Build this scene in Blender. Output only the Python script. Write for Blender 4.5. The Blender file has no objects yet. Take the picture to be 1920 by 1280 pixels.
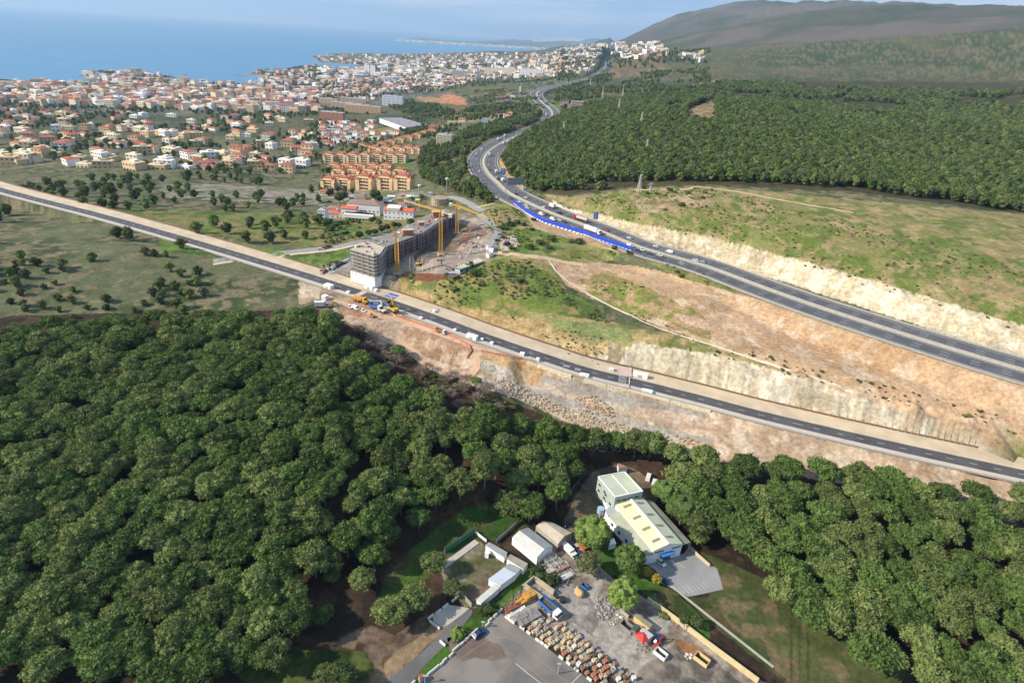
import bpy, bmesh, math, random
import numpy as np
from mathutils import Vector, Matrix
random.seed(7); RNG = np.random.default_rng(11)
R = math.radians
scene = bpy.context.scene
# ------------------------------------------------------------------ camera
H = 175.0; YZ = 6.0; F = 1100.0; PITCH = 27.4; ROLL = 3.75; SEA = -95.0
cam = bpy.data.objects.new('camera', bpy.data.cameras.new('camera'))
scene.collection.objects.link(cam)
cam.data.sensor_fit = 'HORIZONTAL'; cam.data.sensor_width = 36.0
cam.data.lens = F/1920*36.0; cam.data.clip_start = 1.0; cam.data.clip_end = 200000.0
CM = Matrix.Rotation(R(90-PITCH), 3, 'X') @ Matrix.Rotation(R(ROLL), 3, 'Z')
cam.matrix_world = Matrix.Translation((0, 0, H)) @ CM.to_4x4()
scene.camera = cam
# ------------------------------------------------------------------ light
SUN_EL = 34.0; SUN_AZ = -104.0      # azimuth of the sun measured from +Y towards +X
sd = Vector((math.sin(R(SUN_AZ))*math.cos(R(SUN_EL)), math.cos(R(SUN_AZ))*math.cos(R(SUN_EL)), math.sin(R(SUN_EL))))
sl = bpy.data.lights.new('sun', 'SUN'); sl.energy = 5.0; sl.angle = R(0.6); sl.color = (1.0, 0.89, 0.74)
so = bpy.data.objects.new('sun', sl); scene.collection.objects.link(so)
so.rotation_euler = (-sd).to_track_quat('-Z', 'Y').to_euler(); so.location = (-500, 0, 400)
w = bpy.data.worlds.new('World'); scene.world = w; w.use_nodes = True
nt = w.node_tree; nt.nodes.clear()
out = nt.nodes.new('ShaderNodeOutputWorld'); bg = nt.nodes.new('ShaderNodeBackground')
sky = nt.nodes.new('ShaderNodeTexSky'); sky.sky_type = 'NISHITA'; sky.sun_disc = False
sky.sun_elevation = R(SUN_EL); sky.sun_rotation = R(SUN_AZ); sky.altitude = 250
sky.air_density = 1.0; sky.dust_density = 0.3; sky.ozone_density = 2.5
# thin streaky cloud cover laid out by direction
tc = nt.nodes.new('ShaderNodeTexCoord'); mp = nt.nodes.new('ShaderNodeMapping')
mp.inputs['Scale'].default_value = (1.6, 1.6, 22.0); mp.inputs['Rotation'].default_value = (R(3), R(-2), 0)
nz = nt.nodes.new('ShaderNodeTexNoise'); nz.inputs['Scale'].default_value = 2.2; nz.inputs['Detail'].default_value = 6; nz.inputs['Roughness'].default_value = 0.55
cr = nt.nodes.new('ShaderNodeValToRGB'); cr.color_ramp.elements[0].position = 0.43; cr.color_ramp.elements[1].position = 0.62
cr.color_ramp.elements[0].color = (0.0, 0.0, 0.0, 1); cr.color_ramp.elements[1].color = (0.95, 0.95, 0.95, 1)
mx = nt.nodes.new('ShaderNodeMix'); mx.data_type = 'RGBA'
L = nt.links.new
L(tc.outputs['Generated'], mp.inputs['Vector']); L(mp.outputs[0], nz.inputs['Vector']); L(nz.outputs['Fac'], cr.inputs[0])
mh = nt.nodes.new('ShaderNodeMix'); mh.data_type = 'RGBA'; mh.inputs[0].default_value = 0.85; mh.inputs[7].default_value = (1.75, 3.0, 4.9, 1)
L(sky.outputs[0], mh.inputs[6]); L(cr.outputs[0], mx.inputs[0]); L(mh.outputs[2], mx.inputs[6]); mx.inputs[7].default_value = (4.1, 4.7, 5.7, 1)
L(mx.outputs[2], bg.inputs[0]); bg.inputs[1].default_value = 0.105; L(bg.outputs[0], out.inputs[0])
scene.view_settings.view_transform = 'Standard'; scene.view_settings.look = 'None'
scene.view_settings.exposure = 0.68; scene.view_settings.gamma = 1.0
scene.render.resolution_x = 1024; scene.render.resolution_y = 682
scene.render.engine = 'CYCLES'
scene.cycles.volume_step_rate = 4.0; scene.cycles.max_bounces = 5; scene.cycles.transparent_max_bounces = 6
# ------------------------------------------------------------------ pixel / ground mathematics
def raydir(u, v):
    d = CM @ Vector(((u-960)/F, -(v-640)/F, -1.0)); return d
def PZ(u, v, z):
    d = raydir(u, v); t = (z-H)/d.z
    return Vector((d.x*t, d.y*t, z))
def PR(u, v, r):
    d = raydir(u, v); t = r/math.hypot(d.x, d.y)
    return Vector((d.x*t, d.y*t, H+d.z*t))
CMI = np.array(CM.transposed())
def project(x, y, z):
    p = np.tensordot(CMI, np.stack([x, y, z-H]), 1); zz = np.minimum(p[2], -1e-3)
    return 960 + F*p[0]/(-zz), 640 - F*p[1]/(-zz)
def inpoly(u, v, poly):
    u = np.asarray(u, float); v = np.asarray(v, float); c = np.zeros(u.shape, bool); n = len(poly); j = n-1
    for i in range(n):
        x0, y0 = poly[i]; x1, y1 = poly[j]
        m = ((y0 > v) != (y1 > v)) & (u < (x1-x0)*(v-y0)/((y1-y0) or 1e-9)+x0)
        c ^= m; j = i
    return c
def vnoise(x, y, seed=0):
    xi = np.floor(x); yi = np.floor(y); fx = x-xi; fy = y-yi; fx = fx*fx*(3-2*fx); fy = fy*fy*(3-2*fy)
    def h(a, b):
        n = np.sin(a*127.1+b*311.7+seed*74.7)*43758.5453; return n-np.floor(n)
    return (h(xi, yi)*(1-fx)+h(xi+1, yi)*fx)*(1-fy)+(h(xi, yi+1)*(1-fx)+h(xi+1, yi+1)*fx)*fy
def fbm(x, y, s, o=4, seed=0):
    a = 0.5; t = 0; n = 0
    for i in range(o):
        t = t+a*vnoise(x/s, y/s, seed+i); n += a; a *= 0.55; s *= 0.48
    return t/n
# ------------------------------------------------------------------ terrain control
def poly_samples(pts, step=14.0):
    ws = [PZ(*p) for p in pts]; o = []
    for a, b in zip(ws[:-1], ws[1:]):
        n = max(1, int((b-a).length/step))
        for i in range(n): o.append(a.lerp(b, i/n))
    o.append(ws[-1]); return o
C = []
for y in (-300, 0, 60, 110, 140):
    for x in (-600, -300, -100, 0, 100, 300, 600): C.append((x, y, YZ))
for u, v, z in [(300,1100,6),(600,1100,6),(800,1000,7),(1000,1000,6),(1200,1000,6),(1320,1000,6),(1600,1000,7),(1900,1000,9),(100,900,14),(400,900,13),
    (620,580,29.4),(700,605,28.5),(640,565,30),(-100,520,34),(300,560,31)]: C.append(tuple(PZ(u, v, z)))
def tdep(u, v):
    d = raydir(u, v); return -d.z/math.hypot(d.x, d.y)
def chain(u, v0, z0, l):
    """profile through one picture column: next point lies at slope s from the previous one"""
    p = ((H-z0)/tdep(u, v0), z0); C.append(tuple(PZ(u, v0, z0)))
    for v, s in l:
        t = tdep(u, v)
        z = p[1] if s == 0 else (H/t-p[0]+p[1]/s)/(1/s+1/t)
        p = ((H-z)/t, z); C.append(tuple(PZ(u, v, z)))
def chains(ka, kb, n):
    (ua, va, za, la), (ub, vb, zb, lb) = ka, kb
    for i in range(n):
        t = i/n; chain(ua+(ub-ua)*t, va+(vb-va)*t, za+(zb-za)*t, [(a[0]+(b[0]-a[0])*t, a[1]+(b[1]-a[1])*t) for a, b in zip(la, lb)])
DOWN = [(300,471,34,[(520,.05),(600,.1),(750,.1),(850,.1),(950,.08)]),
    (620,540,31,[(580,.05),(640,.1),(750,.1),(850,.1),(950,.08)]),
    (760,587,30,[(597,.05),(640,.45),(750,.1),(850,.1),(950,.08)]),
    (830,612,29,[(627,.08),(665,.45),(740,.15),(840,.1),(930,.06)]),
    (900,638,28,[(658,.08),(690,.35),(765,.1),(820,.1),(900,.05)]),
    (960,660,27,[(680,.2),(712,.6),(740,.15),(790,.2),(880,.08)]),
    (1000,675,26,[(690,1.6),(712,.5),(740,.3),(765,.35),(850,.08)]),
    (1100,705,23,[(717,3),(744,.3),(795,.4),(815,.3),(880,.06)]),
    (1200,730,21,[(743,3),(775,.25),(810,.4),(830,.35),(890,.08)]),
    (1320,760,20,[(775,3),(798,.2),(820,.35),(845,.4),(900,.06)]),
    (1700,852,20,[(870,.9),(893,.2),(915,.35),(935,.4),(960,.1)]),
    (2100,940,20,[(955,.9),(975,.2),(995,.35),(1015,.4),(1030,.1)])]
for (a, b), n_ in zip(zip(DOWN[:-1], DOWN[1:]), (8, 6, 4, 4, 4, 3, 6, 6, 6, 8, 8)): chains(a, b, n_)
UP = [(735,555,30,[(512,.55),(480,.05)]), (800,574,29.5,[(515,.5),(482,.15)]), (900,611,28,[(535,.5),(500,.2)]), (1000,643,26,[(578,.5),(500,.15)]), (1060,663,24.5,[(603,.6),(540,.15)]),
    (1100,677,23,[(635,.75),(560,.15)]), (1150,691,22,[(645,.9),(560,.14)]), (1200,703,21,[(650,1.1),(590,.13)]), (1320,735,20,[(668,1.15),(620,.12)]), (1700,827,20,[(760,1.1),(700,.12)]), (2100,914,20,[(850,1.1),(780,.12)])]
for (a, b), n_ in zip(zip(UP[:-1], UP[1:]), (4, 6, 6, 3, 3, 3, 3, 6, 10, 10)): chains(a, b, n_)
for u, v, z in [(1100,500,42),(1200,545,43),(1320,560,42),(950,460,48),(1050,450,47),(930,400,50),(1000,412,49.5)]: C.append(tuple(PZ(u, v, z)))
ROAD = [(-200,296,36),(0,356,35),(200,408,34),(400,465,33),(560,513,31.5),(600,525.5,31.2),(640,538.5,31),(700,557.5,30.5),(743,571.5,30),(800,591.5,29.5),(846,608.5,28.8),(886,624,28.2),(960,650,27),(1020,670,25.5),(1080,690,24),(1140,706,22.5),(1205,721,21),(1260,735,20.5),(1320,750,20),(1450,784,20),(1700,842,20),(2100,929,20)]
MED = [(2300,800,47),(1900,690,46),(1600,598,45.5),(1450,547,45.5),(1320,499,45.5),(1205,466,46.5),(1130,436,47.2),(1080,417.5,48),(1036.8,401.6,49),(987.5,379.7,50),(951.4,361,49),(932.5,343.7,47),(915,326,44.5),(906,310,42.5),(907,297.5,40.5),(915,285,39),(935,271,37),(960,258.5,35.5),(990,246.5,34),(1018,235,33),
    (1031,225,32.5),(1035,215,32),(1031,205,32),(1015,191,32),(1007,181,32.5),(1009,172,33.5),(1027,165,35),(1052,160,38),(1092,151,44),(1117,141,50),(1130,132,56),(1135,122.5,63),(1136,112,72),(1144,106,78)]
# cutting above the motorway
CUT = [(1045,392,50,[(381,.6),(374,.2)]), (1100,410,48,[(397,.6),(370,.2)]), (1200,446,46.5,[(418,.65),(360,.2)]), (1320,483,45.5,[(445,.65),(350,.16)]), (1600,577,45.5,[(520,.65),(400,.16)]), (2000,690,46,[(630,.65),(470,.16)])]
for (a, b), n_ in zip(zip(CUT[:-1], CUT[1:]), (4, 6, 8, 10, 10)): chains(a, b, n_)
for u, v, z in [(960,320,48),(1000,330,54),(1100,322,61),(1200,320,68),(1320,310,76),(980,290,45),(1100,270,58),(1200,260,67),(1320,250,84),
    (1080,215,48),(1200,205,70),(1280,215,86),(1320,190,96),
    (650,455,37),(600,430,34),(300,420,32),(0,400,28),(690,520,34.5),(640,480,36),(780,505,39),(860,470,41),(900,440,46),(820,430,38),(700,380,20),(650,390,18),(750,400,28),(300,350,10),(0,300,-10),
    (830,380,34),(880,365,41),(930,372,48),(650,345,-2),(750,335,3),(820,310,16),(870,285,29),(880,250,27),(940,240,31),(700,260,-15),(650,240,-28),(300,240,-35),(0,220,-50),(620,200,-50),(740,200,-45),(830,190,-28),(900,190,-2),(960,190,24),
    (1060,195,36),(1100,190,46),(700,160,-65),(620,155,-70),(300,150,-78),(850,155,-50),(950,150,-20),(1040,148,20)]: C.append(tuple(PZ(u, v, z)))
for u, v, r in [(600,125,5200),(700,125,5200),(800,122,5000),(900,118,4800),(1000,118,4200),(300,118,5600),(0,105,6000),(480,104,5900),(540,106,5900),(600,107,5900),(640,107,5900),(630,112,5600),(570,110,5600),(680,107,6000),(730,107,6100),(790,106,6300),(850,103,6600),(930,99,6500),(930,104,5600),(960,103,8000),
    (1060,105,4200),(1100,95,6500),(1040,92,9000),(1140,84,8000),(1170,77,9500),(1240,80,5200),(1200,100,4000),(1150,108,3600),(1200,112,3000),(1150,135,2500),(1200,150,2100),(1250,150,2000),(1300,120,2500),(1260,100,3600),
    (1320,95,3300),(1320,60,4300),(1280,72,4300),(1250,84,4300),(1400,40,4300),(1600,20,4300),(1900,20,4300),(1500,120,2500),(1900,150,2300),(1320,130,2200),(1500,200,1500),(1900,230,1500),(1320,160,1850),(1600,300,760),(1900,380,700),(1900,300,950)]: C.append(tuple(PR(u, v, r)))
# mountain behind
for u, v in [(1175,74),(1210,54),(1240,34),(1260,22),(1275,18),(1297,15),(1320,6),(1380,2),(1460,-4),(1560,2),(1700,14),(1900,30),(2100,50)]: C.append(tuple(PR(u, v, 7600)))
for u, v in [(1190,90),(1240,72),(1320,50)]: C.append(tuple(PR(u, v, 6200)))
for az, r, z in [(-60,400,20),(-60,1000,-20),(-60,3000,-85),(-50,9000,-140),(-35,9500,-140),(-24,9800,-135),(-17,9500,-130),(-12,9300,-125),(-7,10500,-120),(-3,12500,-70),(0,12500,-60),(5,12000,-50),(-44,7800,-115),(-30,12500,-150),(-10,12500,-150),(60,400,40),(60,1000,160),(60,3000,500),(30,12000,300),(50,12000,300),(15,12000,100)]:
    C.append((r*math.sin(R(az)), r*math.cos(R(az)), z))
C = np.array(C, float)
# drop near duplicates
keep = []
for i, c in enumerate(C):
    if all((c[0]-C[j][0])**2+(c[1]-C[j][1])**2 > 4.0 for j in keep): keep.append(i)
C = C[keep]
def ker(d2, r0): return np.sqrt(d2+9.0)
D2 = (C[:, None, 0]-C[None, :, 0])**2+(C[:, None, 1]-C[None, :, 1])**2
n = len(C); A = np.zeros((n+1, n+1)); A[:n, :n] = ker(D2, 0); A[:n, n] = 1; A[n, :n] = 1
A[:n, :n] -= np.eye(n)*0.6
W = np.linalg.solve(A, np.append(C[:, 2], 0))
def rbf(x, y):
    o = np.zeros(x.size); xf = x.ravel(); yf = y.ravel()
    for s in range(0, x.size, 20000):
        d = np.sqrt((xf[s:s+20000, None]-C[None, :, 0])**2+(yf[s:s+20000, None]-C[None, :, 1])**2+9.0)
        o[s:s+20000] = d@W[:n]+W[n]
    return o.reshape(x.shape)
deps = np.concatenate([np.linspace(80, 60, 30)[:-1], np.linspace(60, 30, 330)[:-1], np.linspace(30, 0.95, 400)])
RR = 200/np.tan(np.radians(deps))
TH = np.radians(np.concatenate([np.linspace(-80, -44, 14)[:-1], np.linspace(-44, -21, 170)[:-1], np.linspace(-21, 21, 470)[:-1], np.linspace(21, 44, 170)[:-1], np.linspace(44, 80, 14)]))
RR2 = RR[::3]; RR2 = np.append(RR2, RR[-1]) if RR2[-1] != RR[-1] else RR2
TH2 = TH[::3]; TH2 = np.append(TH2, TH[-1]) if TH2[-1] != TH[-1] else TH2
t2, r2 = np.meshgrid(TH2, RR2)
Z2 = rbf(r2*np.sin(t2), r2*np.cos(t2))
def bil(Z, ths, rs, t, r):
    j = np.clip(np.searchsorted(ths, t)-1, 0, len(ths)-2); i = np.clip(np.searchsorted(rs, r)-1, 0, len(rs)-2)
    ft = np.clip((t-ths[j])/(ths[j+1]-ths[j]), 0, 1); fr = np.clip((r-rs[i])/(rs[i+1]-rs[i]), 0, 1)
    return (Z[i, j]*(1-ft)+Z[i, j+1]*ft)*(1-fr)+(Z[i+1, j]*(1-ft)+Z[i+1, j+1]*ft)*fr
TT, RG = np.meshgrid(TH, RR)
X = RG*np.sin(TT); Y = RG*np.cos(TT)
Z = bil(Z2, TH2, RR2, TT, RG)
U0, V0 = project(X, Y, Z)
def pmask(poly, jit=3.0, seed=3, sc=None):
    if sc is None:
        ju = (fbm(U0, V0*1.6, 16, 3, seed)-0.5)*2*jit; jv = (fbm(U0, V0*1.6, 16, 3, seed+9)-0.5)*2*jit*0.6
    return inpoly(U0+ju, V0+jv, poly)
# rock and rough relief
CLIFF = [[(700,512),(745,512),(752,545),(770,570),(750,566),(700,548)],
    [(1040,660),(1100,650),(1150,655),(1200,642),(1320,655),(1600,730),(1900,800),(1900,860),(1600,810),(1320,733),(1200,702),(1100,674)],
    [(1035,372),(1070,393),(1120,402),(1200,418),(1320,440),(1500,490),(1900,610),(1900,680),(1500,540),(1320,483),(1200,446),(1100,412),(1045,393)],
    [(935,305),(945,318),(965,340),(985,352),(972,356),(945,335),(930,312)],
    [(885,668),(960,678),(1000,700),(1320,780),(1320,845),(1180,815),(1100,780),(1000,740),(930,710),(895,695)]]
dz = (fbm(X, Y, 60, 3, 1)-0.5)*3.0
far = np.clip((RG-1500)/2500, 0, 1); far = far*(1-0.75*np.clip((RG-6000)/1500, 0, 1)); dz += far*((fbm(X, Y, 700, 5, 5)-0.5)*80+(fbm(X, Y, 180, 3, 15)-0.5)*24)
mtn = np.clip((Z-230)/200, 0, 1)*np.clip((RG-3500)/1500, 0, 1); dz += mtn*(np.abs(fbm(X, Y, 900, 5, 8)-0.5)*-200+24)
for k, pl in enumerate(CLIFF):
    m = pmask(pl, 2).astype(float)
    m = m*(0.25 if k == 4 else 1.0); dz += m*((fbm(X, Y, 11, 4, 20+k)-0.5)*6.5+(0.5-np.abs(fbm(X+Y*0.4, Y*0.2, 9, 3, 40+k)-0.5)*2)*1.2)
rough = ((V0 > 380) & (V0 < 880) & (RG > 190)).astype(float); dz += rough*(fbm(X, Y, 12, 4, 12)-0.5)*1.6
Z = Z+dz
Z = np.maximum(Z, -160)
# flat yards
FLAT = [(560,1010),(700,1020),(860,960),(960,930),(1060,950),(1090,880),(1180,850),(1320,900),(1500,960),(1500,1400),(500,1400)]
fm = np.zeros(X.shape); sel = (RG < 330)
for k_ in range(16):
    a_ = k_*math.pi/8
    fm[sel] += inpoly(U0[sel]+22*math.cos(a_)*(1+k_ % 2), V0[sel]+16*math.sin(a_)*(1+k_ % 2), FLAT)
fm = np.clip((fm/16-0.25)/0.5, 0, 1); fm[RG < 110] = 1
Z = Z*(1-fm)+YZ*fm
# roads are levelled into the ground
def resample(ws, step=6.0):
    o = [ws[0].copy()]; out = []
    # Catmull-Rom
    n = len(ws)
    for i in range(n-1):
        p0 = ws[max(i-1, 0)]; p1 = ws[i]; p2 = ws[i+1]; p3 = ws[min(i+2, n-1)]
        m = max(2, int((p2-p1).length/step))
        for k in range(m):
            t = k/m
            out.append(0.5*((2*p1)+(p2-p0)*t+(2*p0-5*p1+4*p2-p3)*t*t+(3*p1-p0-3*p2+p3)*t*t*t))
    out.append(ws[-1].copy()); return out
ROADW = resample([PZ(*p) for p in ROAD], 5)
MEDW = resample([PZ(*p) for p in MED], 8)
def flatten(path, hw, fade, drop=0.25):
    global Z
    P = np.array([tuple(p) for p in path]); best = np.full(X.shape, 1e9); zz = np.zeros(X.shape)
    lo = P.min(0)-hw-fade; hi = P.max(0)+hw+fade
    m = (X > lo[0]) & (X < hi[0]) & (Y > lo[1]) & (Y < hi[1]); xs = X[m]; ys = Y[m]
    b = np.full(xs.shape, 1e9); q = np.zeros(xs.shape)
    for i in range(len(P)-1):
        a = P[i]; c = P[i+1]; ab = c-a; l2 = ab[0]**2+ab[1]**2
        t = np.clip(((xs-a[0])*ab[0]+(ys-a[1])*ab[1])/l2, 0, 1)
        d = np.hypot(xs-a[0]-ab[0]*t, ys-a[1]-ab[1]*t); s = d < b
        b = np.where(s, d, b); q = np.where(s, a[2]+ab[2]*t, q)
    k = np.clip((b-hw)/fade, 0, 1); k = k*k*(3-2*k)
    Z[m] = Z[m]*k+(q-drop)*(1-k)
flatten(MEDW, 19, 14, 0.35)
def offset_path(path, o):
    out = []
    for i, p in enumerate(path):
        d = path[min(i+1, len(path)-1)]-path[max(i-1, 0)]; d.z = 0; d.normalize(); out.append(p+Vector((d.y, -d.x, 0))*o)
    return out
flatten(offset_path(ROADW, -3.5), 11.7, 1.0)
def hgt(x, y):
    return float(bil(Z, TH, RR, np.array(math.atan2(x, y)), np.array(math.hypot(x, y))))
def G(u, v, zoff=0.0):
    d = raydir(u, v); t = math.atan2(d.x, d.y); s = d.z/math.hypot(d.x, d.y)
    j = min(max(int(np.searchsorted(TH, t))-1, 0), len(TH)-2); ft = (t-TH[j])/(TH[j+1]-TH[j])
    col = Z[:, j]*(1-ft)+Z[:, j+1]*ft+zoff; dd = H+s*RR-col
    idx = np.nonzero(dd <= 0)[0]
    if len(idx) == 0 or idx[0] == 0:
        r = RR[-1]*0.9 if len(idx) == 0 else RR[0]
    else:
        k = idx[0]; f = dd[k-1]/(dd[k-1]-dd[k]); r = RR[k-1]+(RR[k]-RR[k-1])*f
    return Vector((r*math.sin(t), r*math.cos(t), H+s*r-zoff))
def ppm(p):
    q = CMI @ np.array([p[0], p[1], p[2]-H]); return F/max(1.0, -q[2])
# ------------------------------------------------------------------ land cover (real ground colours, mixed by noise)
def lin(c): 
    c = np.array(c, float)/255.0
    return np.where(c <= 0.04045, c/12.92, ((c+0.055)/1.055)**2.4)
KALB = 0.70
def base(c): return lin(c)*KALB
Z = np.maximum(Z, -160)
U1, V1 = project(X, Y, Z)
COL = np.zeros(X.shape+(3,))
n1 = fbm(X, Y, 14, 4, 31); n2 = fbm(X, Y, 45, 4, 32); n3 = fbm(X, Y, 5, 3, 33); n4 = fbm(X, Y, 300, 5, 34)
def sm(x, a, b):
    t = np.clip((x-a)/(b-a), 0, 1); return t*t*(3-2*t)
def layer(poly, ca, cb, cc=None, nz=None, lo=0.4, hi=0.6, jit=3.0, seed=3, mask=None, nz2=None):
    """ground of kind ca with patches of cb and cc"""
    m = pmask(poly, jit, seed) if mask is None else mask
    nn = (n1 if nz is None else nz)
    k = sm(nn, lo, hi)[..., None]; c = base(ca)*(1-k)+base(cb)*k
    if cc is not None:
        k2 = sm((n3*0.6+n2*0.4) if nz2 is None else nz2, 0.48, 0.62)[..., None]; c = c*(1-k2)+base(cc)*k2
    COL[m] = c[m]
BIG = [(-9000,-9000),(9000,-9000),(9000,9000),(-9000,9000)]
ALL = np.ones(X.shape, bool)
U0, V0 = U1, V1
layer(None, (104,108,78), (70,84,54), (128,118,92), mask=ALL, nz=n2)
# distant land: dark scrub and dry earth
layer(None, (66,80,56), (88,92,66), (112,104,80), mask=(RG > 1300), nz=n4, lo=0.35, hi=0.65)
layer([(600,100),(1060,100),(1060,160),(960,190),(600,210),(-300,230),(-300,90)], (96,94,78), (70,84,60), (130,122,105), nz=n4)
# mountain
layer(None, (94,92,84), (76,84,68), (106,100,92), mask=(RG > 3200) & (Z > 150), nz=n4, lo=0.3, hi=0.7, nz2=fbm(X, Y, 500, 4, 90)*0.8+0.1)
# near forest floor
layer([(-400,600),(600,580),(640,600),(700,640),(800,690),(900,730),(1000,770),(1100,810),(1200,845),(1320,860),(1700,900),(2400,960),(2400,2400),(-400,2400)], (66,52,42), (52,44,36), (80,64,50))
layer([(620,1215),(690,1222),(712,1245),(695,1275),(640,1300),(500,1310),(400,1230)], (64,84,36), (88,96,52), (50,66,30))
layer([(690,1170),(740,1190),(800,1150),(835,1165),(800,1210),(760,1250),(715,1290),(680,1290),(705,1255),(690,1225),(620,1205)], (96,78,62), (70,54,44), (120,104,88))
layer([(540,1280),(680,1280),(700,1262),(740,1225),(790,1190),(820,1160),(840,1150),(850,1165),(770,1240),(720,1295),(540,1400)], (150,128,100), (120,98,76), jit=2)
layer([(705,1135),(722,1085),(765,1035),(815,995),(865,955),(900,945),(955,945),(995,985),(925,1012),(880,1018),(828,1058),(800,1085),(760,1118)], (70,104,42), (56,86,36), (84,84,52), jit=4)
layer([(820,1058),(895,1010),(935,1045),(985,1060),(925,1100),(893,1140),(868,1135),(835,1095)], (118,108,88), (92,96,62), (142,132,112), jit=3)
layer([(860,1115),(905,1085),(935,1065),(925,1090),(885,1140),(862,1128)], (124,108,88), (108,92,74), jit=2)
# slope cleared ground near the industrial hall
layer([(1055,985),(1075,935),(1110,885),(1160,868),(1200,885),(1225,905),(1240,930),(1215,950),(1140,960),(1150,1010),(1100,1045),(1050,1020)], (118,104,88), (100,90,78), (134,118,100), jit=3)
layer([(1185,890),(1225,893),(1262,915),(1250,935),(1215,928)], (124,106,84), (96,82,66), jit=2)
# lawn
layer([(1118,1035),(1145,1012),(1172,1050),(1215,1062),(1240,1098),(1262,1106),(1330,1170),(1330,1215),(1290,1178),(1225,1125),(1185,1092),(1135,1070)], (70,104,38), (56,88,32), (82,112,48), jit=2)
layer([(1215,1100),(1262,1106),(1300,1150),(1290,1165),(1240,1130)], (74,80,44), (60,72,36), (96,86,56), jit=4, seed=12)
layer([(1330,1120),(1290,1118),(1322,1160),(1500,1300),(1500,1150)], (74,92,44), (62,72,40), (90,80,56))
layer([(1280,1020),(1330,1040),(1500,1110),(1700,1250),(1700,1400),(1500,1300),(1330,1130),(1325,1065),(1300,1045)], (92,98,58), (74,84,48), (116,104,76), jit=4)
# scrap yard
YARD = [(940,1148),(985,1092),(1010,1060),(1035,1020),(1070,1012),(1120,1058),(1150,1085),(1215,1125),(1330,1215),(1600,1380),(1600,1600),(1280,1600),(1180,1290)]
layer(YARD, (150,140,126), (128,116,102), (168,162,152), jit=1.5, nz=n2)
layer([(985,1092),(1020,1062),(1100,1110),(1130,1150),(1110,1190),(1060,1160),(1000,1120)], (178,172,164), (150,144,138), (128,122,116), jit=5, seed=17)
layer([(1200,1250),(1290,1190),(1400,1290),(1400,1400),(1150,1400)], (112,104,96), (96,90,86), (140,130,116), jit=5, seed=18)
layer([(1260,1195),(1300,1205),(1330,1225),(1330,1250),(1285,1225)], (140,98,66), (160,122,90), jit=4)
# verge between lane and yard
layer([(1012,1064),(1000,1085),(942,1148),(920,1165),(862,1220),(770,1300),(700,1310),(770,1250),(838,1195),(880,1160),(898,1138),(930,1122),(985,1068)], (72,104,38), (92,112,56), (58,84,34), jit=2)
# left middle: earthworks
EW = [(560,572),(600,560),(622,585),(655,605),(690,625),(720,640),(760,658),(800,690),(850,712),(900,728),(935,735),(1000,760),(1060,790),(1130,815),(1200,845),(1330,862),(1700,930),(2400,1050),(2400,960),(1700,835),(1330,757),(1200,722),(1080,688),(960,646),(880,622),(800,596),(690,565),(640,549),(600,532),(560,520)]
layer(EW, (192,170,146), (174,150,124), (204,186,164))
layer([(1080,748),(1120,735),(1330,770),(1330,800),(1250,792),(1130,770)], (200,182,160), (190,166,144), (208,196,178), seed=22)
layer([(745,600),(800,622),(860,640),(885,655),(860,690),(800,670),(755,650),(700,625),(710,605)], (166,136,110), (146,114,90), (188,164,140), seed=23)
layer([(600,530),(640,552),(690,566),(740,590),(735,600),(690,600),(640,600),(600,575)], (184,148,122), (194,168,142), (170,130,106), seed=24)
layer([(600,545),(650,560),(640,580),(600,600)], (168,158,136), (150,130,110), (120,118,86), seed=25)
GR = [(905,712),(935,710),(985,722),(1080,750),(1160,778),(1240,800),(1330,822),(1330,830),(1220,815),(1150,795),(1060,765),(1000,745),(930,722)]
layer(GR, (186,176,162), (168,160,148), jit=2)
layer([(1000,706),(1080,712),(1180,742),(1330,772),(1330,785),(1240,768),(1120,752),(1060,735)], (176,170,158), (160,150,138), jit=2)
layer([(888,668),(930,680),(952,694),(950,716),(925,705),(900,690)], (184,176,160), (150,140,124), (200,192,178), nz=n3, jit=2)
layer([(950,690),(975,695),(985,720),(962,718)], (186,178,160), (168,142,104), nz=n3, jit=2)
layer([(985,683),(1005,686),(1020,696),(1016,712),(1000,722),(988,712),(975,698)], (190,156,112), (180,146,104), (196,168,128), jit=7)
layer([(905,655),(960,668),(1010,688),(1005,700),(950,690),(900,672)], (176,142,100), (150,124,84), (190,160,120), nz=n3)
# slope above the new road: dry golden grass and scrub
layer([(705,512),(760,510),(900,480),(1030,485),(1070,560),(1130,600),(1330,640),(1700,720),(2400,860),(2400,960),(1700,815),(1330,738),(1200,706),(1100,680),(1000,643),(900,607),(760,562),(700,545)], (152,142,98), (118,124,72), (176,152,106), nz=n1, lo=0.42, hi=0.56)
layer([(755,540),(800,545),(830,575),(900,580),(1000,600),(1060,640),(1150,650),(1140,690),(1050,662),(960,630),(860,598),(770,568)], (182,156,110), (152,132,90), (192,170,126), nz=n3, lo=0.4, hi=0.6)
layer([(820,520),(900,495),(960,480),(1020,492),(1060,545),(1130,580),(1120,600),(1040,590),(960,580),(860,575),(820,560)], (112,128,62), (148,138,86), (92,108,54), nz=n1, lo=0.40, hi=0.55, jit=5)
layer([(1020,600),(1110,605),(1180,620),(1190,640),(1130,640),(1060,620)], (128,140,86), (160,150,118), (110,124,72), nz=n3, jit=3)
layer([(1050,652),(1090,668),(1120,672),(1160,660),(1200,640),(1240,650),(1330,662),(1600,730),(1900,800),(1900,868),(1600,806),(1330,735),(1200,703),(1150,690),(1100,679),(1060,668)], (212,200,174), (184,168,138), (224,216,196), nz=n3, lo=0.38, hi=0.6, jit=4)
layer([(1140,640),(1175,655),(1160,690),(1135,685)], (176,162,132), (160,144,112), nz=n3, jit=3)
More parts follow.
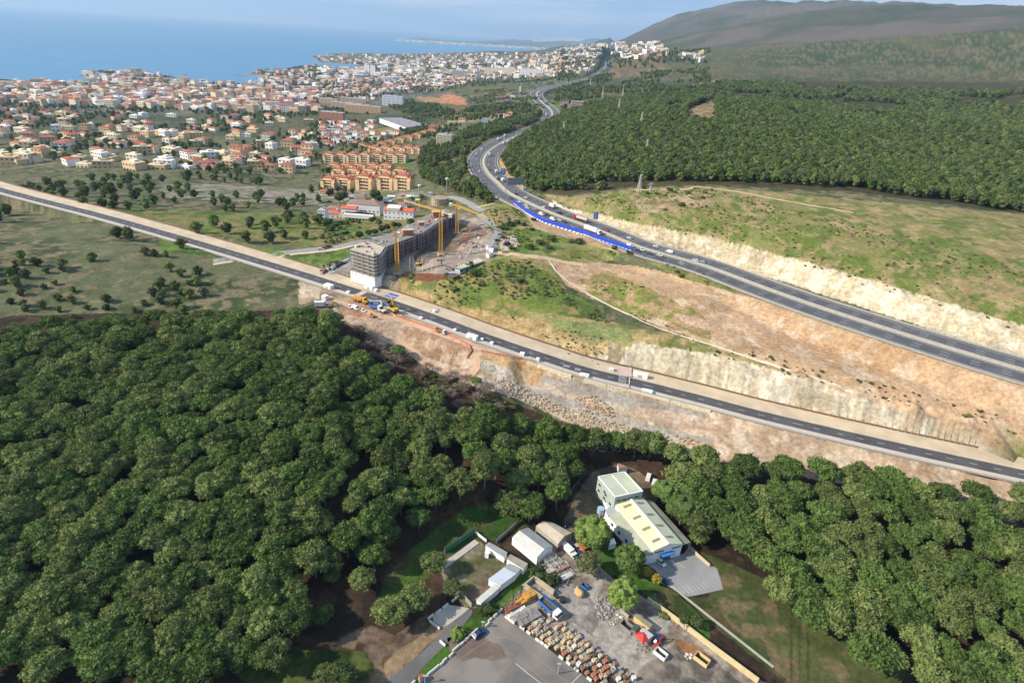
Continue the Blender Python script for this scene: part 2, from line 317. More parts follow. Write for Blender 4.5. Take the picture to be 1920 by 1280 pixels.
layer([(705,515),(745,518),(752,545),(765,560),(748,560),(700,545)], (196,184,160), (166,150,128), (150,134,112), nz=n3, jit=2)
# plateau
layer([(930,478),(1030,484),(1100,490),(1200,500),(1330,530),(1600,600),(2000,690),(2000,860),(1600,740),(1330,646),(1230,610),(1130,568),(1060,535),(1035,490)], (196,164,130), (182,148,112), (206,182,154), nz=n2, jit=3)
layer([(1090,525),(1140,508),(1230,545),(1330,600),(1330,640),(1250,600),(1180,590),(1110,560)], (122,130,66), (150,138,86), (178,150,112), nz=n1, lo=0.42, hi=0.55, jit=8, seed=27)
layer([(1260,585),(1330,600),(1330,622),(1290,610)], (206,178,156), (190,160,134), jit=4)
layer([(930,440),(1000,425),(1060,432),(1120,450),(1170,470),(1160,488),(1090,492),(1000,478),(930,476),(915,460)], (108,130,60), (138,140,84), (92,112,54), nz=n1, jit=4)
layer([(1040,468),(1120,470),(1160,488),(1100,494),(1020,484)], (140,134,84), (120,124,66), (160,146,104), jit=3, seed=28)
layer([(935,445),(962,440),(975,460),(955,470),(925,468)], (196,178,152), (180,160,134), jit=1)
layer([(960,385),(1000,395),(1060,425),(1130,452),(1180,470),(1200,480),(1175,476),(1110,460),(1040,440),(1000,428),(985,405)], (196,166,134), (180,150,120), (204,182,156), jit=2, seed=29)
layer([(1185,472),(1240,482),(1330,512),(1600,590),(1600,610),(1330,535),(1280,522),(1220,495)], (126,130,74), (150,138,92), (110,110,64), seed=30)
layer([(900,375),(955,378),(985,400),(1000,425),(950,436),(915,425),(905,400)], (128,132,78), (160,140,100), (106,116,62), seed=31)
layer([(985,492),(1030,484),(1040,500),(960,485)], (190,164,128), (170,146,110), jit=2, seed=32)
# beyond the motorway
layer([(1020,365),(1060,370),(1130,362),(1200,352),(1330,350),(1900,400),(2400,500),(2400,760),(1900,620),(1330,452),(1230,428),(1100,398)], (134,132,82), (104,118,58), (160,142,104), nz=n1, lo=0.4, hi=0.58)
layer([(1180,372),(1330,362),(1330,385),(1240,400),(1180,390)], (158,138,104), (130,122,82), (176,156,126), jit=5, seed=34)
layer([(1035,374),(1055,388),(1120,402),(1200,420),(1330,444),(1600,515),(1900,605),(2400,740),(2400,800),(1900,668),(1600,570),(1330,485),(1200,448),(1100,414),(1040,394)], (206,190,160), (172,158,124), (218,206,182), nz=n3, lo=0.35, hi=0.6, jit=4)
layer([(930,290),(945,300),(950,322),(985,352),(975,358),(945,340),(930,320)], (206,180,134), (186,156,110), nz=n3, jit=1)
layer([(1130,180),(1160,178),(1158,195),(1140,196),(1120,190)], (210,192,158), (180,156,122), nz=n3, jit=1)
FOREST_R = [(930,250),(960,248),(1000,235),(1050,215),(1095,205),(1150,190),(1200,180),(1260,165),(1340,150),(2400,160),(2400,400),(1900,400),(1600,360),(1330,347),(1200,350),(1130,358),(1060,368),(1010,362),(975,345),(950,320),(938,295)]
layer(FOREST_R, (60,66,42), (74,70,48), (84,78,56), nz=n1)
for pl in ([(1290,205),(1340,185),(1340,232),(1285,228)], [(1240,200),(1275,192),(1280,200),(1250,208)], [(1296,160),(1340,150),(1340,160),(1310,165)]): layer(pl, (140,122,92), (118,108,78), (156,138,106), jit=2)
layer([(1060,160),(1180,165),(1250,175),(1200,185),(1120,190),(1050,195),(1035,180)], (92,96,62), (116,106,74), (74,84,54), nz=n1)
layer([(1160,105),(1230,105),(1260,130),(1220,140),(1140,150),(1140,125)], (112,100,78), (92,88,62), (134,116,94), nz=n2)
# station forecourts
layer([(930,182),(945,175),(985,172),(995,190),(990,202),(960,200),(930,196)], (126,120,114), (110,106,100), jit=0.5)
layer([(1048,192),(1090,190),(1135,194),(1125,205),(1080,212),(1060,212)], (132,124,114), (116,108,98), jit=0.5)
layer([(990,185),(1003,200),(1012,206),(998,210),(990,200)], (84,112,54), (96,120,62), jit=0.5)
layer([(1032,190),(1050,198),(1045,206),(1035,200)], (96,124,60), (84,112,54), jit=0.5)
# red earth cuts and fields left of the motorway
layer([(825,180),(845,177),(872,186),(874,198),(862,205),(846,196),(830,190)], (190,128,92), (166,108,76), (204,150,110), jit=4)
layer([(780,182),(825,184),(838,194),(800,196)], (176,140,96), (150,118,80), jit=1)
layer([(840,155),(960,155),(990,172),(930,180),(860,175),(830,170)], (96,98,64), (124,116,78), (80,88,56), nz=n2)
layer([(740,200),(830,195),(920,198),(930,212),(850,225),(760,215)], (92,92,60), (120,104,72), (72,84,50), nz=n1)
layer([(840,218),(930,210),(985,212),(960,225),(880,230),(840,235)], (150,132,100), (120,118,78), (164,150,120), nz=n1)
layer([(670,245),(740,238),(770,243),(700,258),(650,262)], (104,124,66), (150,118,88), (120,130,80), jit=1)
layer([(735,303),(775,303),(765,315),(740,318)], (92,128,54), (84,116,50), jit=1)
FOREST_L = [(780,300),(800,270),(850,262),(880,240),(930,228),(990,215),(1012,208),(1015,225),(985,242),(940,255),(905,265),(888,285),(882,305),(890,330),(910,352),(930,372),(920,385),(880,372),(850,362),(820,345),(790,335)]
layer(FOREST_L, (72,80,48), (86,80,56), (110,96,74), nz=n1)
# left fields below the white houses
layer([(560,400),(640,405),(700,400),(760,408),(800,400),(800,415),(740,430),(650,455),(600,462),(300,430),(200,390)], (112,124,66), (140,126,86), (86,108,50), nz=n1, jit=2)
layer([(600,478),(655,462),(665,475),(640,490),(600,505),(300,470),(300,440)], (92,122,52), (74,98,44), (110,128,66), jit=1)
layer([(600,500),(650,485),(665,495),(640,530),(615,528),(600,530)], (146,140,134), (132,128,122), jit=1)
# construction site ground
SITE = [(700,512),(760,512),(830,518),(850,508),(905,492),(925,480),(938,465),(925,440),(915,425),(905,410),(880,400),(850,400),(800,430),(760,480),(690,515)]
layer(SITE, (160,148,136), (132,122,114), (178,158,136), nz=n1, jit=1.5)
layer([(865,420),(900,425),(915,440),(880,450),(850,470),(800,490),(780,500),(775,480),(830,440)], (112,100,92), (140,118,96), (96,88,84), jit=3)
layer([(760,510),(830,515),(880,500),(860,520),(800,528),(735,520)], (150,116,86), (124,84,62), (120,122,76), jit=3, seed=41)
layer([(640,520),(665,515),(720,535),(715,545),(650,530)], (186,172,144), (160,146,120), jit=1)
# town ground
layer([(560,355),(780,350),(800,365),(760,372),(700,376),(600,385),(300,370),(300,340)], (140,134,122), (104,112,76), (160,150,136), jit=2)
for k_ in range(4):   # bedding and stains of the cut rock
    mk_ = pmask(CLIFF[k_], 1); st_ = 0.74+0.5*fbm(Z*9+X*0.35, X*0.22+Z, 6, 4, 60+k_); st2_ = 0.82+0.36*fbm(X, Y*2, 4, 3, 66)
    COL[mk_] *= (st_*st2_)[mk_][:, None]
# sub-sea and shoreline
COL[Z < SEA+1] = base((170,158,136))
# ------------------------------------------------------------------ mesh helpers
COLL = scene.collection
def tag(o, label=None, cat=None, group=None, kind=None):
    if label: o['label'] = label
    if cat: o['category'] = cat
    if group: o['group'] = group
    if kind: o['kind'] = kind
    return o
def empty(name, loc, rz=0.0, label=None, cat=None, group=None, scale=None):
    o = bpy.data.objects.new(name, None); COLL.objects.link(o); o.empty_display_size = 1
    o.location = loc; o.rotation_euler = (0, 0, rz)
    if scale is not None: o.scale = scale
    return tag(o, label, cat, group)
class MB:
    def __init__(s): s.v = []; s.f = []; s.m = []; s.mi = 0
    def add(s, vs, fs):
        b = len(s.v); s.v += [tuple(p) for p in vs]; s.f += [tuple(b+i for i in f) for f in fs]; s.m += [s.mi]*len(fs); return s
    def box(s, cx, cy, z0, sx, sy, sz, rz=0.0, bev=0.0, top=1.0):
        c, n = math.cos(rz), math.sin(rz); vs = []
        for z, k in ((z0, 1.0), (z0+sz, top)):
            for x, y in ((-.5, -.5), (.5, -.5), (.5, .5), (-.5, .5)):
                x *= sx*k; y *= sy*k; vs.append((cx+x*c-y*n, cy+x*n+y*c, z))
        return s.add(vs, [(0, 3, 2, 1), (4, 5, 6, 7), (0, 1, 5, 4), (1, 2, 6, 5), (2, 3, 7, 6), (3, 0, 4, 7)])
    def prism(s, poly, z0, z1):
        n = len(poly); a = sum(poly[i][0]*poly[(i+1) % n][1]-poly[(i+1) % n][0]*poly[i][1] for i in range(n))
        if a < 0: poly = poly[::-1]
        z0 = [z0]*n if not hasattr(z0, '__len__') else z0; z1 = [z1]*n if not hasattr(z1, '__len__') else z1
        vs = [(p[0], p[1], z0[i]) for i, p in enumerate(poly)]+[(p[0], p[1], z1[i]) for i, p in enumerate(poly)]
        return s.add(vs, [tuple(range(n))[::-1], tuple(range(n, 2*n))]+[(i, (i+1) % n, n+(i+1) % n, n+i) for i in range(n)])
    def tube(s, a, b, r, r2=None, n=6):
        a = Vector(a); b = Vector(b); d = (b-a); q = d.to_track_quat('Z', 'Y'); r2 = r if r2 is None else r2; vs = []
        for p, rr in ((a, r), (b, r2)):
            for i in range(n): vs.append(p+q@Vector((rr*math.cos(2*math.pi*i/n), rr*math.sin(2*math.pi*i/n), 0)))
        return s.add(vs, [(i, (i+1) % n, n+(i+1) % n, n+i) for i in range(n)]+[tuple(range(n))[::-1], tuple(range(n, 2*n))])
    def cyl(s, cx, cy, z0, r, h, n=20, r2=None): return s.tube((cx, cy, z0), (cx, cy, z0+h), r, r2, n)
    def gable(s, cx, cy, z0, sx, sy, h, rz=0.0, ov=0.4, t=0.15):
        """gable roof, ridge along x"""
        c, n = math.cos(rz), math.sin(rz); hx = sx/2+ov; hy = sy/2+ov; vs = []
        for x, y, z in ((-hx, -hy, 0), (hx, -hy, 0), (hx, hy, 0), (-hx, hy, 0), (-hx, 0, h), (hx, 0, h), (-hx, -hy, -t), (hx, -hy, -t), (hx, hy, -t), (-hx, hy, -t)):
            vs.append((cx+x*c-y*n, cy+x*n+y*c, z0+z))
        return s.add(vs, [(0, 1, 5, 4), (2, 3, 4, 5), (0, 4, 3, 9, 6), (1, 7, 8, 2, 5), (6, 7, 1, 0), (8, 9, 3, 2), (6, 9, 8, 7)])
    def hip(s, cx, cy, z0, sx, sy, h, rz=0.0, ov=0.4):
        c, n = math.cos(rz), math.sin(rz); hx = sx/2+ov; hy = sy/2+ov; k = max(0.0, hx-hy); vs = []
        for x, y, z in ((-hx, -hy, 0), (hx, -hy, 0), (hx, hy, 0), (-hx, hy, 0), (-k, 0, h), (k, 0, h)):
            vs.append((cx+x*c-y*n, cy+x*n+y*c, z0+z))
        return s.add(vs, [(0, 1, 5, 4), (1, 2, 5), (2, 3, 4, 5), (3, 0, 4), (3, 2, 1, 0)])
    def mesh(s, name, mats):
        me = bpy.data.meshes.new(name); me.from_pydata(s.v, [], s.f)
        for m in (mats if isinstance(mats, (list, tuple)) else [mats]): me.materials.append(m)
        if any(s.m): me.polygons.foreach_set('material_index', s.m)
        me.update(); return me
    def build(s, name, mats, parent=None, loc=None, rz=0.0):
        o = bpy.data.objects.new(name, s.mesh(name, mats)); COLL.objects.link(o)
        if parent is not None: o.parent = parent
        if loc is not None: o.location = loc
        o.rotation_euler = (0, 0, rz); return o
def kids(o): return [c for c in bpy.data.objects if c.parent == o]
def children_map():
    m = {}
    for c in bpy.data.objects:
        if c.parent: m.setdefault(c.parent.name, []).append(c)
    return m
def dup(root, tree, loc, rz=0.0, scale=None, label=None, group=None, cat=None):
    """tree: list of (child, [grandchildren])"""
    r = root.copy(); COLL.objects.link(r); r.location = loc; r.rotation_euler = (0, 0, rz)
    if scale is not None: r.scale = scale
    if label: r['label'] = label
    if group: r['group'] = group
    if cat: r['category'] = cat
    for ch, gs in tree:
        c = ch.copy(); COLL.objects.link(c); c.parent = r
        for g in gs:
            d = g.copy(); COLL.objects.link(d); d.parent = c
    return r
class Proto:
    """first placement moves the prototype itself, then copies"""
    def __init__(s, root): s.root = root; s.tree = None; s.used = False
    def place(s, loc, rz=0.0, scale=None, label=None, group=None, mats=None, cat=None):
        if s.tree is None: s.tree = [(c, kids(c)) for c in kids(s.root)]
        if not s.used:
            s.used = True; r = s.root; r.location = loc; r.rotation_euler = (0, 0, rz)
            if scale is not None: r.scale = scale
            if label: r['label'] = label
            if group: r['group'] = group
            if cat: r['category'] = cat
        else: r = dup(s.root, s.tree, loc, rz, scale, label, group, cat)
        return r
def np_mesh(name, V, Fq, mats, smooth=False, matidx=None):
    me = bpy.data.meshes.new(name); V = np.asarray(V, np.float32); Fq = np.asarray(Fq, np.int32); k = Fq.shape[1]
    me.vertices.add(len(V)); me.vertices.foreach_set('co', V.ravel())
    me.loops.add(Fq.size); me.loops.foreach_set('vertex_index', Fq.ravel())
    me.polygons.add(len(Fq)); me.polygons.foreach_set('loop_start', np.arange(0, Fq.size, k, dtype=np.int32))
    try: me.polygons.foreach_set('loop_total', np.full(len(Fq), k, np.int32))
    except Exception: pass
    if matidx is not None: me.polygons.foreach_set('material_index', np.asarray(matidx, np.int32))
    me.polygons.foreach_set('use_smooth', np.full(len(Fq), smooth, bool))
    for m in (mats if isinstance(mats, (list, tuple)) else [mats]): me.materials.append(m)
    me.update(calc_edges=True); return me
def link(name, me, parent=None):
    o = bpy.data.objects.new(name, me); COLL.objects.link(o)
    if parent is not None: o.parent = parent
    return o
# ------------------------------------------------------------------ materials
MATS = {}
def mat(name, rgb, rough=0.8, var=0.15, scale=0.6, metal=0.0, rnd=0.0, raw=False, bump=0.0, second=None):
    if name in MATS: return MATS[name]
    m = bpy.data.materials.new(name); m.use_nodes = True; t = m.node_tree; b = t.nodes['Principled BSDF']; k = t.links.new
    c = tuple(rgb) if raw else tuple(lin(rgb)*0.72)
    tcn = t.nodes.new('ShaderNodeTexCoord'); no = t.nodes.new('ShaderNodeTexNoise'); no.inputs['Scale'].default_value = scale; no.inputs['Detail'].default_value = 5
    k(tcn.outputs['Object'], no.inputs['Vector'])
    mxn = t.nodes.new('ShaderNodeMix'); mxn.data_type = 'RGBA'
    c2 = tuple(min(1, x*(1+var)) for x in c) if second is None else tuple(lin(second)*0.72)
    mxn.inputs[6].default_value = tuple(x*(1-var) for x in c)+(1,); mxn.inputs[7].default_value = c2+(1,)
    rmp = t.nodes.new('ShaderNodeMapRange'); rmp.inputs[1].default_value = 0.35; rmp.inputs[2].default_value = 0.65
    k(no.outputs['Fac'], rmp.inputs[0]); k(rmp.outputs[0], mxn.inputs[0]); o = mxn.outputs[2]
    if rnd > 0:
        oi = t.nodes.new('ShaderNodeObjectInfo'); mr = t.nodes.new('ShaderNodeMapRange'); mr.inputs[3].default_value = 1-rnd; mr.inputs[4].default_value = 1+rnd
        k(oi.outputs['Random'], mr.inputs[0]); hs = t.nodes.new('ShaderNodeHueSaturation'); k(mr.outputs[0], hs.inputs['Value']); k(o, hs.inputs['Color']); o = hs.outputs[0]
    k(o, b.inputs['Base Color']); b.inputs['Roughness'].default_value = rough; b.inputs['Metallic'].default_value = metal
    if bump > 0:
        bp = t.nodes.new('ShaderNodeBump'); bp.inputs['Strength'].default_value = bump; bp.inputs['Distance'].default_value = 0.3; k(no.outputs['Fac'], bp.inputs['Height']); k(bp.outputs[0], b.inputs['Normal'])
    MATS[name] = m; return m
def terrain_mat():
    m = bpy.data.materials.new('earth_ground'); m.use_nodes = True; t = m.node_tree; b = t.nodes['Principled BSDF']; k = t.links.new
    at = t.nodes.new('ShaderNodeAttribute'); at.attribute_name = 'cover'
    ge = t.nodes.new('ShaderNodeNewGeometry')
    no = t.nodes.new('ShaderNodeTexNoise'); no.inputs['Scale'].default_value = 0.55; no.inputs['Detail'].default_value = 8; no.inputs['Roughness'].default_value = 0.7
    n2_ = t.nodes.new('ShaderNodeTexNoise'); n2_.inputs['Scale'].default_value = 0.09; n2_.inputs['Detail'].default_value = 4
    k(ge.outputs['Position'], no.inputs['Vector']); k(ge.outputs['Position'], n2_.inputs['Vector'])
    r1 = t.nodes.new('ShaderNodeMapRange'); r1.inputs[1].default_value = 0.3; r1.inputs[2].default_value = 0.7; r1.inputs[3].default_value = 0.58; r1.inputs[4].default_value = 1.40
    r2_ = t.nodes.new('ShaderNodeMapRange'); r2_.inputs[1].default_value = 0.3; r2_.inputs[2].default_value = 0.7; r2_.inputs[3].default_value = 0.84; r2_.inputs[4].default_value = 1.16
    k(no.outputs['Fac'], r1.inputs[0]); k(n2_.outputs['Fac'], r2_.inputs[0])
    mm = t.nodes.new('ShaderNodeMath'); mm.operation = 'MULTIPLY'; k(r1.outputs[0], mm.inputs[0]); k(r2_.outputs[0], mm.inputs[1])
    vm = t.nodes.new('ShaderNodeVectorMath'); vm.operation = 'SCALE'; k(at.outputs['Color'], vm.inputs[0]); k(mm.outputs[0], vm.inputs['Scale'])
    k(vm.outputs[0], b.inputs['Base Color']); b.inputs['Roughness'].default_value = 0.95; b.inputs['Specular IOR Level'].default_value = 0.1
    bp = t.nodes.new('ShaderNodeBump'); bp.inputs['Strength'].default_value = 0.6; bp.inputs['Distance'].default_value = 0.6; k(no.outputs['Fac'], bp.inputs['Height']); k(bp.outputs[0], b.inputs['Normal'])
    return m
nr, nc = X.shape
gi = np.arange(nr*nc).reshape(nr, nc)
# triangles of each cell are wound upwards
FQ = np.stack([gi[:-1, :-1], gi[1:, :-1], gi[1:, 1:], gi[:-1, 1:]], -1).reshape(-1, 4)
FQ = FQ[:, ::-1] if False else FQ
VV = np.stack([X, Y, Z], -1).reshape(-1, 3)
a_, b_, c_ = VV[FQ[0, 0]], VV[FQ[0, 1]], VV[FQ[0, 2]]
if np.cross(b_-a_, c_-a_)[2] < 0: FQ = FQ[:, ::-1]
me = np_mesh('terrain', VV, FQ, terrain_mat(), smooth=True)
ca = me.color_attributes.new('cover', 'FLOAT_COLOR', 'POINT')
ca.data.foreach_set('color', np.concatenate([COL.reshape(-1, 3), np.ones((nr*nc, 1))], 1).astype(np.float32).ravel())
tag(link('terrain', me), kind='structure')
# ------------------------------------------------------------------ sea and the far coast
def water_mat():
    m = bpy.data.materials.new('sea_water'); m.use_nodes = True; t = m.node_tree; b = t.nodes['Principled BSDF']; k = t.links.new
    b.inputs['Base Color'].default_value = (0.06, 0.19, 0.33, 1); b.inputs['Roughness'].default_value = 0.5
    ge = t.nodes.new('ShaderNodeNewGeometry'); no = t.nodes.new('ShaderNodeTexNoise'); no.inputs['Scale'].default_value = 0.004; no.inputs['Detail'].default_value = 8
    k(ge.outputs['Position'], no.inputs['Vector']); bp = t.nodes.new('ShaderNodeBump'); bp.inputs['Strength'].default_value = 0.5; bp.inputs['Distance'].default_value = 30; k(no.outputs['Fac'], bp.inputs['Height']); k(bp.outputs[0], b.inputs['Normal'])
    return m
s = MB(); s.add([(-60000, 2500, SEA), (60000, 2500, SEA), (60000, 62000, SEA), (-60000, 62000, SEA)], [(0, 1, 2, 3)])
tag(s.build('sea', water_mat()), kind='structure')
def ridge_land(name, top, foot_z, depth, m, seed, amp):
    """land mass: (u, v, distance) crest points, slopes down to the sea on both sides"""
    pts = resample([PR(*p) for p in top], 150)
    P = np.array([tuple(p) for p in pts]); n = len(P); rows = 15; V = []; 
    for i in range(n):
        d = np.array([P[i][0], P[i][1]]); d = d/np.linalg.norm(d)
        for j in range(rows):
            t = (j/(rows-1))*2-1; hh = foot_z+(P[i][2]-foot_z)*(1-abs(t)**1.4)
            px = P[i][0]+d[0]*t*depth; py = P[i][1]+d[1]*t*depth
            hh += (1-abs(t))*amp*(float(fbm(np.array(px), np.array(py), 900, 4, seed))-0.5)*2
            V.append((px, py, hh))
    g = np.arange(n*rows).reshape(n, rows); Fq = np.stack([g[:-1, :-1], g[1:, :-1], g[1:, 1:], g[:-1, 1:]], -1).reshape(-1, 4)
    a, b, c = [np.array(V[k]) for k in Fq[0][:3]]
    if np.cross(b-a, c-a)[2] < 0: Fq = Fq[:, ::-1]
    tag(link(name, np_mesh(name, V, Fq, m, True)), kind='structure')
mfar = mat('far_hill_scrub', (84,92,72), 0.95, 0.35, 0.0012)
mflat = mat('far_coast_plain', (150,142,128), 0.95, 0.4, 0.003, second=(96,104,84))
ridge_land('headland', [(686,72.5,24000),(720,72,23500),(770,73,23000),(785,71,22500),(830,75.5,22500),(880,78,22500),(930,78,22000),(980,78,22000),(1040,80,22000),(1100,84,22000)], SEA-10, 1300, mfar, 3, 25)
ridge_land('hills', [(860,80,28000),(930,76,28000),(1010,74,28000),(1045,72,28000),(1070,75,28000),(1100,73,27000),(1120,73,27000),(1145,80,27000),(1200,88,27000)], SEA-10, 3000, mfar, 4, 60)
ridge_land('coast_plain', [(740,76.2,21500),(800,81,19500),(850,85,17500),(900,90,15500),(950,94,14500),(1010,95,14500),(1080,96,14500),(1150,98,14500)], SEA-10, 1500, mflat, 5, 8)
ridge_land('hills', [(1010,96,9500),(1040,88,9500),(1060,86,9500),(1090,83,9500),(1096,81.5,9500),(1110,86,9500),(1130,85,9500)], SEA-10, 900, mat('dark_hill', (60,72,56), 0.95, 0.3, 0.004), 6, 15)
ridge_land('hills', [(1116,80,9800),(1125,76,9800),(1140,73,9800),(1143,71,9800),(1150,77,9800),(1165,82,9800)], SEA+50, 700, mat('dark_hill', (60,72,56)), 7, 15)
# ------------------------------------------------------------------ roads
def ribbon(name, path, off0, off1, z, m, kind='structure', wf=None, drape=False, segs=1, parent=None, tagit=True):
    vs = []; n = len(path)
    for i, p in enumerate(path):
        a = path[max(0, i-1)]; b = path[min(n-1, i+1)]; d = (b-a); d.z = 0; d.normalize(); nr_ = Vector((d.y, -d.x, 0))
        k = wf(i/(n-1)) if wf else 1.0
        for j in range(segs+1):
            o = off0+(off1-off0)*j/segs; q = p+nr_*o*k; zz = (hgt(q.x, q.y)+z) if drape else p.z+z
            vs.append((q.x, q.y, zz))
    w_ = segs+1; fs = []
    for i in range(n-1):
        for j in range(segs): fs.append((i*w_+j, (i+1)*w_+j, (i+1)*w_+j+1, i*w_+j+1))
    a, b, c = [Vector(vs[k]) for k in fs[0][:3]]
    if (b-a).cross(c-a).z < 0: fs = [f[::-1] for f in fs]
    o = MB().add(vs, fs).build(name, m, parent)
    if tagit: tag(o, kind=kind)
    return o
def dashes(mb, path, off, wdt, dash, gap, z, wf=None, start=0):
    n = len(path); acc = start
    for i in range(n-1):
        a, b = path[i], path[i+1]; l = (b-a).length; d = (b-a).normalized(); nr_ = Vector((d.y, -d.x, 0)).normalized(); k = wf(i/(n-1)) if wf else 1.0
        if gap == 0 or (acc % (dash+gap)) < dash:
            ll = l if gap == 0 else min(l, dash); p = a+nr_*off*k; q = p+d*ll; w2 = nr_*wdt/2; u_ = Vector((0, 0, z))
            vs = [p-w2+u_, q-w2+u_, q+w2+u_, p+w2+u_]
            if (vs[1]-vs[0]).cross(vs[2]-vs[0]).z < 0: vs = vs[::-1]
            mb.add(vs, [(0, 1, 2, 3)])
        acc += l
ASPH = mat('motorway_asphalt', (88,88,94), 0.85, 0.22, 0.06)
ASPHN = mat('new_asphalt', (80,80,84), 0.85, 0.2, 0.12)
WHITE = mat('white_line_paint', (225,225,218), 0.7, 0.08)
MEDF = lambda t: 1.0
tag(ribbon('motorway', MEDW, 2.2, 16.6, 0.10, ASPH), kind='structure')
tag(ribbon('motorway', MEDW, -2.2, -16.6, 0.10, ASPH), kind='structure')
ribbon('median_strip', MEDW, -2.2, 2.2, 0.22, mat('median_gravel', (196,184,158), 0.95, 0.2, 0.5))
ribbon('verge', MEDW, 16.6, 18.6, 0.05, mat('motorway_verge', (190,180,158), 0.95, 0.2, 0.5))
ribbon('verge', MEDW, -16.6, -18.6, 0.05, MATS['motorway_verge'])
mk = MB()
for s_ in (1, -1):
    dashes(mk, MEDW, s_*3.2, 0.28, 8, 0, 0.13); dashes(mk, MEDW, s_*14.2, 0.28, 8, 0, 0.13)
fine = resample(MEDW, 3)
for s_ in (1, -1):
    for o_ in (6.8, 10.5): dashes(mk, fine, s_*o_, 0.26, 4, 8, 0.13)
tag(mk.build('road_marking', WHITE), kind='structure')
ribbon('road', ROADW, -3.8, 3.8, 0.09, ASPHN)
# light concrete pavement on the uphill side, footway on the downhill side
ribbon('pavement', ROADW, -14.5, -3.8, 0.16, mat('new_pavement', (206,188,160), 0.9, 0.12, 0.12))
ribbon('pavement', ROADW, 3.8, 8.2, 0.16, mat('footway', (200,188,176), 0.9, 0.06, 0.3))
ribbon('kerb', ROADW, -15.0, -14.5, 0.35, mat('red_kerb', (150,112,88), 0.9, 0.1))
mk = MB(); fr = resample(ROADW, 2.5)
dashes(mk, fr, 0.0, 0.2, 3, 6, 0.12)
tag(mk.build('road_marking', WHITE), kind='structure')
# ------------------------------------------------------------------ trees
def ico(sub=1):
    bm = bmesh.new(); bmesh.ops.create_icosphere(bm, subdivisions=sub, radius=1.0); bm.verts.ensure_lookup_table()
    V = np.array([v.co[:] for v in bm.verts]); Fc = np.array([[v.index for v in f.verts] for f in bm.faces]); bm.free(); return V, Fc
ICO = {k: ico(k) for k in (1, 2, 3)}
def crown_np(rng, clumps, sub=2, jit=0.22, leaves=60, leaf=0.55):
    """clumps: list of (x,y,z,rx,rz). lumpy foliage masses with leaf tufts standing off their surface"""
    Vs = []; Fs = []; b = 0
    for (cx, cy, cz, rx, rz) in clumps:
        V, Fc = ICO[sub]; V = V.copy(); d = 1+(rng.random(len(V))-0.5)*2*jit; V = V*d[:, None]*np.array([rx, rx, rz])+np.array([cx, cy, cz])
        Vs.append(V); Fs.append(Fc+b); b += len(V)
        n = int(leaves)
        if n:
            d = rng.normal(size=(n, 3)); d[:, 2] = d[:, 2]*0.8+0.25; d /= np.linalg.norm(d, axis=1)[:, None]
            p = d*np.array([rx, rx, rz])*(0.92+0.25*rng.random((n, 1)))+np.array([cx, cy, cz])
            t1 = np.cross(d, rng.normal(size=(n, 3))); t1 /= np.linalg.norm(t1, axis=1)[:, None]; t2 = np.cross(d, t1)
            t2 = t2+d*0.5; s = leaf*(0.6+0.8*rng.random((n, 1)))
            tri = np.stack([p-t1*s*0.6, p+t1*s*0.6, p+t2*s+d*s*0.5], 1).reshape(-1, 3)
            Vs.append(tri); Fs.append(np.arange(3*n).reshape(-1, 3)+b); b += 3*n
    return np.concatenate(Vs), np.concatenate(Fs)
def leaf_mat(name, ca, cb, rnd=0.3, scale=0.8):
    m = mat(name, ca, 0.75, 0.1, scale, rnd=rnd, second=cb); m.node_tree.nodes['Principled BSDF'].inputs['Specular IOR Level'].default_value = 0.2
    t = m.node_tree; pb = t.nodes['Principled BSDF']; src = pb.inputs['Base Color'].links[0].from_socket; tr = t.nodes.new('ShaderNodeBsdfTranslucent'); ms = t.nodes.new('ShaderNodeMixShader'); ms.inputs[0].default_value = 0.3
    t.links.new(src, tr.inputs['Color']); t.links.new(pb.outputs[0], ms.inputs[1]); t.links.new(tr.outputs[0], ms.inputs[2]); t.links.new(ms.outputs[0], t.nodes['Material Output'].inputs['Surface'])
    return m
PINE = leaf_mat('pine_needles', (84,108,54), (114,138,70))
PINE2 = leaf_mat('light_pine_needles', (108,124,66), (136,150,88))
OLIVE = leaf_mat('olive_leaves', (98,106,68), (124,130,90))
DARKL = leaf_mat('dark_leaves', (64,82,44), (88,104,56))
BRIGHT = leaf_mat('bright_leaves', (110,138,62), (142,164,84))
YELLOW = leaf_mat('yellow_leaves', (158,138,50), (184,164,70))
GREYT = mat('bare_twigs', (150,134,124), 0.9, 0.2, 0.6, rnd=0.1)
BARK = mat('bark', (128,112,98), 0.9, 0.3, 2.0)
def pine_meshes(seed, h, R_, flat, nclump, sub, leaves, mt, spread=1.0, low=0.45):
    rng = np.random.default_rng(seed); cl = []; zc = h*0.74
    for i in range(nclump):
        a = rng.random()*6.283; rr = math.sqrt(rng.random())*R_*0.78*spread; k = 1-(rr/(R_*0.9))**2
        z = zc+h*0.20*k*(0.6+0.5*rng.random())-h*low*(1-k)*rng.random()*0.5+(rng.random()-0.5)*0.8
        r = R_*(0.17+0.13*rng.random()); cl.append((rr*math.cos(a), rr*math.sin(a), z, r, r*flat))
    V, Fc = crown_np(rng, cl, sub, 0.24, leaves, 0.5)
    crown = np_mesh('crown', V, Fc, mt)
    mb = MB(); x, y = rng.normal(size=2)*0.35
    mb.tube((0, 0, -0.6), (x, y, zc*0.75), 0.30, 0.2, 7)
    for i in range(6):
        c = cl[i]; zb = zc*(0.55+0.25*rng.random()); t = zb/(zc*0.75); mb.tube((x*t, y*t, min(zb, zc*.75)), (c[0]*0.9, c[1]*0.9, c[2]), 0.12, 0.05, 4)
    return crown, mb.mesh('trunk', BARK)
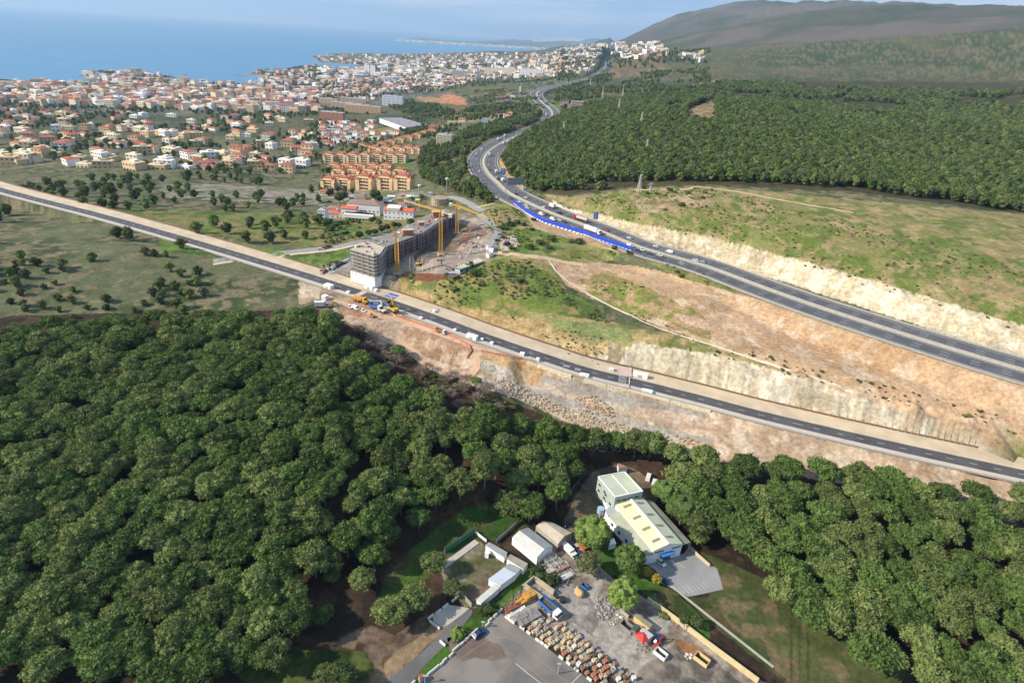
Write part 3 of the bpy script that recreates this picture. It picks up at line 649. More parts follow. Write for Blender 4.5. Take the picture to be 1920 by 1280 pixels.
def tree_obj(name, crown, trunk, loc, rz, sc, label, cat='tree', group=None):
    e = empty(name, loc, rz, label, cat, group, (sc[0], sc[0], sc[1]))
    c = bpy.data.objects.new('crown', crown); COLL.objects.link(c); c.parent = e
    t = bpy.data.objects.new('trunk', trunk); COLL.objects.link(t); t.parent = e
    return e
PV = [pine_meshes(100+i, 10.8, 5.3, 0.8, 40, 1, 62, PINE if i % 3 else PINE2, low=0.5) for i in range(7)]
LOWV = []
for i in range(5):
    rng = np.random.default_rng(300+i); cl = []
    for j in range(13):
        a = rng.random()*6.283; rr = math.sqrt(rng.random())*2.7; cl.append((rr*math.cos(a), rr*math.sin(a), 4.6+2.2*(1-rr/3.0)+1.3*rng.random(), 0.9+0.5*rng.random(), 0.9+0.4*rng.random()))
    cl.append((0, 0, 3.6, 2.2, 2.2))
    V, Fc = crown_np(rng, cl, 1, 0.28, 16, 0.6); me_ = np_mesh('pine_crown', V, Fc, [PINE, PINE2, DARKL, PINE, OLIVE][i]); LOWV.append(me_)
SHV = []
for i in range(4):
    rng = np.random.default_rng(400+i); cl = [(rng.normal()*0.5, rng.normal()*0.5, 0.45+0.3*rng.random(), 0.55+0.3*rng.random(), 0.5+0.2*rng.random()) for j in range(5)]
    V, Fc = crown_np(rng, cl, 1, 0.3, 18, 0.35); SHV.append(np_mesh('shrub', V, Fc, [OLIVE, DARKL, BRIGHT, OLIVE][i] if i != 1 else leaf_mat('scrub_leaves', (96,104,58), (124,132,80))))
# geometry-node scatter for woods and scrub that nobody could count
def scatter(name, pts, scales, meshes, kindname=None, label=None, cat=None):
    pc = bpy.data.collections.new(name+'_sources')
    for k, m_ in enumerate(meshes):
        o = bpy.data.objects.new(name+'_source', m_); pc.objects.link(o)
    me_ = bpy.data.meshes.new(name); P = np.array(pts, np.float32); me_.vertices.add(len(P)); me_.vertices.foreach_set('co', P.ravel())
    at = me_.attributes.new('size', 'FLOAT', 'POINT'); at.data.foreach_set('value', np.array(scales, np.float32))
    o = bpy.data.objects.new(name, me_); COLL.objects.link(o)
    ng = bpy.data.node_groups.new(name+'_nodes', 'GeometryNodeTree')
    ng.interface.new_socket('Geometry', in_out='INPUT', socket_type='NodeSocketGeometry'); ng.interface.new_socket('Geometry', in_out='OUTPUT', socket_type='NodeSocketGeometry')
    N = ng.nodes.new; gi_ = N('NodeGroupInput'); go = N('NodeGroupOutput'); ip = N('GeometryNodeInstanceOnPoints'); ci = N('GeometryNodeCollectionInfo')
    ci.inputs['Collection'].default_value = pc; ci.inputs['Separate Children'].default_value = True; ci.inputs['Reset Children'].default_value = True
    ip.inputs['Pick Instance'].default_value = True
    na = N('GeometryNodeInputNamedAttribute'); na.data_type = 'FLOAT'; na.inputs['Name'].default_value = 'size'
    rv = N('FunctionNodeRandomValue'); rv.data_type = 'FLOAT_VECTOR'; rv.inputs[0].default_value = (0, 0, 0); rv.inputs[1].default_value = (0.12, 0.12, 6.283)
    k = ng.links.new; k(gi_.outputs[0], ip.inputs['Points']); k(ci.outputs[0], ip.inputs['Instance']); k(rv.outputs[0], ip.inputs['Rotation']); k(na.outputs[0], ip.inputs['Scale']); k(ip.outputs[0], go.inputs[0])
    md = o.modifiers.new('scatter', 'NODES'); md.node_group = ng
    return tag(o, label, cat, kind='stuff')
REDCUT = [(820,176),(848,172),(876,184),(880,202),(862,212),(840,206),(815,196),(780,196),(775,182)]
def grid_points(poly, spacing, rmin, rmax, seed=1, jit=0.42, edge=0.0, avoid=(), holes=None, th=(-45, 45)):
    rng = np.random.default_rng(seed)
    xs, ys = np.meshgrid(np.arange(-min(rmax, 6500), min(rmax, 6500), spacing), np.arange(-20, rmax, spacing))
    xs = xs+(rng.random(xs.shape)-0.5)*2*jit*spacing; ys = ys+(rng.random(ys.shape)-0.5)*2*jit*spacing
    r = np.hypot(xs, ys); m = (r > rmin) & (r < rmax) & (np.abs(np.degrees(np.arctan2(xs, ys))) < 66)
    xs, ys = xs[m], ys[m]; zs = bil(Z, TH, RR, np.arctan2(xs, ys), np.hypot(xs, ys)); u, v = project(xs, ys, zs)
    ej = edge*(fbm(xs, ys, 35, 3, 77)-0.5)*2; m = inpoly(u+ej, v+ej*0.8, poly) & ~inpoly(u, v, REDCUT) & (u > -60) & (u < 1990) & (v < 1400)
    for a in avoid: m &= ~inpoly(u, v, a)
    xs, ys, zs, u, v = xs[m], ys[m], zs[m], u[m], v[m]
    if holes is not None:
        k = (fbm(xs, ys, holes[0], 3, seed+50) > holes[1]) | ((np.hypot(xs, ys) < 1050) & (spacing == 6.1)); xs, ys, zs, u, v = xs[k], ys[k], zs[k], u[k], v[k]
    return xs, ys, zs, u, v
def away(xs, ys, path, d):
    P = np.array([(p.x, p.y) for p in path]); m = np.ones(xs.shape, bool)
    for s in range(0, len(P), 50):
        q = P[s:s+50]; dd = np.hypot(xs[:, None]-q[None, :, 0], ys[:, None]-q[None, :, 1]).min(1); m &= dd > d
    return m
# --- near pine wood: ground-contact area in picture coordinates
WOOD = [(-300,655),(400,618),(600,608),(612,618),(645,650),(670,690),(700,722),(735,745),(785,770),(845,790),(905,802),(950,812),(1010,822),(1060,836),(1085,844),(1100,868),(1080,905),(1062,945),(1045,985),(1000,992),(965,968),(905,944),(868,948),(815,985),(765,1025),(722,1072),(715,1100),(700,1130),(640,1130),(610,1180),(560,1230),(500,1280),(300,1300),(-300,1300)]
CLEAR = [[(640,868),(680,850),(700,875),(690,950),(655,945)], [(838,855),(885,850),(892,900),(850,905),(835,885)], [(715,955),(745,930),(760,945),(735,975),(700,990),(690,975)], [(600,1020),(660,1015),(650,1050),(600,1060)], [(840,985),(880,940),(950,925),(970,945),(900,975)],
    [(560,1120),(660,1085),(740,1110),(700,1190),(560,1200)]]
xs, ys, zs, us, vs_ = grid_points(WOOD, 7.6, 120, 420, 5, 0.36, 0, CLEAR)
infr = (us > 592) & (us < 1330)
order = np.argsort(np.where(infr, 0, 1)*1e6+np.hypot(xs, ys))
NIND = 262
def where_wood(u, v):
    a = ['far left', 'left', 'centre left', 'centre', 'centre right', 'right'][min(5, max(0, int((u-600)/85)))]; b = ['topmost strip', 'upper strip', 'upper middle', 'middle', 'lower middle', 'low strip', 'lowest strip'][min(6, max(0, int((v-640)/70)))]
    return a, b
rest = []; cnt = 0; rr_ = random.Random(4)
for k in order:
    if infr[k] and cnt < NIND:
        cnt += 1; a, b = where_wood(us[k], vs_[k]); i = rr_.randrange(7); s_ = 0.84+rr_.random()*0.42
        sz_ = 'large' if s_ > 1.12 else ('small' if s_ < 0.96 else 'medium'); lb = '%s %s pine in the %s, %s of the pine wood' % (sz_, ['deep green', 'deep green', 'deep green'][0] if i % 3 else 'light green', a, b)
        tree_obj('pine_tree', PV[i][0], PV[i][1], (xs[k], ys[k], zs[k]), rr_.random()*6.28, (s_, s_*(0.82+rr_.random()*0.42)), lb, 'tree', '%s %s pines in the %s, %s of the wood' % (sz_, 'deep green' if i % 3 else 'light green', a, b))
    else: rest.append((xs[k], ys[k], zs[k]))
print('near pines', cnt, 'rest', len(rest))
scatter('pine_wood', rest, [0.9+random.random()*0.35 for _ in rest], [p[0] for p in PV])
# --- pines at the right, above and beside the industrial hall
WOODR = [(1100,838),(1180,855),(1250,862),(1330,880),(1700,930),(2300,1000),(2300,1320),(1700,1320),(1420,1130),(1340,1050),(1335,1035),(1300,1012),(1245,945),(1262,918),(1230,890),(1195,868),(1165,862),(1115,875),(1100,860)]
xs, ys, zs, us, vs_ = grid_points(WOODR, 9.5, 120, 380, 8, 0.34)
rest = []
for k in range(len(xs)):
    i = rr_.randrange(7); s_ = 0.95+rr_.random()*0.35
    if 1085 < us[k] < 1335:
        lb = 'pine in the dark belt behind the industrial hall' if us[k] < 1230 else 'tall pine in the group right of the industrial hall'
        tree_obj('pine_tree', PV[i][0], PV[i][1], (xs[k], ys[k], zs[k]), rr_.random()*6.28, (s_, s_), lb, 'tree', 'pines behind the hall' if us[k] < 1230 else 'pines right of the hall')
    else: rest.append((xs[k], ys[k], zs[k]))
scatter('pine_wood', rest, [1.0+random.random()*0.3 for _ in rest], [p[0] for p in PV])
# --- woods beyond, reading as one mass
FR = [(948,255),(1000,238),(1040,228),(1050,212),(1095,205),(1150,192),(1200,182),(1260,168),(1340,158),(2300,140),(2300,440),(1900,395),(1600,352),(1335,340),(1250,343),(1195,346),(1120,356),(1060,362),(1008,362),(978,348),(955,325),(938,295),(930,275)]
xs, ys, zs, us, vs_ = grid_points(FR, 6.1, 380, 1900, 9, 0.46, 9, holes=(110, 0.36), avoid= [[(1287,205),(1340,185),(1340,232),(1285,228)], [(1240,202),(1275,194),(1280,200),(1250,208)], [(1080,350),(1110,344),(1175,342),(1180,352),(1100,356)]])
k = away(xs, ys, MEDW, 23); xs, ys, zs = xs[k], ys[k], zs[k]; print('far wood', len(xs))
k = RNG.random(len(xs)) < np.clip(1.5-np.hypot(xs, ys)/1600, 0.35, 1); xs, ys, zs = xs[k], ys[k], zs[k]
sc_ = (0.85+RNG.random(len(xs))*0.4)*np.clip(0.9+np.hypot(xs, ys)/4000, 0.9, 1.35)
scatter('wood', np.stack([xs, ys, zs-1.0], 1), sc_, LOWV)
FL = [(790,335),(783,300),(800,272),(850,262),(880,242),(930,230),(990,217),(1016,210),(1012,226),(985,240),(940,253),(908,263),(890,283),(881,300),(884,318),(898,340),(925,358),(935,372),(920,384),(880,372),(852,360),(820,347)]
xs, ys, zs, us, vs_ = grid_points(FL, 6.6, 380, 2100, 10, 0.42, holes=(60, 0.40))
k = away(xs, ys, MEDW, 22); xs, ys, zs = xs[k], ys[k], zs[k]
scatter('wood', np.stack([xs, ys, zs-1.0], 1), 0.75+RNG.random(len(xs))*0.4, LOWV)
# belts of trees through the town and the hills
for pl, sp, hole, seed, smin in [([(600,258),(700,262),(800,245),(815,262),(775,300),(780,345),(600,350)], 12, 0.48, 19, .55), ([(752,240),(770,244),(806,238),(803,244),(768,251),(748,246)], 5, 0.2, 10, .55), ([(600,345),(760,360),(800,372),(790,385),(720,370),(600,372)], 11, 0.52, 11, .6), ([(600,200),(760,225),(860,232),(880,240),(800,262),(740,240),(640,228),(600,262)], 13, 0.46, 12, .7),
        ([(715,195),(760,190),(880,205),(990,195),(1000,212),(930,225),(850,228),(760,215)], 11, 0.44, 13, .8), ([(600,118),(1050,118),(1090,150),(1000,165),(930,160),(760,180),(600,190)], 24, 0.5, 14, 1.1),
        ([(1040,165),(1130,140),(1160,140),(1330,130),(1330,160),(1250,170),(1150,195),(1040,195)], 13, 0.50, 15, .9), ([(1050,85),(1330,95),(1330,130),(1150,130),(1050,125)], 34, 0.5, 16, 1.5),
        ([(-200,90),(600,112),(600,500),(-200,420)], 19, 0.50, 17, 0.9), ([(600,505),(-200,440),(-200,600),(600,610),(620,590),(605,540)], 9, 0.56, 18, 0.5)]:
    xs, ys, zs, us, vs_ = grid_points(pl, sp, 300, 6500, seed, 0.45, holes=(90 if sp > 12 else 40, hole)); k = away(xs, ys, ROADW, 14) & away(xs, ys, MEDW, 25) & (zs > SEA+2); xs, ys, zs = xs[k], ys[k], zs[k]
    k = RNG.random(len(xs)) < (0.85 if len(xs) < 9000 else 9000/len(xs)); xs, ys, zs = xs[k], ys[k], zs[k]; print('belt', len(xs))
    if len(xs): scatter('wood', np.stack([xs, ys, zs-1.5], 1), smin+RNG.random(len(xs))*0.5, LOWV)
# scrub on banks and plateau
for pl, sp, hole, seed, a, b in [([(760,515),(900,490),(1010,490),(1060,545),(1125,585),(1150,620),(1040,600),(860,585),(775,560)], 2.6, 0.5, 21, .5, 1.5), ([(760,545),(830,575),(1000,600),(1160,640),(1140,690),(960,632),(800,575)], 2.6, 0.55, 22, .4, .9),
        ([(930,440),(1000,425),(1170,470),(1160,490),(1000,480),(915,462)], 3.0, 0.5, 23, .4, 1.3), ([(1090,520),(1200,530),(1330,600),(1330,650),(1180,600)], 3.2, 0.55, 24, .4, 1.0), ([(1050,372),(1200,358),(1330,352),(1700,440),(2300,620),(2300,740),(1330,450),(1100,398)], 4.0, 0.47, 25, .4, 1.3),
        ([(1180,470),(1330,512),(1330,535),(1220,495)], 3.0, 0.45, 26, .4, 1.2), ([(900,375),(960,385),(985,405),(930,432),(900,400)], 3.0, 0.45, 27, .4, 1.3), ([(1330,640),(2200,860),(2200,905),(1330,668)], 3.5, 0.5, 28, .5, 1.4), ([(780,690),(850,708),(930,740),(1010,775),(1100,815),(1200,845),(1330,862),(1330,875),(1180,860),(1040,815),(900,762),(790,720)], 3.0, 0.48, 29, .7, 2.0),
        ([(940,162),(1040,195),(1000,212),(760,225),(740,195),(840,160)], 14, 0.5, 30, 1.5, 4.5), ([(600,400),(760,405),(700,440),(600,462)], 5, 0.55, 31, .8, 2.2), ([(660,478),(662,487),(600,515),(600,500)], 3, 0.3, 32, 1., 2.2)]:
    xs, ys, zs, us, vs_ = grid_points(pl, sp, 150, 2500, seed, 0.48, holes=(18 if sp < 10 else 60, hole))
    scatter('scrub', np.stack([xs, ys, zs], 1), (a+RNG.random(len(xs))**2*(b-a))*(0.62 if sp < 10 else 1), SHV)
# --- trees that stand out
ROUND = []
for i in range(3):
    rng = np.random.default_rng(500+i); cl = [(0, 0, 7.2, 5.0, 3.8)]
    for j in range(46):
        d = rng.normal(size=3); d[2] = abs(d[2])*0.9-0.35; d /= np.linalg.norm(d); r = 1.1+0.6*rng.random(); cl.append((d[0]*5.2, d[1]*5.2, 7.2+d[2]*3.9, r, r*0.85))
    V, Fc = crown_np(rng, cl, 2, 0.2, 34, 0.4); mb = MB(); mb.tube((0, 0, -.5), (0.3, 0.2, 5), 0.4, 0.28, 8)
    for q in range(6): mb.tube((0.3, 0.2, 4.4), (3.2*math.cos(q*1.05), 3.2*math.sin(q*1.05), 6.8), 0.2, 0.08, 5)
    ROUND.append((V, Fc, mb.mesh('trunk', BARK)))
rcache = {}
def special(name, u, v, rpx, kind, mt, label, cat='tree', hfac=1.0, group=None):
    """crown centre seen at (u, v), crown radius rpx picture pixels"""
    hc = 7.0; p = PZ(u, v, YZ+hc)
    for _ in range(4):
        k = ppm(p); Rm = rpx/k
        hc = Rm*(1.3 if kind == 'round' else 1.3)*hfac; g = hgt(p.x, p.y); p = PZ(u, v, g+hc)
    p = PZ(u, v, hgt(p.x, p.y)+hc); g = hgt(p.x, p.y); rz = rr_.random()*6
    if kind == 'round':
        i = rr_.randrange(3); key = ('r', i, mt.name)
        if key not in rcache: rcache[key] = np_mesh('crown', ROUND[i][0], ROUND[i][1], mt)
        s_ = Rm/6.2; return tree_obj(name, rcache[key], ROUND[i][2], (p.x, p.y, g), rz, (s_, hc/7.2), label, cat, group)
    if kind == 'pine':
        i = rr_.randrange(7); key = ('p', i, mt.name)
        if key not in rcache:
            m2 = PV[i][0].copy(); m2.materials[0] = mt; rcache[key] = m2
        s_ = Rm/4.9; return tree_obj(name, rcache[key], PV[i][1], (p.x, p.y, g), rz, (s_, hc/8.2), label, cat, group)
    if kind == 'bush':
        i = rr_.randrange(4); key = ('b', i, mt.name)
        if key not in rcache:
            m2 = SHV[i].copy(); m2.materials[0] = mt; rcache[key] = m2
        s_ = Rm/1.35; o = link(name, rcache[key]); g2 = PZ(u, v, hgt(p.x, p.y)+Rm*0.5); o.location = (g2.x, g2.y, hgt(g2.x, g2.y)-0.1); o.scale = (s_, s_, s_*1.05); o.rotation_euler = (0, 0, rz); return tag(o, label, cat, group)
for a in [('round_pine', 1110, 998, 33, 'round', BRIGHT, 'big dense round tree left of the industrial hall, above the lawn'),
    ('round_pine', 1180, 1047, 28, 'round', PINE, 'dark round tree on the lawn by the hall car park'),
    ('broadleaf_tree', 1104, 1054, 23, 'pine', OLIVE, 'loose grey green tree with a bare trunk beside the scrap heaps'),
    ('round_pine', 1169, 1113, 28, 'round', BRIGHT, 'rounded bright green tree above the white rubble heap'),
    ('round_pine', 1247, 922, 24, 'round', PINE, 'dark round tree right of the tall green building'),
    ('round_pine', 1281, 955, 30, 'round', PINE, 'largest dark round tree right of the pale hall roof'),
    ('pine_tree', 1285, 892, 36, 'pine', PINE2, 'tall ragged pale pine at the right edge above the round trees'),
    ('pine_tree', 1312, 1000, 20, 'pine', PINE2, 'pine at the right edge beside the hall forecourt'),
    ('small_tree', 1213, 1071, 9, 'round', YELLOW, 'smaller dull yellow tree at the car park corner'),
    ('small_tree', 1231, 1085, 10, 'round', YELLOW, 'bright yellow small tree at the car park corner'),
    ('pine_tree', 733, 1142, 33, 'pine', PINE2, 'bright pine standing alone at the lower left, left of its twin'),
    ('pine_tree', 779, 1117, 28, 'pine', PINE2, 'bright pine beside the lane with the white barriers'),
    ('pine_tree', 811, 1052, 24, 'pine', PINE2, 'pale pine at the end of the long concrete slab'),
    ('small_tree', 847, 1099, 17, 'pine', PINE2, 'small pale pine at the paddock gate'),
    ('pine_tree', 957, 933, 30, 'pine', PINE2, 'pale pine with bare forked trunks above the grey sheds'),
    ('pine_tree', 680, 1082, 24, 'pine', PINE2, 'umbrella pine with fanned bare branches at the lower left'),
    ('pine_tree', 622, 1078, 15, 'pine', PINE2, 'small pine with a leaning trunk at the lower left'),
    ('pine_tree', 604, 1150, 20, 'pine', PINE, 'pine cut by the left edge above the grass corner'),
    ('bush', 858, 1188, 15, 'bush', BRIGHT, 'leafy bush on the verge beside the lane'),
    ('bush', 912, 1138, 16, 'bush', DARKL, 'dark bush at the end of the long white shed'),
    ('bush', 1008, 1068, 15, 'bush', DARKL, 'dark bush at the fork above the walled bays'),
    ('bush', 1032, 1086, 15, 'bush', DARKL, 'bush above the grey track beside the scrap yard'),
    ('pine_tree', 640, 1268, 28, 'pine', DARKL, 'dark tree at the bottom left corner on the grass'),
    ('pine_tree', 610, 1262, 22, 'pine', PINE2, 'tree cut by the bottom left corner'),
    ('small_tree', 1283, 1160, 10, 'round', DARKL, 'small tree right of the beige yard wall'),
    ('small_tree', 1306, 1165, 12, 'round', DARKL, 'dark small tree at the right edge below the garden path'),
    ('small_tree', 1247, 1152, 9, 'bush', OLIVE, 'olive bush behind the beige yard wall')]:
    special(a[0], a[1], a[2], a[3], a[4], a[5], a[6], 'bush' if a[0] == 'bush' else 'tree')
# lone bushes on the plateau
for u, v, r, mt, lb in [(1179,487,6.5,DARKL,'round dark bush alone on the bare dirt of the plateau'), (1278,520,5.5,DARKL,'dark bush right of its twin on the pale dirt by the motorway'), (1268,515,5,OLIVE,'olive bush left of its twin on the pale dirt by the motorway'),
    (946,427,9,DARKL,'largest bush in the clump above the small car park'), (958,420,8,DARKL,'middle bush in the clump above the car park'), (970,416,7,DARKL,'upper bush in the row above the car park'), (983,421,6,DARKL,'right bush in the row above the car park'), (1000,410,5,DARKL,'bush beside the blue hoarding at its left half'), (997,430,4.5,DARKL,'small bush with a long shadow on bare dirt'),
    (960,466,6,DARKL,'bush at the corner of the dirt car park'), (992,462,9,DARKL,'wide bush in the green field beyond the dirt track'), (1012,455,8,DARKL,'bush in the middle of the green field'), (1035,447,9,DARKL,'tall bush in the green field nearest the hoarding'), (1027,464,8,OLIVE,'olive bush low in the green field'), (1086,452,10,OLIVE,'long grey bush in the green field below the hoarding'), (1070,453,6,OLIVE,'small grey bush in the green field below the hoarding'), (1150,478,6,DARKL,'bush by the end of the blue hoarding'),
    (1213,367,4,DARKL,'left bush of the pair on the far bank'),(1228,371,5,BRIGHT,'round green bush on the far bank'),(1245,371,4,BRIGHT,'second round green bush on the far bank'),(1264,362,5,OLIVE,'olive bush on the far bank near the track'),(1290,365,5,DARKL,'bush on the far bank below the track'),(1200,395,5,DARKL,'dark bush in the middle of the far bank'),(1248,404,7,DARKL,'largest bush in the middle of the far bank'),(1315,388,5,DARKL,'bush on the far bank by the right edge'),(1270,430,7,DARKL,'dark bush low on the far bank'),(1310,416,6,OLIVE,'olive bush low on the far bank by the right edge'),(1240,432,5,OLIVE,'olive bush above the white rock cut'),
    (890,556,11,DARKL,'large dark bush on the green slope above the new road'),(862,548,10,DARKL,'dark bush left on the green slope above the new road'),(900,570,8,OLIVE,'bush low on the green slope above the new road'),(880,530,9,DARKL,'bush below the site cabins'),(975,527,7,DARKL,'bush on top of the green slope'),(850,565,8,OLIVE,'olive bush near the golden bank')]:
    special('bush', u, v, r, 'bush', mt, lb, 'bush')
# palms, roadside and garden trees near the white houses
for u, v, r, mt, lb in [(636,371,8,DARKL,'dark tree behind the red roofed house'),(643,366,9,DARKL,'tall dark tree left of the small villa'),(703,364,10,DARKL,'big dark tree right of the small villa'),(711,372,7,DARKL,'dark tree behind the long white house'),(674,440,7,DARKL,'left round tree beside the town road'),(691,436,6,DARKL,'second round tree beside the town road'),(703,434,6,DARKL,'third round tree beside the town road'),(716,428,7,DARKL,'tree between the field path and the town road'),(727,425,6,DARKL,'tree left of the crane jib by the town road'),(740,421,6,DARKL,'tree below the right white house'),(748,422,5,DARKL,'small dark tree below the right white house'),(697,412,6,DARKL,'tree in front of the white hall'),(710,417,6,OLIVE,'olive tree between the two white houses'),(612,417,9,DARKL,'large tree at the left edge before the houses'),(620,428,8,DARKL,'tree at the left edge in the field'),(770,416,7,DARKL,'tree beside the end of the right white house'),(690,396,4,DARKL,'small tree by the dark porch')]:
    special('garden_tree', u, v, r, 'round', mt, lb)
for u, v, r in [(672,415,5),(650,415,6),(661,413,5),(640,416,6),(628,420,6),(646,435,4),(652,434,4),(623,450,4),(634,452,4),(644,448,4),(604,444,5),(760,440,4),(705,449,5),(697,451,4),(674,426,3)]:
    special('bush', u, v, r, 'bush', DARKL, 'dark bush in the field below the white houses', 'bush', group='bushes in the field below the white houses')
# bare grey trees along the wood's upper edge
BT = []
for i in range(3):
    rng = np.random.default_rng(600+i); Vt = []; n = 520
    for j in range(n):
        d = rng.normal(size=3); d[2] = abs(d[2])*0.9+0.25; d /= np.linalg.norm(d); r0 = 1.2+rng.random()*2.6; p = d*r0+np.array([0, 0, 2.4]); q = p+(d+rng.normal(size=3)*0.35)*(0.7+0.6*rng.random()); s = np.cross(d, rng.normal(size=3)); s = s/np.linalg.norm(s)*0.11
        Vt += [p-s, p+s, q]
    mb = MB(); mb.tube((0, 0, -.4), (0, 0, 1.8), 0.2, 0.16, 6)
    for q in range(12):
        a = q*0.55; mb.tube((0, 0, 1.6), (2.6*math.cos(a), 2.6*math.sin(a), 3.4+1.6*rng.random()), 0.11, 0.03, 4)
    BT.append((np_mesh('crown', Vt, np.arange(3*n).reshape(-1, 3), GREYT), mb.mesh('trunk', GREYT)))
for u, v, r in [(677,622,15),(700,640,14),(715,655,15),(722,672,14),(700,668,10),(745,678,15),(760,668,14),(790,700,14),(803,690,12),(835,712,14),(850,705,12),(868,730,15),(845,740,13),(905,735,14),(920,728,12),(893,748,13),(935,765,11),(858,760,12),(828,735,12),(730,690,12),(690,650,12),(878,712,12)]:
    p = G(u, v+6); k = ppm(p); s_ = r/k/3.9; i = rr_.randrange(3)
    tree_obj('bare_tree', BT[i][0], BT[i][1], (p.x, p.y, p.z), rr_.random()*6, (s_, s_), ('leafless grey tree at the wood edge below the dug pit' if u < 795 else 'leafless grey tree at the wood edge below the earth spur'), 'tree', 'bare grey trees at the wood edge')
special('small_tree', 893, 712, 10, 'pine', BRIGHT, 'green tree among the bare trees below the earth spur')
special('small_tree', 745, 655, 15, 'pine', PINE2, 'green pine standing among the bare trees by the dug pit')
# ------------------------------------------------------------------ buildings
GLASS = mat('dark_window_glass', (52,60,72), 0.25, 0.1)
def wallm(name, rgb, var=0.06): return mat(name, rgb, 0.85, var, 0.35)
WHITEW = wallm('white_render', (252,250,247)); CREAM = wallm('cream_render', (244,232,202)); ORANGE = wallm('orange_render', (238,206,162)); SAND = wallm('sand_render', (216,196,158))
PINKW = wallm('pink_render', (216,156,132)); GREYW = wallm('grey_render', (176,178,180)); BRICK = wallm('raw_brick', (190,116,84), 0.14)
TERRA = mat('terracotta_tiles', (178,98,72), 0.85, 0.16, 1.2); REDT = mat('bright_red_tiles', (214,106,76), 0.85, 0.1, 1.2); BROWNT = mat('brown_tiles', (156,124,104), 0.85, 0.12, 1.2)
CONC = mat('raw_concrete', (176,168,156), 0.9, 0.12, 0.5); CONCD = mat('dark_concrete', (140,136,132), 0.9, 0.14, 0.4)
def shape(poly_px, z): return [(p.x, p.y) for p in (PZ(u, v, z) for u, v in poly_px)]
def gpoly(poly_px, z):
    return shape(poly_px, z)
def face_dirs(poly):
    n = len(poly); a = sum(poly[i][0]*poly[(i+1) % n][1]-poly[(i+1) % n][0]*poly[i][1] for i in range(n))
    return poly if a > 0 else poly[::-1]
def window_mesh(w, h, key={}):
    k = (round(w, 2), round(h, 2))
    if k not in key:
        mb = MB(); mb.box(0, 0, -h/2, w, 0.12, h); key[k] = mb.mesh('window', GLASS)
    return key[k]
def add_window(parent, x, y, z, ang, w, h, name='window', m=None):
    o = bpy.data.objects.new(name, window_mesh(w, h) if m is None else m); COLL.objects.link(o); o.parent = parent
    o.location = (x, y, z); o.rotation_euler = (0, 0, ang); return o
def px_block(u, v, wpx, hpx, dep_m, rz=0.0):
    """front edge of the footprint is centred on picture point (u, v); gives base point, metres wide and high"""
    p = G(u, v); k = ppm(p); dd = -raydir(u, v).z; ca_ = math.sqrt(max(0.05, 1-dd*dd))
    w_ = wpx/k; h_ = hpx/(k*ca_); a = -math.atan2(p.x, p.y)*0.0+rz
    off = Vector((-math.sin(a), math.cos(a), 0))*dep_m/2; c = p+off
    return Vector((c.x, c.y, min(p.z, hgt(c.x, c.y))-0.5)), w_, h_+0.5, a
def facade_windows(e, w_, h_, d, rows, cols, ww, wh, z0, front=True, left=True, lcols=2):
    zs_ = [z0+(h_-z0)*(r+0.45)/rows for r in range(rows)]
    for z in zs_:
        if front:
            for c in range(cols): add_window(e, -w_/2+w_*(c+0.5)/cols, -d/2-0.05, z, 0, ww, wh)
        if left:
            for c in range(lcols): add_window(e, -w_/2-0.05, -d/2+d*(c+0.5)/lcols, z, math.pi/2, ww, wh)
def house(name, u, v, wpx, hpx, d, roof, wm, rm, label, rows=1, cols=3, rz=0.0, rh=2.0, cat='house', win=True, ww=1.0, wh=1.1, lcols=2, group=None):
    c, w_, h_, a = px_block(u, v, wpx, hpx, d, rz); e = empty(name, c, a, label, cat, group)
    MB().box(0, 0, 0, w_, d, h_).build('wall', wm, e)
    if roof in ('gable', 'hip'):
        rf = (MB().gable(0, 0, h_, w_, d, rh) if roof == 'gable' else MB().hip(0, 0, h_, w_, d, rh)).build('roof', rm, e); MB().box(w_*.22, d*.12, h_+.3, .9, .9, rh+.6).build('chimney', wm, rf)
    else:
        mb = MB(); mb.box(0, 0, h_, w_+0.4, d+0.4, 0.5); mb.box(w_*0.2, d*0.1, h_+0.5, w_*0.2, d*0.3, 1.8); mb.build('roof', rm, e)
    if win: facade_windows(e, w_, h_, d, rows, cols, ww, wh, 0.8, lcols=lcols)
    return e
house('white_house', 624, 409, 27, 10, 9, 'hip', WHITEW, REDT, 'low white house with a red roof at the left end of the white group', 1, 3, 0.06)
house('white_house', 627, 400, 26, 9, 10, 'hip', wallm('pale_pink_render', (226,204,186)), BROWNT, 'pale house with a hipped tan roof behind the low red roofed one', 1, 4, 0.06)
house('white_house', 654, 408, 28, 17, 8, 'gable', WHITEW, REDT, 'white house with a bright red gable roof in the middle of the group', 1, 4, -0.04, 1.6)
e = house('white_hall', 682, 405, 62, 22, 13, 'hip', WHITEW, BROWNT, 'long white hall with a wide brown hipped roof', 1, 8, -0.04, 2.4, 'hall')
c, w_, h_, a = px_block(672, 413, 56, 11, 7, -0.04); e = empty('white_annex', c, a, 'flat white canopy building in front of the long white hall', 'building')
MB().box(0, 1.5, 0, w_, 4, h_).build('wall', GLASS, e); MB().box(0, 0, h_*0.45, w_, 7, h_*0.55).build('canopy', WHITEW, e)
for i in range(9): MB().box(-w_/2+w_*(i+.5)/9, -3.2, 0, 0.35, 0.35, h_*0.45).build('column', WHITEW, e)
e = house('white_house', 747, 412, 56, 17, 10, 'gable', WHITEW, REDT, 'long white house with red roof and raised middle, right of the hall', 2, 7, -0.04, 1.8)
c, w_, h_, a = px_block(740, 409, 22, 21, 7, -0.04)
m_ = MB().box(-4, 0, 0, w_, 10.2, h_).gable(-4, 0, h_, w_, 10.2, 1.4).build('raised_middle', [WHITEW], e)
house('villa', 678, 376, 14, 7, 8, 'hip', CREAM, BROWNT, 'small cream villa among the trees behind the hall', 1, 3)
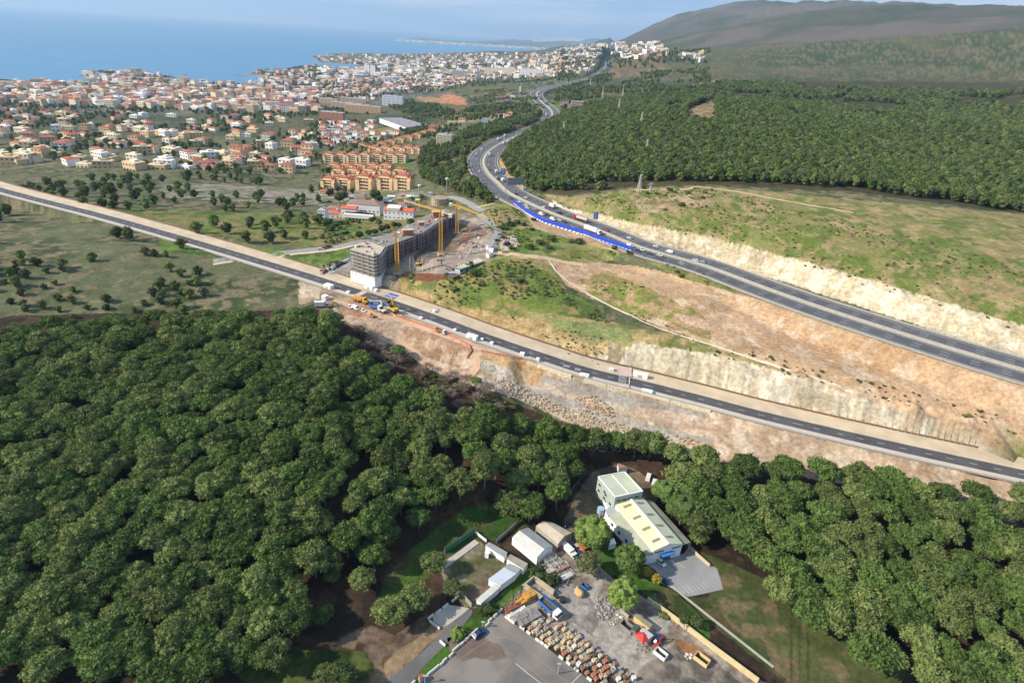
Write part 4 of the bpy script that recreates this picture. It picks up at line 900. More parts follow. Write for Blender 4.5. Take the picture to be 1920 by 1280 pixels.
house('villa', 660, 375, 12, 5, 8, 'flat', WHITEW, GREYW, 'flat white house left of the small cream villa', 1, 3)
house('villa', 754, 392, 16, 8, 8, 'hip', WHITEW, BROWNT, 'small white house with brown roof behind the right white house', 1, 4)
house('white_house', 604, 418, 14, 22, 9, 'flat', WHITEW, GREYW, 'flat white house cut by the left edge', 2, 2)
house('villa', 607, 366, 16, 7, 8, 'hip', CREAM, TERRA, 'small cream villa at the left edge below the orange blocks', 1, 3)
house('pavilion', 806, 368, 9, 5, 5, 'flat', WHITEW, GREYW, 'small white pavilion above the round tank', 1, 2)
for i, (u, v, w1, col, lb) in enumerate([(722,381,24,(170,196,206),'pale blue pool shelter left of the blue canopy'),(733,372,15,(236,238,240),'white awning behind the pool shelters'),(753,369,12,(206,132,130),'pink awning in the pool area'),(768,372,16,(222,236,238),'white awning right of the pink one'),(785,373,14,(120,190,186),'turquoise awning at the end of the pool area'),(770,384,18,(40,120,210),'blue canopy with a yellow rim by the crane jib'),(783,379,10,(236,214,90),'yellow awning beside the blue canopy')]):
    c, w_, h_, a = px_block(u, v, w1, 3, 6, 0.05); e = empty('awning', c, a, lb, 'awning')
    MB().box(0, 0, h_, w_, 6, 0.3).build('cover', mat('awning_%d' % i, col, 0.7, 0.05), e)
    for x in (-1, 1):
        for y in (-1, 1): MB().box(x*(w_/2-.2), y*2.7, 0, 0.2, 0.2, h_).build('post', WHITEW, e)
# orange terraced apartment blocks
def apartment(w_, d, h_, wm, rm, rows, cols, hips=True):
    e = empty('apartment_block', (0, 0, 0), 0, 'apartment block', 'apartment block')
    yf = -d/2+2; mb = MB(); mb.box(0, 1.0, 0, w_, d-2, h_*.86); mb.box(-w_*0.05, 1.6, h_*.86, w_*.62, d-5, h_*.14); mb.box(-w_*0.38, yf-.9, 0, w_*0.24, 2.4, h_*0.8); mb.box(w_*0.40, yf-.7, 0, w_*0.2, 2.2, h_*0.72); mb.build('wall', wm, e)
    for r in range(rows): MB().box(w_*0.02, yf-.75, h_*(r+0.12)/rows*.86, w_*0.52, 1.5, 0.95).build('balcony', wm, e)
    r_ = MB(); r_.hip(-w_*0.05, 1.6, h_, w_*0.64, d-4.5, 2.2); r_.hip(-w_*.38, yf-.6, h_*.8, w_*.26, 3.4, 1.3)
    r_.hip(w_*0.38, 0.6, h_*.86, w_*0.26, d*0.7, 1.9) if hips else r_.box(w_*0.3, 2, h_*.86, w_*0.3, d*.4, 2.2)
    rf = r_.build('roof', rm, e)
    for x in (-.1, .22): MB().box(w_*x, 1.2, h_+.4, .9, .9, 2.1).build('chimney', wm, rf)
    for r in range(rows):
        for c in range(cols): add_window(e, -w_*0.24+w_*0.52*(c+0.5)/cols, yf-.06, h_*(r+0.66)/rows*.86, 0, 1.9, 1.5)
    for r in range(rows): add_window(e, -w_/2-0.05, 1.5, h_*(r+0.55)/rows, math.pi/2, 1.6, 1.2)
    return Proto(e)
APT = [apartment(16, 13, 13.5, ORANGE, TERRA, 4, 3), apartment(16, 13, 13.5, SAND, TERRA, 4, 3, False), apartment(16, 13, 13.5, wallm('ochre_render', (226,194,146)), TERRA, 4, 3)]
rowsA = [('front row', 357, [(617,26,22),(647,26,22),(684,30,26),(724,28,26),(756,31,26)], 0), ('second row', 336, [(636,24,17),(664,24,17),(694,24,17),(722,22,17),(751,24,18)], 0), ('third row', 322, [(628,22,13),(652,22,13),(676,22,13),(700,22,13),(724,22,13)], 2),
    ('long grey fronted row', 306, [(618,20,17),(640,21,17),(662,21,17),(685,21,17),(708,21,17),(732,21,17),(753,20,17)], 1), ('upper row', 289, [(702,20,13),(723,20,13),(745,20,13),(767,20,13),(782,14,12)], 0),
    ('stepped top row', 277, [(717,17,9),(733,17,9),(750,17,9),(766,17,9),(782,16,9),(797,16,9),(810,15,9)], 2), ('hidden fifth row', 346, [(630,24,14),(655,24,14),(700,24,14),(738,24,14)], 0), ('slanting row', 272, [(668,14,6),(680,14,6),(690,14,6)], 0)]
ordn = ['leftmost', 'second from the left', 'third from the left', 'fourth from the left', 'fifth from the left', 'sixth from the left', 'seventh from the left']
for rn, v, items, kd in rowsA:
    for i, (u, w1, h1) in enumerate(items):
        vv = v-(i*4.2 if rn == 'stepped top row' else 0)+(i*4 if rn == 'slanting row' else 0)
        c, w_, h_, a = px_block(u, vv, w1, h1, 13*w1/26, 0.04+rr_.uniform(-.06, .06))
        APT[kd].place(c, a-.28, (w_/15, 1.0, h_/13.5), 'orange apartment block, %s in the %s' % (ordn[i], rn), 'orange apartment blocks of the terraced complex')
# larger named buildings of the town
def slab_block(name, u, v, wpx, hpx, d, wm, label, rz=0.0, floors=5, cat='apartment block', top=None):
    c, w_, h_, a = px_block(u, v, wpx, hpx, d, rz-.2); e = empty(name, c, a, label, cat)
    MB().box(0, 0, 0, w_, d, h_).build('wall', wm, e)
    for f in range(floors):
        z = h_*(f+0.3)/floors; MB().box(0, -d/2-0.03, z, w_*0.96, 0.3, h_/floors*(0.34 if v > 160 else 0.2)).build('window_band', GLASS, e)
        MB().box(-w_/2-0.03, 0, z, 0.3, d*0.9, h_/floors*0.3).build('window_band', GLASS, e)
    n = max(2, int(wpx/2.6)); mb = MB()
    for i in range(n+1): mb.box(-w_/2+w_*i/n, -d/2-0.35, 0, w_/n*.42, 0.9, h_)
    mb.build('pier', wm, e); mb = MB(); mb.box(0, 0, h_, w_+0.6, d+0.6, 0.6); mb.box(w_*0.1, 0, h_+0.6, w_*0.2, d*0.4, 2.5); mb.build('roof', GREYW if top is None else top, e); return e
slab_block('apartment_block', 680, 212.5, 70, 13, 14, wallm('brick_orange', (236,196,158)), 'long orange brick block with balconies below the white hotel', 0.03, 5)
slab_block('apartment_block', 650, 203, 60, 9, 14, wallm('pale_brick', (226,198,168)), 'pale brick block behind the long orange one', 0.03, 4)
slab_block('apartment_block', 662, 193, 50, 8, 16, SAND, 'sand coloured stepped block left of the white hotel', 0.05, 4)
slab_block('apartment_block', 616, 195, 36, 9, 14, wallm('pale_brick', (226,198,168)), 'pale brick block at the left edge above the pink one', 0.02, 4)
slab_block('hotel', 736, 200, 40, 18, 18, wallm('blue_white_render', (222,230,240)), 'white hotel with stepped balconies beside the brown hill', -0.05, 6, 'hotel')
slab_block('apartment_block', 622, 227, 45, 15, 16, PINKW, 'pink block with cut in balconies at the left edge', 0.02, 4)
slab_block('apartment_block', 832, 276, 27, 21, 14, CREAM, 'tall cream block at the right end of the orange complex', 0.1, 6)
slab_block('tower_block', 688, 142, 8, 18, 18, WHITEW, 'left one of the twin white towers', 0, 10, 'tower block')
slab_block('tower_block', 699, 144, 8, 19, 18, WHITEW, 'right one of the twin white towers', 0, 10, 'tower block')
slab_block('apartment_block', 673, 141, 24, 9, 16, WHITEW, 'low white slab left of the twin towers', 0, 5)
slab_block('apartment_block', 996, 142, 42, 11, 25, WHITEW, 'broad white block left of the motorway in the distance', 0.0, 6)
slab_block('apartment_block', 925, 141, 34, 12, 20, CREAM, 'cream block in the distance, left of its twin', 0.0, 6)
slab_block('apartment_block', 955, 142, 24, 12, 20, CREAM, 'cream block in the distance, between its twin and the broad white one', 0.0, 6)
slab_block('apartment_block', 866, 142, 36, 8, 20, GREYW, 'grey white block in the distance with a low wide front', 0.0, 5)
slab_block('apartment_block', 888, 142, 11, 12, 20, CREAM, 'narrow cream block in the distance between grey and cream ones', 0.0, 6)
slab_block('hotel', 1296, 108.5, 30, 8, 25, CREAM, 'wide cream hotel on the slope under the right hill', 0.0, 5, 'hotel')
slab_block('apartment_block', 765, 136, 20, 8, 20, SAND, 'sand coloured block right of the twin towers', 0.0, 5)
slab_block('apartment_block', 786, 135, 22, 8, 20, CREAM, 'cream block above the low sheds of the industrial area', 0.0, 5)
# big flat factory
def roofed(name, poly_px, hz, wm, rm, label, cat='building', over=0.0, gz=None, thick=0.3):
    g = G(*poly_px[0]).z if gz is None else gz
    poly = shape(poly_px, g+hz); cx = sum(p[0] for p in poly)/len(poly); cy = sum(p[1] for p in poly)/len(poly)
    loc = [(x-cx, y-cy) for x, y in poly]; e = empty(name, (cx, cy, g), 0, label, cat)
    ins = [(x*0.97, y*0.97) for x, y in loc]
    MB().prism(ins, -0.5, hz-thick).build('wall', wm, e); MB().prism(loc, hz-thick, hz).build('roof', rm, e); return e, loc
e, l = roofed('factory', [(710,221),(753,220.5),(801,234.5),(761,239)], 10, WHITEW, mat('factory_roof', (150,146,150), 0.7, 0.12, 0.05), 'large flat roofed white factory behind a dark hedge', 'factory', gz=G(745,243).z)
for i in range(5):
    MB().box(-30+i*14, -8+i*2, 10, 2.2, 2.2, 1.2).build('skylight', WHITEW, e)
# small villas: individuals spread through the nearer town
def villa_proto(wm, rm, kind):
    e = empty('villa', (0, 0, 0), 0, 'villa', 'villa'); mb = MB(); mb.box(0, 0, 0, 12, 9, 5.5); mb.box(4, -3, 0, 5, 6, 3.4); mb.build('wall', wm, e)
    if kind: MB().hip(0, 0, 5.5, 12, 9, 1.8).build('roof', rm, e)
    else: MB().box(0, 0, 5.5, 12.4, 9.4, 0.4).build('roof', rm, e)
    for x in (-4, 0, 4): add_window(e, x, -4.55, 3.8, 0, 1.6, 1.5)
    return Proto(e)
VIL = [villa_proto(WHITEW, TERRA, 1), villa_proto(WHITEW, GREYW, 0), villa_proto(CREAM, TERRA, 1)]
VN = ['white villa with a terracotta roof', 'flat roofed white villa', 'cream villa with a terracotta roof']
vl = [(603,232),(636,250),(645,252),(662,248),(668,254),(676,248),(684,255),(606,256),(626,258),(638,257),(660,270),(612,272),(622,276),(668,262),(686,262),(606,248),(690,244),(672,240),(664,236),(650,233),(640,231),(628,232),(618,232),(700,240),(610,190),(618,187),(634,185),(646,182),(652,186),(664,183),(674,184),(684,186),(694,180),(690,190),(700,186),(606,240),(614,246),(624,238),(632,243),(641,238),(650,243),(657,241),(611,253),(621,249),(690,232),(694,236),(697,230),(703,252),(722,252),(730,251),(744,252),(715,262),(702,262),(604,262),(615,262),(632,268),(641,264),(648,268),(656,262),(812,243),(828,240),(856,262),(866,228),(952,222),(945,218),(958,216),(938,221),(1310,110),(1275,104),(612,180),(624,178),(630,185),(640,178),(606,178)]
for i, (u, v) in enumerate(vl):
    p = G(u, v); k = i*7 % 3; s_ = 1.0+0.12*(i % 4)
    VIL[k].place(p-Vector((0, 0, .5)), rr_.uniform(-.7, .2), (s_, s_, s_), '%s %s' % (VN[k], 'just above the orange blocks' if v > 262 else ('level with the big factory' if v > 248 else ('beyond the grass above the orange blocks' if v > 226 else 'among the brick slabs'))) if u < 760 else '%s left of the motorway' % VN[k], 'villas of the town: %s' % VN[k])
# distant town: simple blocks, individuals where they show largest
def far_block(wm, kind):
    mb = MB(); mb.mi = 0
    if kind == 0: mb.box(0, 0, 0, 1, 0.8, 1)
    elif kind == 1: mb.box(0, 0, 0, 1, 0.8, 0.8); mb.box(0.2, 0.1, 0.8, 0.45, 0.5, 0.2)
    elif kind == 2: mb.box(-.25, 0, 0, .5, 0.8, 1); mb.box(.25, 0.05, 0, .5, 0.7, 0.72)
    else: mb.box(0, 0, 0, 1, 0.8, 0.78); mb.mi = 2; mb.hip(0, 0, 0.78, 1, 0.8, 0.25, 0, 0.02)
    mb.mi = 1
    for r in range(3):
        z = 0.14+r*0.24
        for c in range(4): mb.box(-0.36+c*0.24, -0.4, z, 0.13, 0.02, 0.11)
        for c in range(2): mb.box(-0.5, -0.18+c*0.36, z, 0.02, 0.16, 0.11)
    return mb.mesh('building', [wm, GLASS, TERRA])
FB = {}
FM = [('white', WHITEW), ('cream', CREAM), ('sand coloured', SAND), ('pinkish', wallm('rose_render', (214,170,150))), ('grey', GREYW)]
for n_, m_ in FM:
    for k in range(4): FB[(n_, k)] = far_block(m_, k)
TOWN = [('in the white quarter beyond the factories', [(600,138),(640,132),(760,128),(860,128),(1010,126),(1040,132),(1030,144),(900,148),(760,150),(640,158),(600,165)], 74, (14,34), (10,26), (.42,.25,.13,.1,.1)),
    ('in the dense left edge quarter', [(600,150),(655,146),(690,160),(700,172),(660,182),(600,182)], 40, (14,26), (9,18), (.25,.25,.2,.2,.1)),
    ('in the industrial area of the town', [(700,148),(860,146),(880,156),(850,165),(770,168),(720,170)], 22, (26,50), (7,10), (.5,.1,.1,.05,.25)),
    ('in the far quarter near the coast', [(600,106),(740,106),(860,104),(1000,106),(1040,118),(980,125),(760,124),(600,128)], 46, (22,50), (10,26), (.5,.28,.1,.07,.05)),
    ('in the white hill village', [(1045,92),(1100,84),(1165,80),(1225,86),(1245,98),(1215,112),(1160,108),(1100,108),(1050,108)], 66, (26,60), (10,24), (.68,.16,.06,.06,.04)),
    ('on the slope under the right hill', [(1180,98),(1240,94),(1320,100),(1320,118),(1260,112),(1200,112)], 18, (20,36), (9,16), (.4,.3,.15,.1,.05))]
for place_, pl, n_, wr, hr, pr in TOWN:
    us_ = [p[0] for p in pl]; vs2 = [p[1] for p in pl]; c_ = 0; tries = 0
    while c_ < n_ and tries < 4000:
        tries += 1; u = rr_.uniform(min(us_), max(us_)); v = rr_.uniform(min(vs2), max(vs2))
        if u < 596 or not inpoly([u], [v], pl)[0]: continue
        p = G(u, v)
        if p.z < SEA+3: continue
        if min((p.xy-q.xy).length for q in MEDW[::3]) < 45: continue
        nm = rr_.choices(range(5), pr)[0]; k = rr_.randrange(4); o = link('town_building', FB[(FM[nm][0], k)]); w_ = rr_.uniform(*wr); h_ = rr_.uniform(*hr)
        o.location = (p.x, p.y, p.z-1.5); o.scale = (w_, w_*rr_.uniform(.5, 1), h_+1.5); o.rotation_euler = (0, 0, rr_.gauss(0, .35)); c_ += 1
        big = 'wide' if w_ > (wr[0]+wr[1])/2 else 'narrow'; tl = 'tall' if h_ > (hr[0]+hr[1])/2 else 'low'
        tag(o, '%s %s %s building %s' % (tl, big, FM[nm][0], place_), 'building', '%s buildings %s' % (FM[nm][0], place_))
# the rest of the distant town, past what can be told apart
mbs = MB(); mbs.mi = 0
def mass(pl, n_, wr, hr, mats_, name='distant_town', hole=None):
    us_ = [p[0] for p in pl]; vs2 = [p[1] for p in pl]; mb = MB(); c_ = 0; t_ = 0
    while c_ < n_ and t_ < n_*12:
        t_ += 1; u = rr_.uniform(min(us_), max(us_)); v = rr_.uniform(min(vs2), max(vs2))
        if not inpoly([u], [v], pl)[0]: continue
        p = G(u, v)
        if p.z < SEA+2 or min((p.xy-q.xy).length for q in MEDW[::4]) < 50: continue
        mb.mi = rr_.randrange(len(mats_)); w1, d1, h1, a1 = rr_.uniform(*wr), rr_.uniform(*wr)*0.7, rr_.uniform(*hr), rr_.gauss(-.2, .35); mb.box(p.x, p.y, p.z-1.5, w1, d1, h1, a1); c_ += 1
        ca1, sa1 = math.cos(a1), math.sin(a1); mb.mi = len(mats_)
        nf = max(1, int(h1/4)); nw = max(2, int(w1/5))
        for r_i in range(nf):
            for c_i in range(nw):
                lx = -w1/2+w1*(c_i+.5)/nw; mb.box(p.x+lx*ca1+(d1/2+.02)*sa1, p.y+lx*sa1-(d1/2+.02)*ca1, p.z+h1*(r_i+.3)/nf-1.5, w1/nw*.45, .3, min(1.6, h1/nf*.45), a1)
        k1 = rr_.random()
        if k1 < .5: mb.mi = len(mats_)+1; mb.hip(p.x, p.y, p.z-1.5+h1, w1, d1, 2.0, a1)
        else: mb.mi = rr_.randrange(len(mats_)); mb.box(p.x+1, p.y+1, p.z-1.5+h1, w1*.3, d1*.4, 2.2, a1)
    return tag(mb.build(name, list(mats_)+[GLASS, TERRA]), kind='stuff')
MM = [WHITEW, CREAM, WHITEW, SAND, wallm('rose_render', (214,170,150))]
mass([(-200,95),(600,106),(600,215),(-200,190)], 900, (14,34), (8,22), MM)
mass([(600,128),(760,126),(900,136),(1040,128),(1040,146),(880,152),(760,168),(705,182),(600,182)], 520, (10,24), (7,15), MM)
mass([(690,146),(860,144),(885,158),(860,166),(740,178),(700,170)], 90, (20,44), (6,10), [WHITEW, GREYW, CREAM])
mass([(600,112),(760,118),(900,120),(1040,118),(1040,146),(900,146),(760,150),(600,160)], 170, (26,56), (12,26), [WHITEW, CREAM, WHITEW])
mass([(600,104),(1060,100),(1060,122),(600,128)], 300, (16,36), (8,20), MM)
mass([(1000,108),(1120,104),(1110,140),(1040,142)], 130, (12,22), (6,10), MM)
mass([(1040,86),(1240,80),(1250,100),(1180,112),(1040,108)], 150, (16,40), (8,18), [WHITEW, CREAM, WHITEW])
mass([(-200,200),(590,225),(590,330),(-200,300)], 260, (12,24), (6,14), [WHITEW, CREAM, SAND, ORANGE])
# towns along the far coast
mb = MB()
for i in range(520):
    t = rr_.random(); u = 745+t*330; v = 77+t*18+rr_.uniform(-1.5, 1.6); p = PZ(u, min(v, 97), SEA+4)
    if p.y < 9000 or p.y > 30000: continue
    mb.mi = rr_.randrange(2); mb.box(p.x, p.y, SEA-2, rr_.uniform(30, 90), 50, rr_.uniform(12, 42), 0)
tag(mb.build('coast_town', [WHITEW, SAND]), kind='stuff')
mb = MB()
for i in range(160):
    t = rr_.random(); pth = [(1000,80,26000),(1050,76,26000),(1100,78,26500)]; u = 1000+t*110; v = 78-4*math.sin(t*3.1)+rr_.uniform(-.6, 2.5); p = PR(u, v, 26500)
    mb.box(p.x, p.y, p.z-20, rr_.uniform(60, 200), 50, 60, 0)
tag(mb.build('coast_town', [WHITEW]), kind='stuff')
# round water tank
p = G(822, 387); k = ppm(p); e = empty('water_tank', p+Vector((0, 7, -.3)), 0, 'round concrete water tank with a flat brown top', 'tank')
MB().cyl(0, 0, 0, 16/k, 6.5, 32).build('wall', mat('tank_concrete', (206,192,160), 0.9, 0.1, 0.5), e); mb = MB()
for i in range(32): mb.box(16/k*math.cos(i*math.pi/16), 16/k*math.sin(i*math.pi/16), 0, 0.5, 0.5, 6.6, i*math.pi/16)
mb.build('rib', MATS['tank_concrete'], e); MB().cyl(0, 0, 6.5, 16/k+.3, 0.3, 32).build('lid', mat('tank_top', (168,146,130), 0.95, 0.2, 0.3), e)
# ------------------------------------------------------------------ industrial hall
HR = mat('cream_sheet_roof', (222,218,178), 0.6, 0.12, 0.1); HR2 = mat('pale_grey_green_roof', (198,202,176), 0.6, 0.12, 0.12); GREENW = mat('pale_green_cladding', (172,186,176), 0.7, 0.05, 0.3)
DKR = mat('weathered_sheet_roof', (158,154,138), 0.8, 0.14, 0.3); LEANR = mat('striped_sheet_roof', (168,172,148), 0.75, 0.12, 0.25)
tb = shape([(1121.5,892.7),(1171.4,883.6),(1205.6,919.9),(1154.1,930.7)], YZ+10.5); cx, cy = np.mean(tb, 0)
e = empty('green_building', (cx, cy, YZ), 0, 'tall pale green box building behind the cream roofed hall', 'industrial building')
lc = [(x-cx, y-cy) for x, y in tb]; MB().prism(lc, -.3, 10.1).build('wall', GREENW, e)
MB().prism([(x*.965, y*.965) for x, y in lc], 10.1, 10.25).build('roof', HR2, e); mb = MB()
for i in range(4):
    a, b = Vector(lc[i]+(10.1,)), Vector(lc[(i+1) % 4]+(10.1,)); d = b-a; m_ = (a+b)/2; mb.box(m_.x*.99, m_.y*.99, 10.1, d.length, 0.35, 0.45, math.atan2(d.y, d.x))
mb.build('parapet', WHITEW, e)
q0, q1, q2, q3 = [Vector(p+(0,)) for p in lc]; mr0 = (q0+q1)/2; mr1 = (q2+q3)/2; d = mr1-mr0
MB().box((mr0.x+mr1.x)/2, (mr0.y+mr1.y)/2, 10.2, d.length*.93, 0.4, 0.25, math.atan2(d.y, d.x)).build('ridge_cap', WHITEW, e)
def wins_on(e, a, b, z0, z1, ts, zs_, w_, h_):
    d = (b-a); ang = math.atan2(d.y, d.x)
    for t, z in zip(ts, zs_):
        p = a+d*t; add_window(e, p.x, p.y, z, ang, w_, h_)
wins_on(e, q0, q3, 0, 0, (.15,.15,.45,.52,.47,.55,.8), (7.5,4.5,7,6.2,4.0,3.2,4.5), 1.5, 1.0); wins_on(e, q3, q2, 0, 0, (.15,.35,.55,.8), (8, 8, 8, 8), 1.8, 0.8)
# hall: three roof strips
EL0 = PZ(1153, 944.8, YZ+6.2); EL1 = PZ(1225.2, 1032.7, YZ+6.2); ER0 = PZ(1206.6, 933.5, YZ+6.2); ER1 = PZ(1279.8, 1018.6, YZ+6.2)
org = (EL0+EL1+ER0+ER1)/4; org.z = YZ; e = empty('industrial_hall', org, 0, 'long cream roofed industrial hall with a blue door in its white front', 'industrial hall')
def L_(p, z=None): q = p-org; return (q.x, q.y, q.z if z is None else z)
R0 = (EL0+ER0)/2; R1 = (EL1+ER1)/2
a0, a1, b0, b1, r0, r1 = [L_(p) for p in (EL0, EL1, ER0, ER1, R0, R1)]
zr = 7.9; r0 = (r0[0], r0[1], zr); r1 = (r1[0], r1[1], zr)
mb = MB(); mb.prism([a0[:2], a1[:2], b1[:2], b0[:2]], -.3, 6.1); mb.add([a1[:2]+(6.1,), b1[:2]+(6.1,), (r1[0], r1[1], 7.8), a0[:2]+(6.1,), b0[:2]+(6.1,), (r0[0], r0[1], 7.8)], [(0, 1, 2), (4, 3, 5)]); mb.build('wall', WHITEW, e)
def slabq(p, q, r, s, t=0.18):
    mb = MB(); dn = Vector((0, 0, -t)); vs = [Vector(x) for x in (p, q, r, s)]; n = (vs[1]-vs[0]).cross(vs[2]-vs[0]); 
    if n.z < 0: vs = vs[::-1]
    mb.add([v for v in vs]+[v+dn for v in vs], [(0, 1, 2, 3), (7, 6, 5, 4)]+[(i, i+4, (i+1) % 4+4, (i+1) % 4) for i in range(4)]); return mb
slabq((a0[0], a0[1], 6.25), (a1[0], a1[1], 6.25), r1, r0).build('roof', HR, e); slabq((b0[0], b0[1], 6.25), (b1[0], b1[1], 6.25), r1, r0).build('roof', HR2, e)
for t in (.12, .38, .62, .86):
    for sgn, A_, B_ in ((0, (a0, a1), (r0, r1)), (1, (b0, b1), (r0, r1))):
        ea = Vector(A_[0]).lerp(Vector(A_[1]), t); rb = Vector(B_[0]).lerp(Vector(B_[1]), t); c1 = ea.lerp(rb, .3); c2 = ea.lerp(rb, .78); c1.z = 6.25+.3*1.65+.12; c2.z = 6.25+.78*1.65+.12
        dd = (Vector(a1)-Vector(a0)).normalized()*0.55; dd.z = 0; slabq(c1-dd, c1+dd, c2+dd, c2-dd, .1).build('skylight', mat('skylight_plastic', (140,134,112), 0.5, 0.1), e)
mb = MB(); d = Vector(r1)-Vector(r0); mb.box((r0[0]+r1[0])/2, (r0[1]+r1[1])/2, zr-.05, d.length, 0.7, .18, math.atan2(d.y, d.x)); mb.build('ridge_cap', WHITEW, e)
# lean-to strips
LL0 = PZ(1139.5, 966, YZ+4.2); LL1 = PZ(1208, 1043, YZ+4.2); l0, l1 = L_(LL0), L_(LL1)
fa0 = Vector(a0).lerp(Vector(a1), .14)
slabq((fa0.x, fa0.y, 5.6), (a1[0], a1[1], 5.6), (l1[0], l1[1], 4.3), (l0[0], l0[1], 4.3)).build('side_roof', LEANR, e)
MB().prism([(fa0.x, fa0.y), a1[:2], l1[:2], l0[:2]], -.3, 4.1).build('side_wall', WHITEW, e)
RL0 = PZ(1223.5, 938.5, YZ+4); RL1 = PZ(1294.7, 1016.3, YZ+4); l2, l3 = L_(RL0), L_(RL1)
slabq((b0[0], b0[1], 5.4), (b1[0], b1[1], 5.4), (l3[0], l3[1], 4.1), (l2[0], l2[1], 4.1)).build('side_roof', DKR, e)
for i in range(6):
    p = Vector(l2).lerp(Vector(l3), i/5); MB().box(p.x*.995, p.y*.995, -.3, .3, .3, 4.3).build('post', CONC, e)
A_ = Vector(a1); B_ = Vector(b1); dd = B_-A_; ang = math.atan2(dd.y, dd.x); nn = Vector((dd.y, -dd.x, 0)).normalized()
p = A_+dd*.48+nn*.08; MB().box(p.x, p.y, -.1, 4.6, .2, 3.6, ang).build('door', mat('blue_door', (70,96,130), 0.5, 0.05), e); DOOR_ = bpy.data.objects['door']
p = A_+dd*.48+nn*.9; MB().box(p.x, p.y, 3.7, 5.4, 1.8, .25, ang).build('door_canopy', mat('blue_canopy', (60,120,190), 0.5, 0.05), DOOR_)
p = A_+dd*.22+nn*.07; MB().box(p.x, p.y, 4.9, dd.length*.3, .12, .5, ang).build('window', GLASS, e); p = A_+dd*.8+nn*.07; MB().box(p.x, p.y, 4.9, dd.length*.3, .12, .5, ang).build('window', GLASS, e)
p = A_+dd*.72+nn*.08; MB().box(p.x, p.y, 3.0, 1.6, .12, .5, ang).build('sign_plate', MATS['blue_canopy'], e)
for t in (.15, .35, .55, .75, .9):
    q = Vector(l0).lerp(Vector(l1), t); d2 = Vector(l1)-Vector(l0); n2_ = Vector((d2.y, -d2.x, 0)).normalized(); n2_ = n2_ if n2_.x < 0 else -n2_; add_window(e, q.x+n2_.x*.05, q.y+n2_.y*.05, 2.4, math.atan2(d2.y, d2.x), 1.3, 1.3)
e2, _ = roofed('grey_annex', [(1134,955),(1150,948),(1162,960),(1140,967)], 4.5, WHITEW, GREYW, 'small white annex where hall and green building meet', 'annex', gz=YZ)
e2, _ = roofed('plant_box', [(1131,937),(1137,933.5),(1148,946),(1140,952)], 3.2, WHITEW, mat('unit_top', (206,210,212), .6, .1), 'white row of cooling boxes at the foot of the green building', 'cooling unit', gz=YZ)
p = PZ(1126, 958, YZ+3.2); t = empty('water_tower', (p.x, p.y, YZ), 0, 'small pale blue drum on a post left of the hall', 'tank'); MB().cyl(0, 0, 2.6, 1.4, 2.2, 16).build('drum', mat('pale_blue_metal', (166,190,214), .5, .05), t); MB().cyl(0, 0, -.2, .25, 2.8, 8).build('post', GREYW, t)
e2, _ = roofed('white_hut', [(1158,868),(1166,870),(1177,875),(1160,878)], 3.4, WHITEW, BROWNT, 'ruined white hut with a broken roof behind the green building', 'hut', gz=hgt(*PZ(1166,880,YZ+2).xy))
e2, _ = roofed('white_hut', [(1145,1011),(1151,1008),(1155.5,1018),(1142,1021)], 2.6, WHITEW, WHITEW, 'small white hut right of the big round tree', 'hut', gz=YZ)
# ------------------------------------------------------------------ sheds
SHR = mat('corrugated_grey_sheet', (156,160,162), .7, .1, .4); SHW = mat('corrugated_pale_sheet', (204,204,196), .7, .08, .4); SHB = mat('beige_sheet', (192,180,160), .8, .1, .4)
def gable_shed(name, L0, L1, M0, M1, R0_, R1_, he, hr_, rm, wm, label):
    P = [PZ(u, v, YZ+he) for u, v in (L0, L1)]+[PZ(u, v, YZ+hr_) for u, v in (M0, M1)]+[PZ(u, v, YZ+he) for u, v in (R0_, R1_)]; c = sum(P, Vector())/6; c.z = YZ; q = [p-c for p in P]
    e = empty(name, c, 0, label, 'shed'); slabq(q[0], q[1], q[3], q[2]).build('roof', rm, e); slabq(q[4], q[5], q[3], q[2]).build('roof', SHR if rm is not SHB else SHB, e)
    mb = MB(); mb.prism([tuple(q[i][:2]) for i in (0, 1, 5, 4)], -.2, he-.2); mb.add([q[1]-Vector((0, 0, .2)), q[5]-Vector((0, 0, .2)), q[3]-Vector((0, 0, .2)), q[0]-Vector((0, 0, .2)), q[4]-Vector((0, 0, .2)), q[2]-Vector((0, 0, .2))], [(0, 1, 2), (4, 3, 5)]); mb.build('wall', wm, e); return e, q
gable_shed('shed', (960.6,1006.4), (1007,1044.4), (974,993.8), (1021,1029), (990,988), (1036.6,1023), 3.8, 5.0, SHW, WHITEW, 'pale gable shed with blue stained roof above the scrap racks')
gable_shed('shed', (1005,985.3), (1046.4,1019), (1018,976), (1058,1004.5), (1036,979), (1072.8,998), 3.8, 5.0, SHB, CONC, 'beige gable shed beside the big round tree')
for nm, pl, hz, rm, lb in [('shed', [(917,1015.6),(951.5,1034.5),(946,1044),(910,1020.5)], 3.0, SHR, 'narrow grey ribbed shed at the top of the paddock'), ('shed', [(957,1038),(990,1055.6),(981.7,1066),(950,1046)], 3.0, DKR, 'flat dull roofed shed right of the paddock'),
    ('shed', [(955,1055),(976,1065.5),(969,1074),(945,1062)], 2.8, SHR, 'small grey shed joined to the white paddock roof'), ('shed', [(945,1063),(969,1074.5),(938,1097),(915.6,1084.5)], 3.2, mat('pale_blue_sheet', (196,206,216), .6, .06, .3), 'wide pale blue white roof beside the paddock'),
    ('shed', [(927,1093.6),(937,1101),(901.6,1131),(893,1123)], 2.6, SHW, 'long narrow white shed ending at the dark bush'), ('hut', [(911,1030),(918,1030),(916,1038),(909,1036)], 2.4, WHITEW, 'little white lean to at the end of the grey ribbed shed')]:
    roofed(nm, pl, hz, WHITEW, rm, lb, 'shed', gz=YZ)
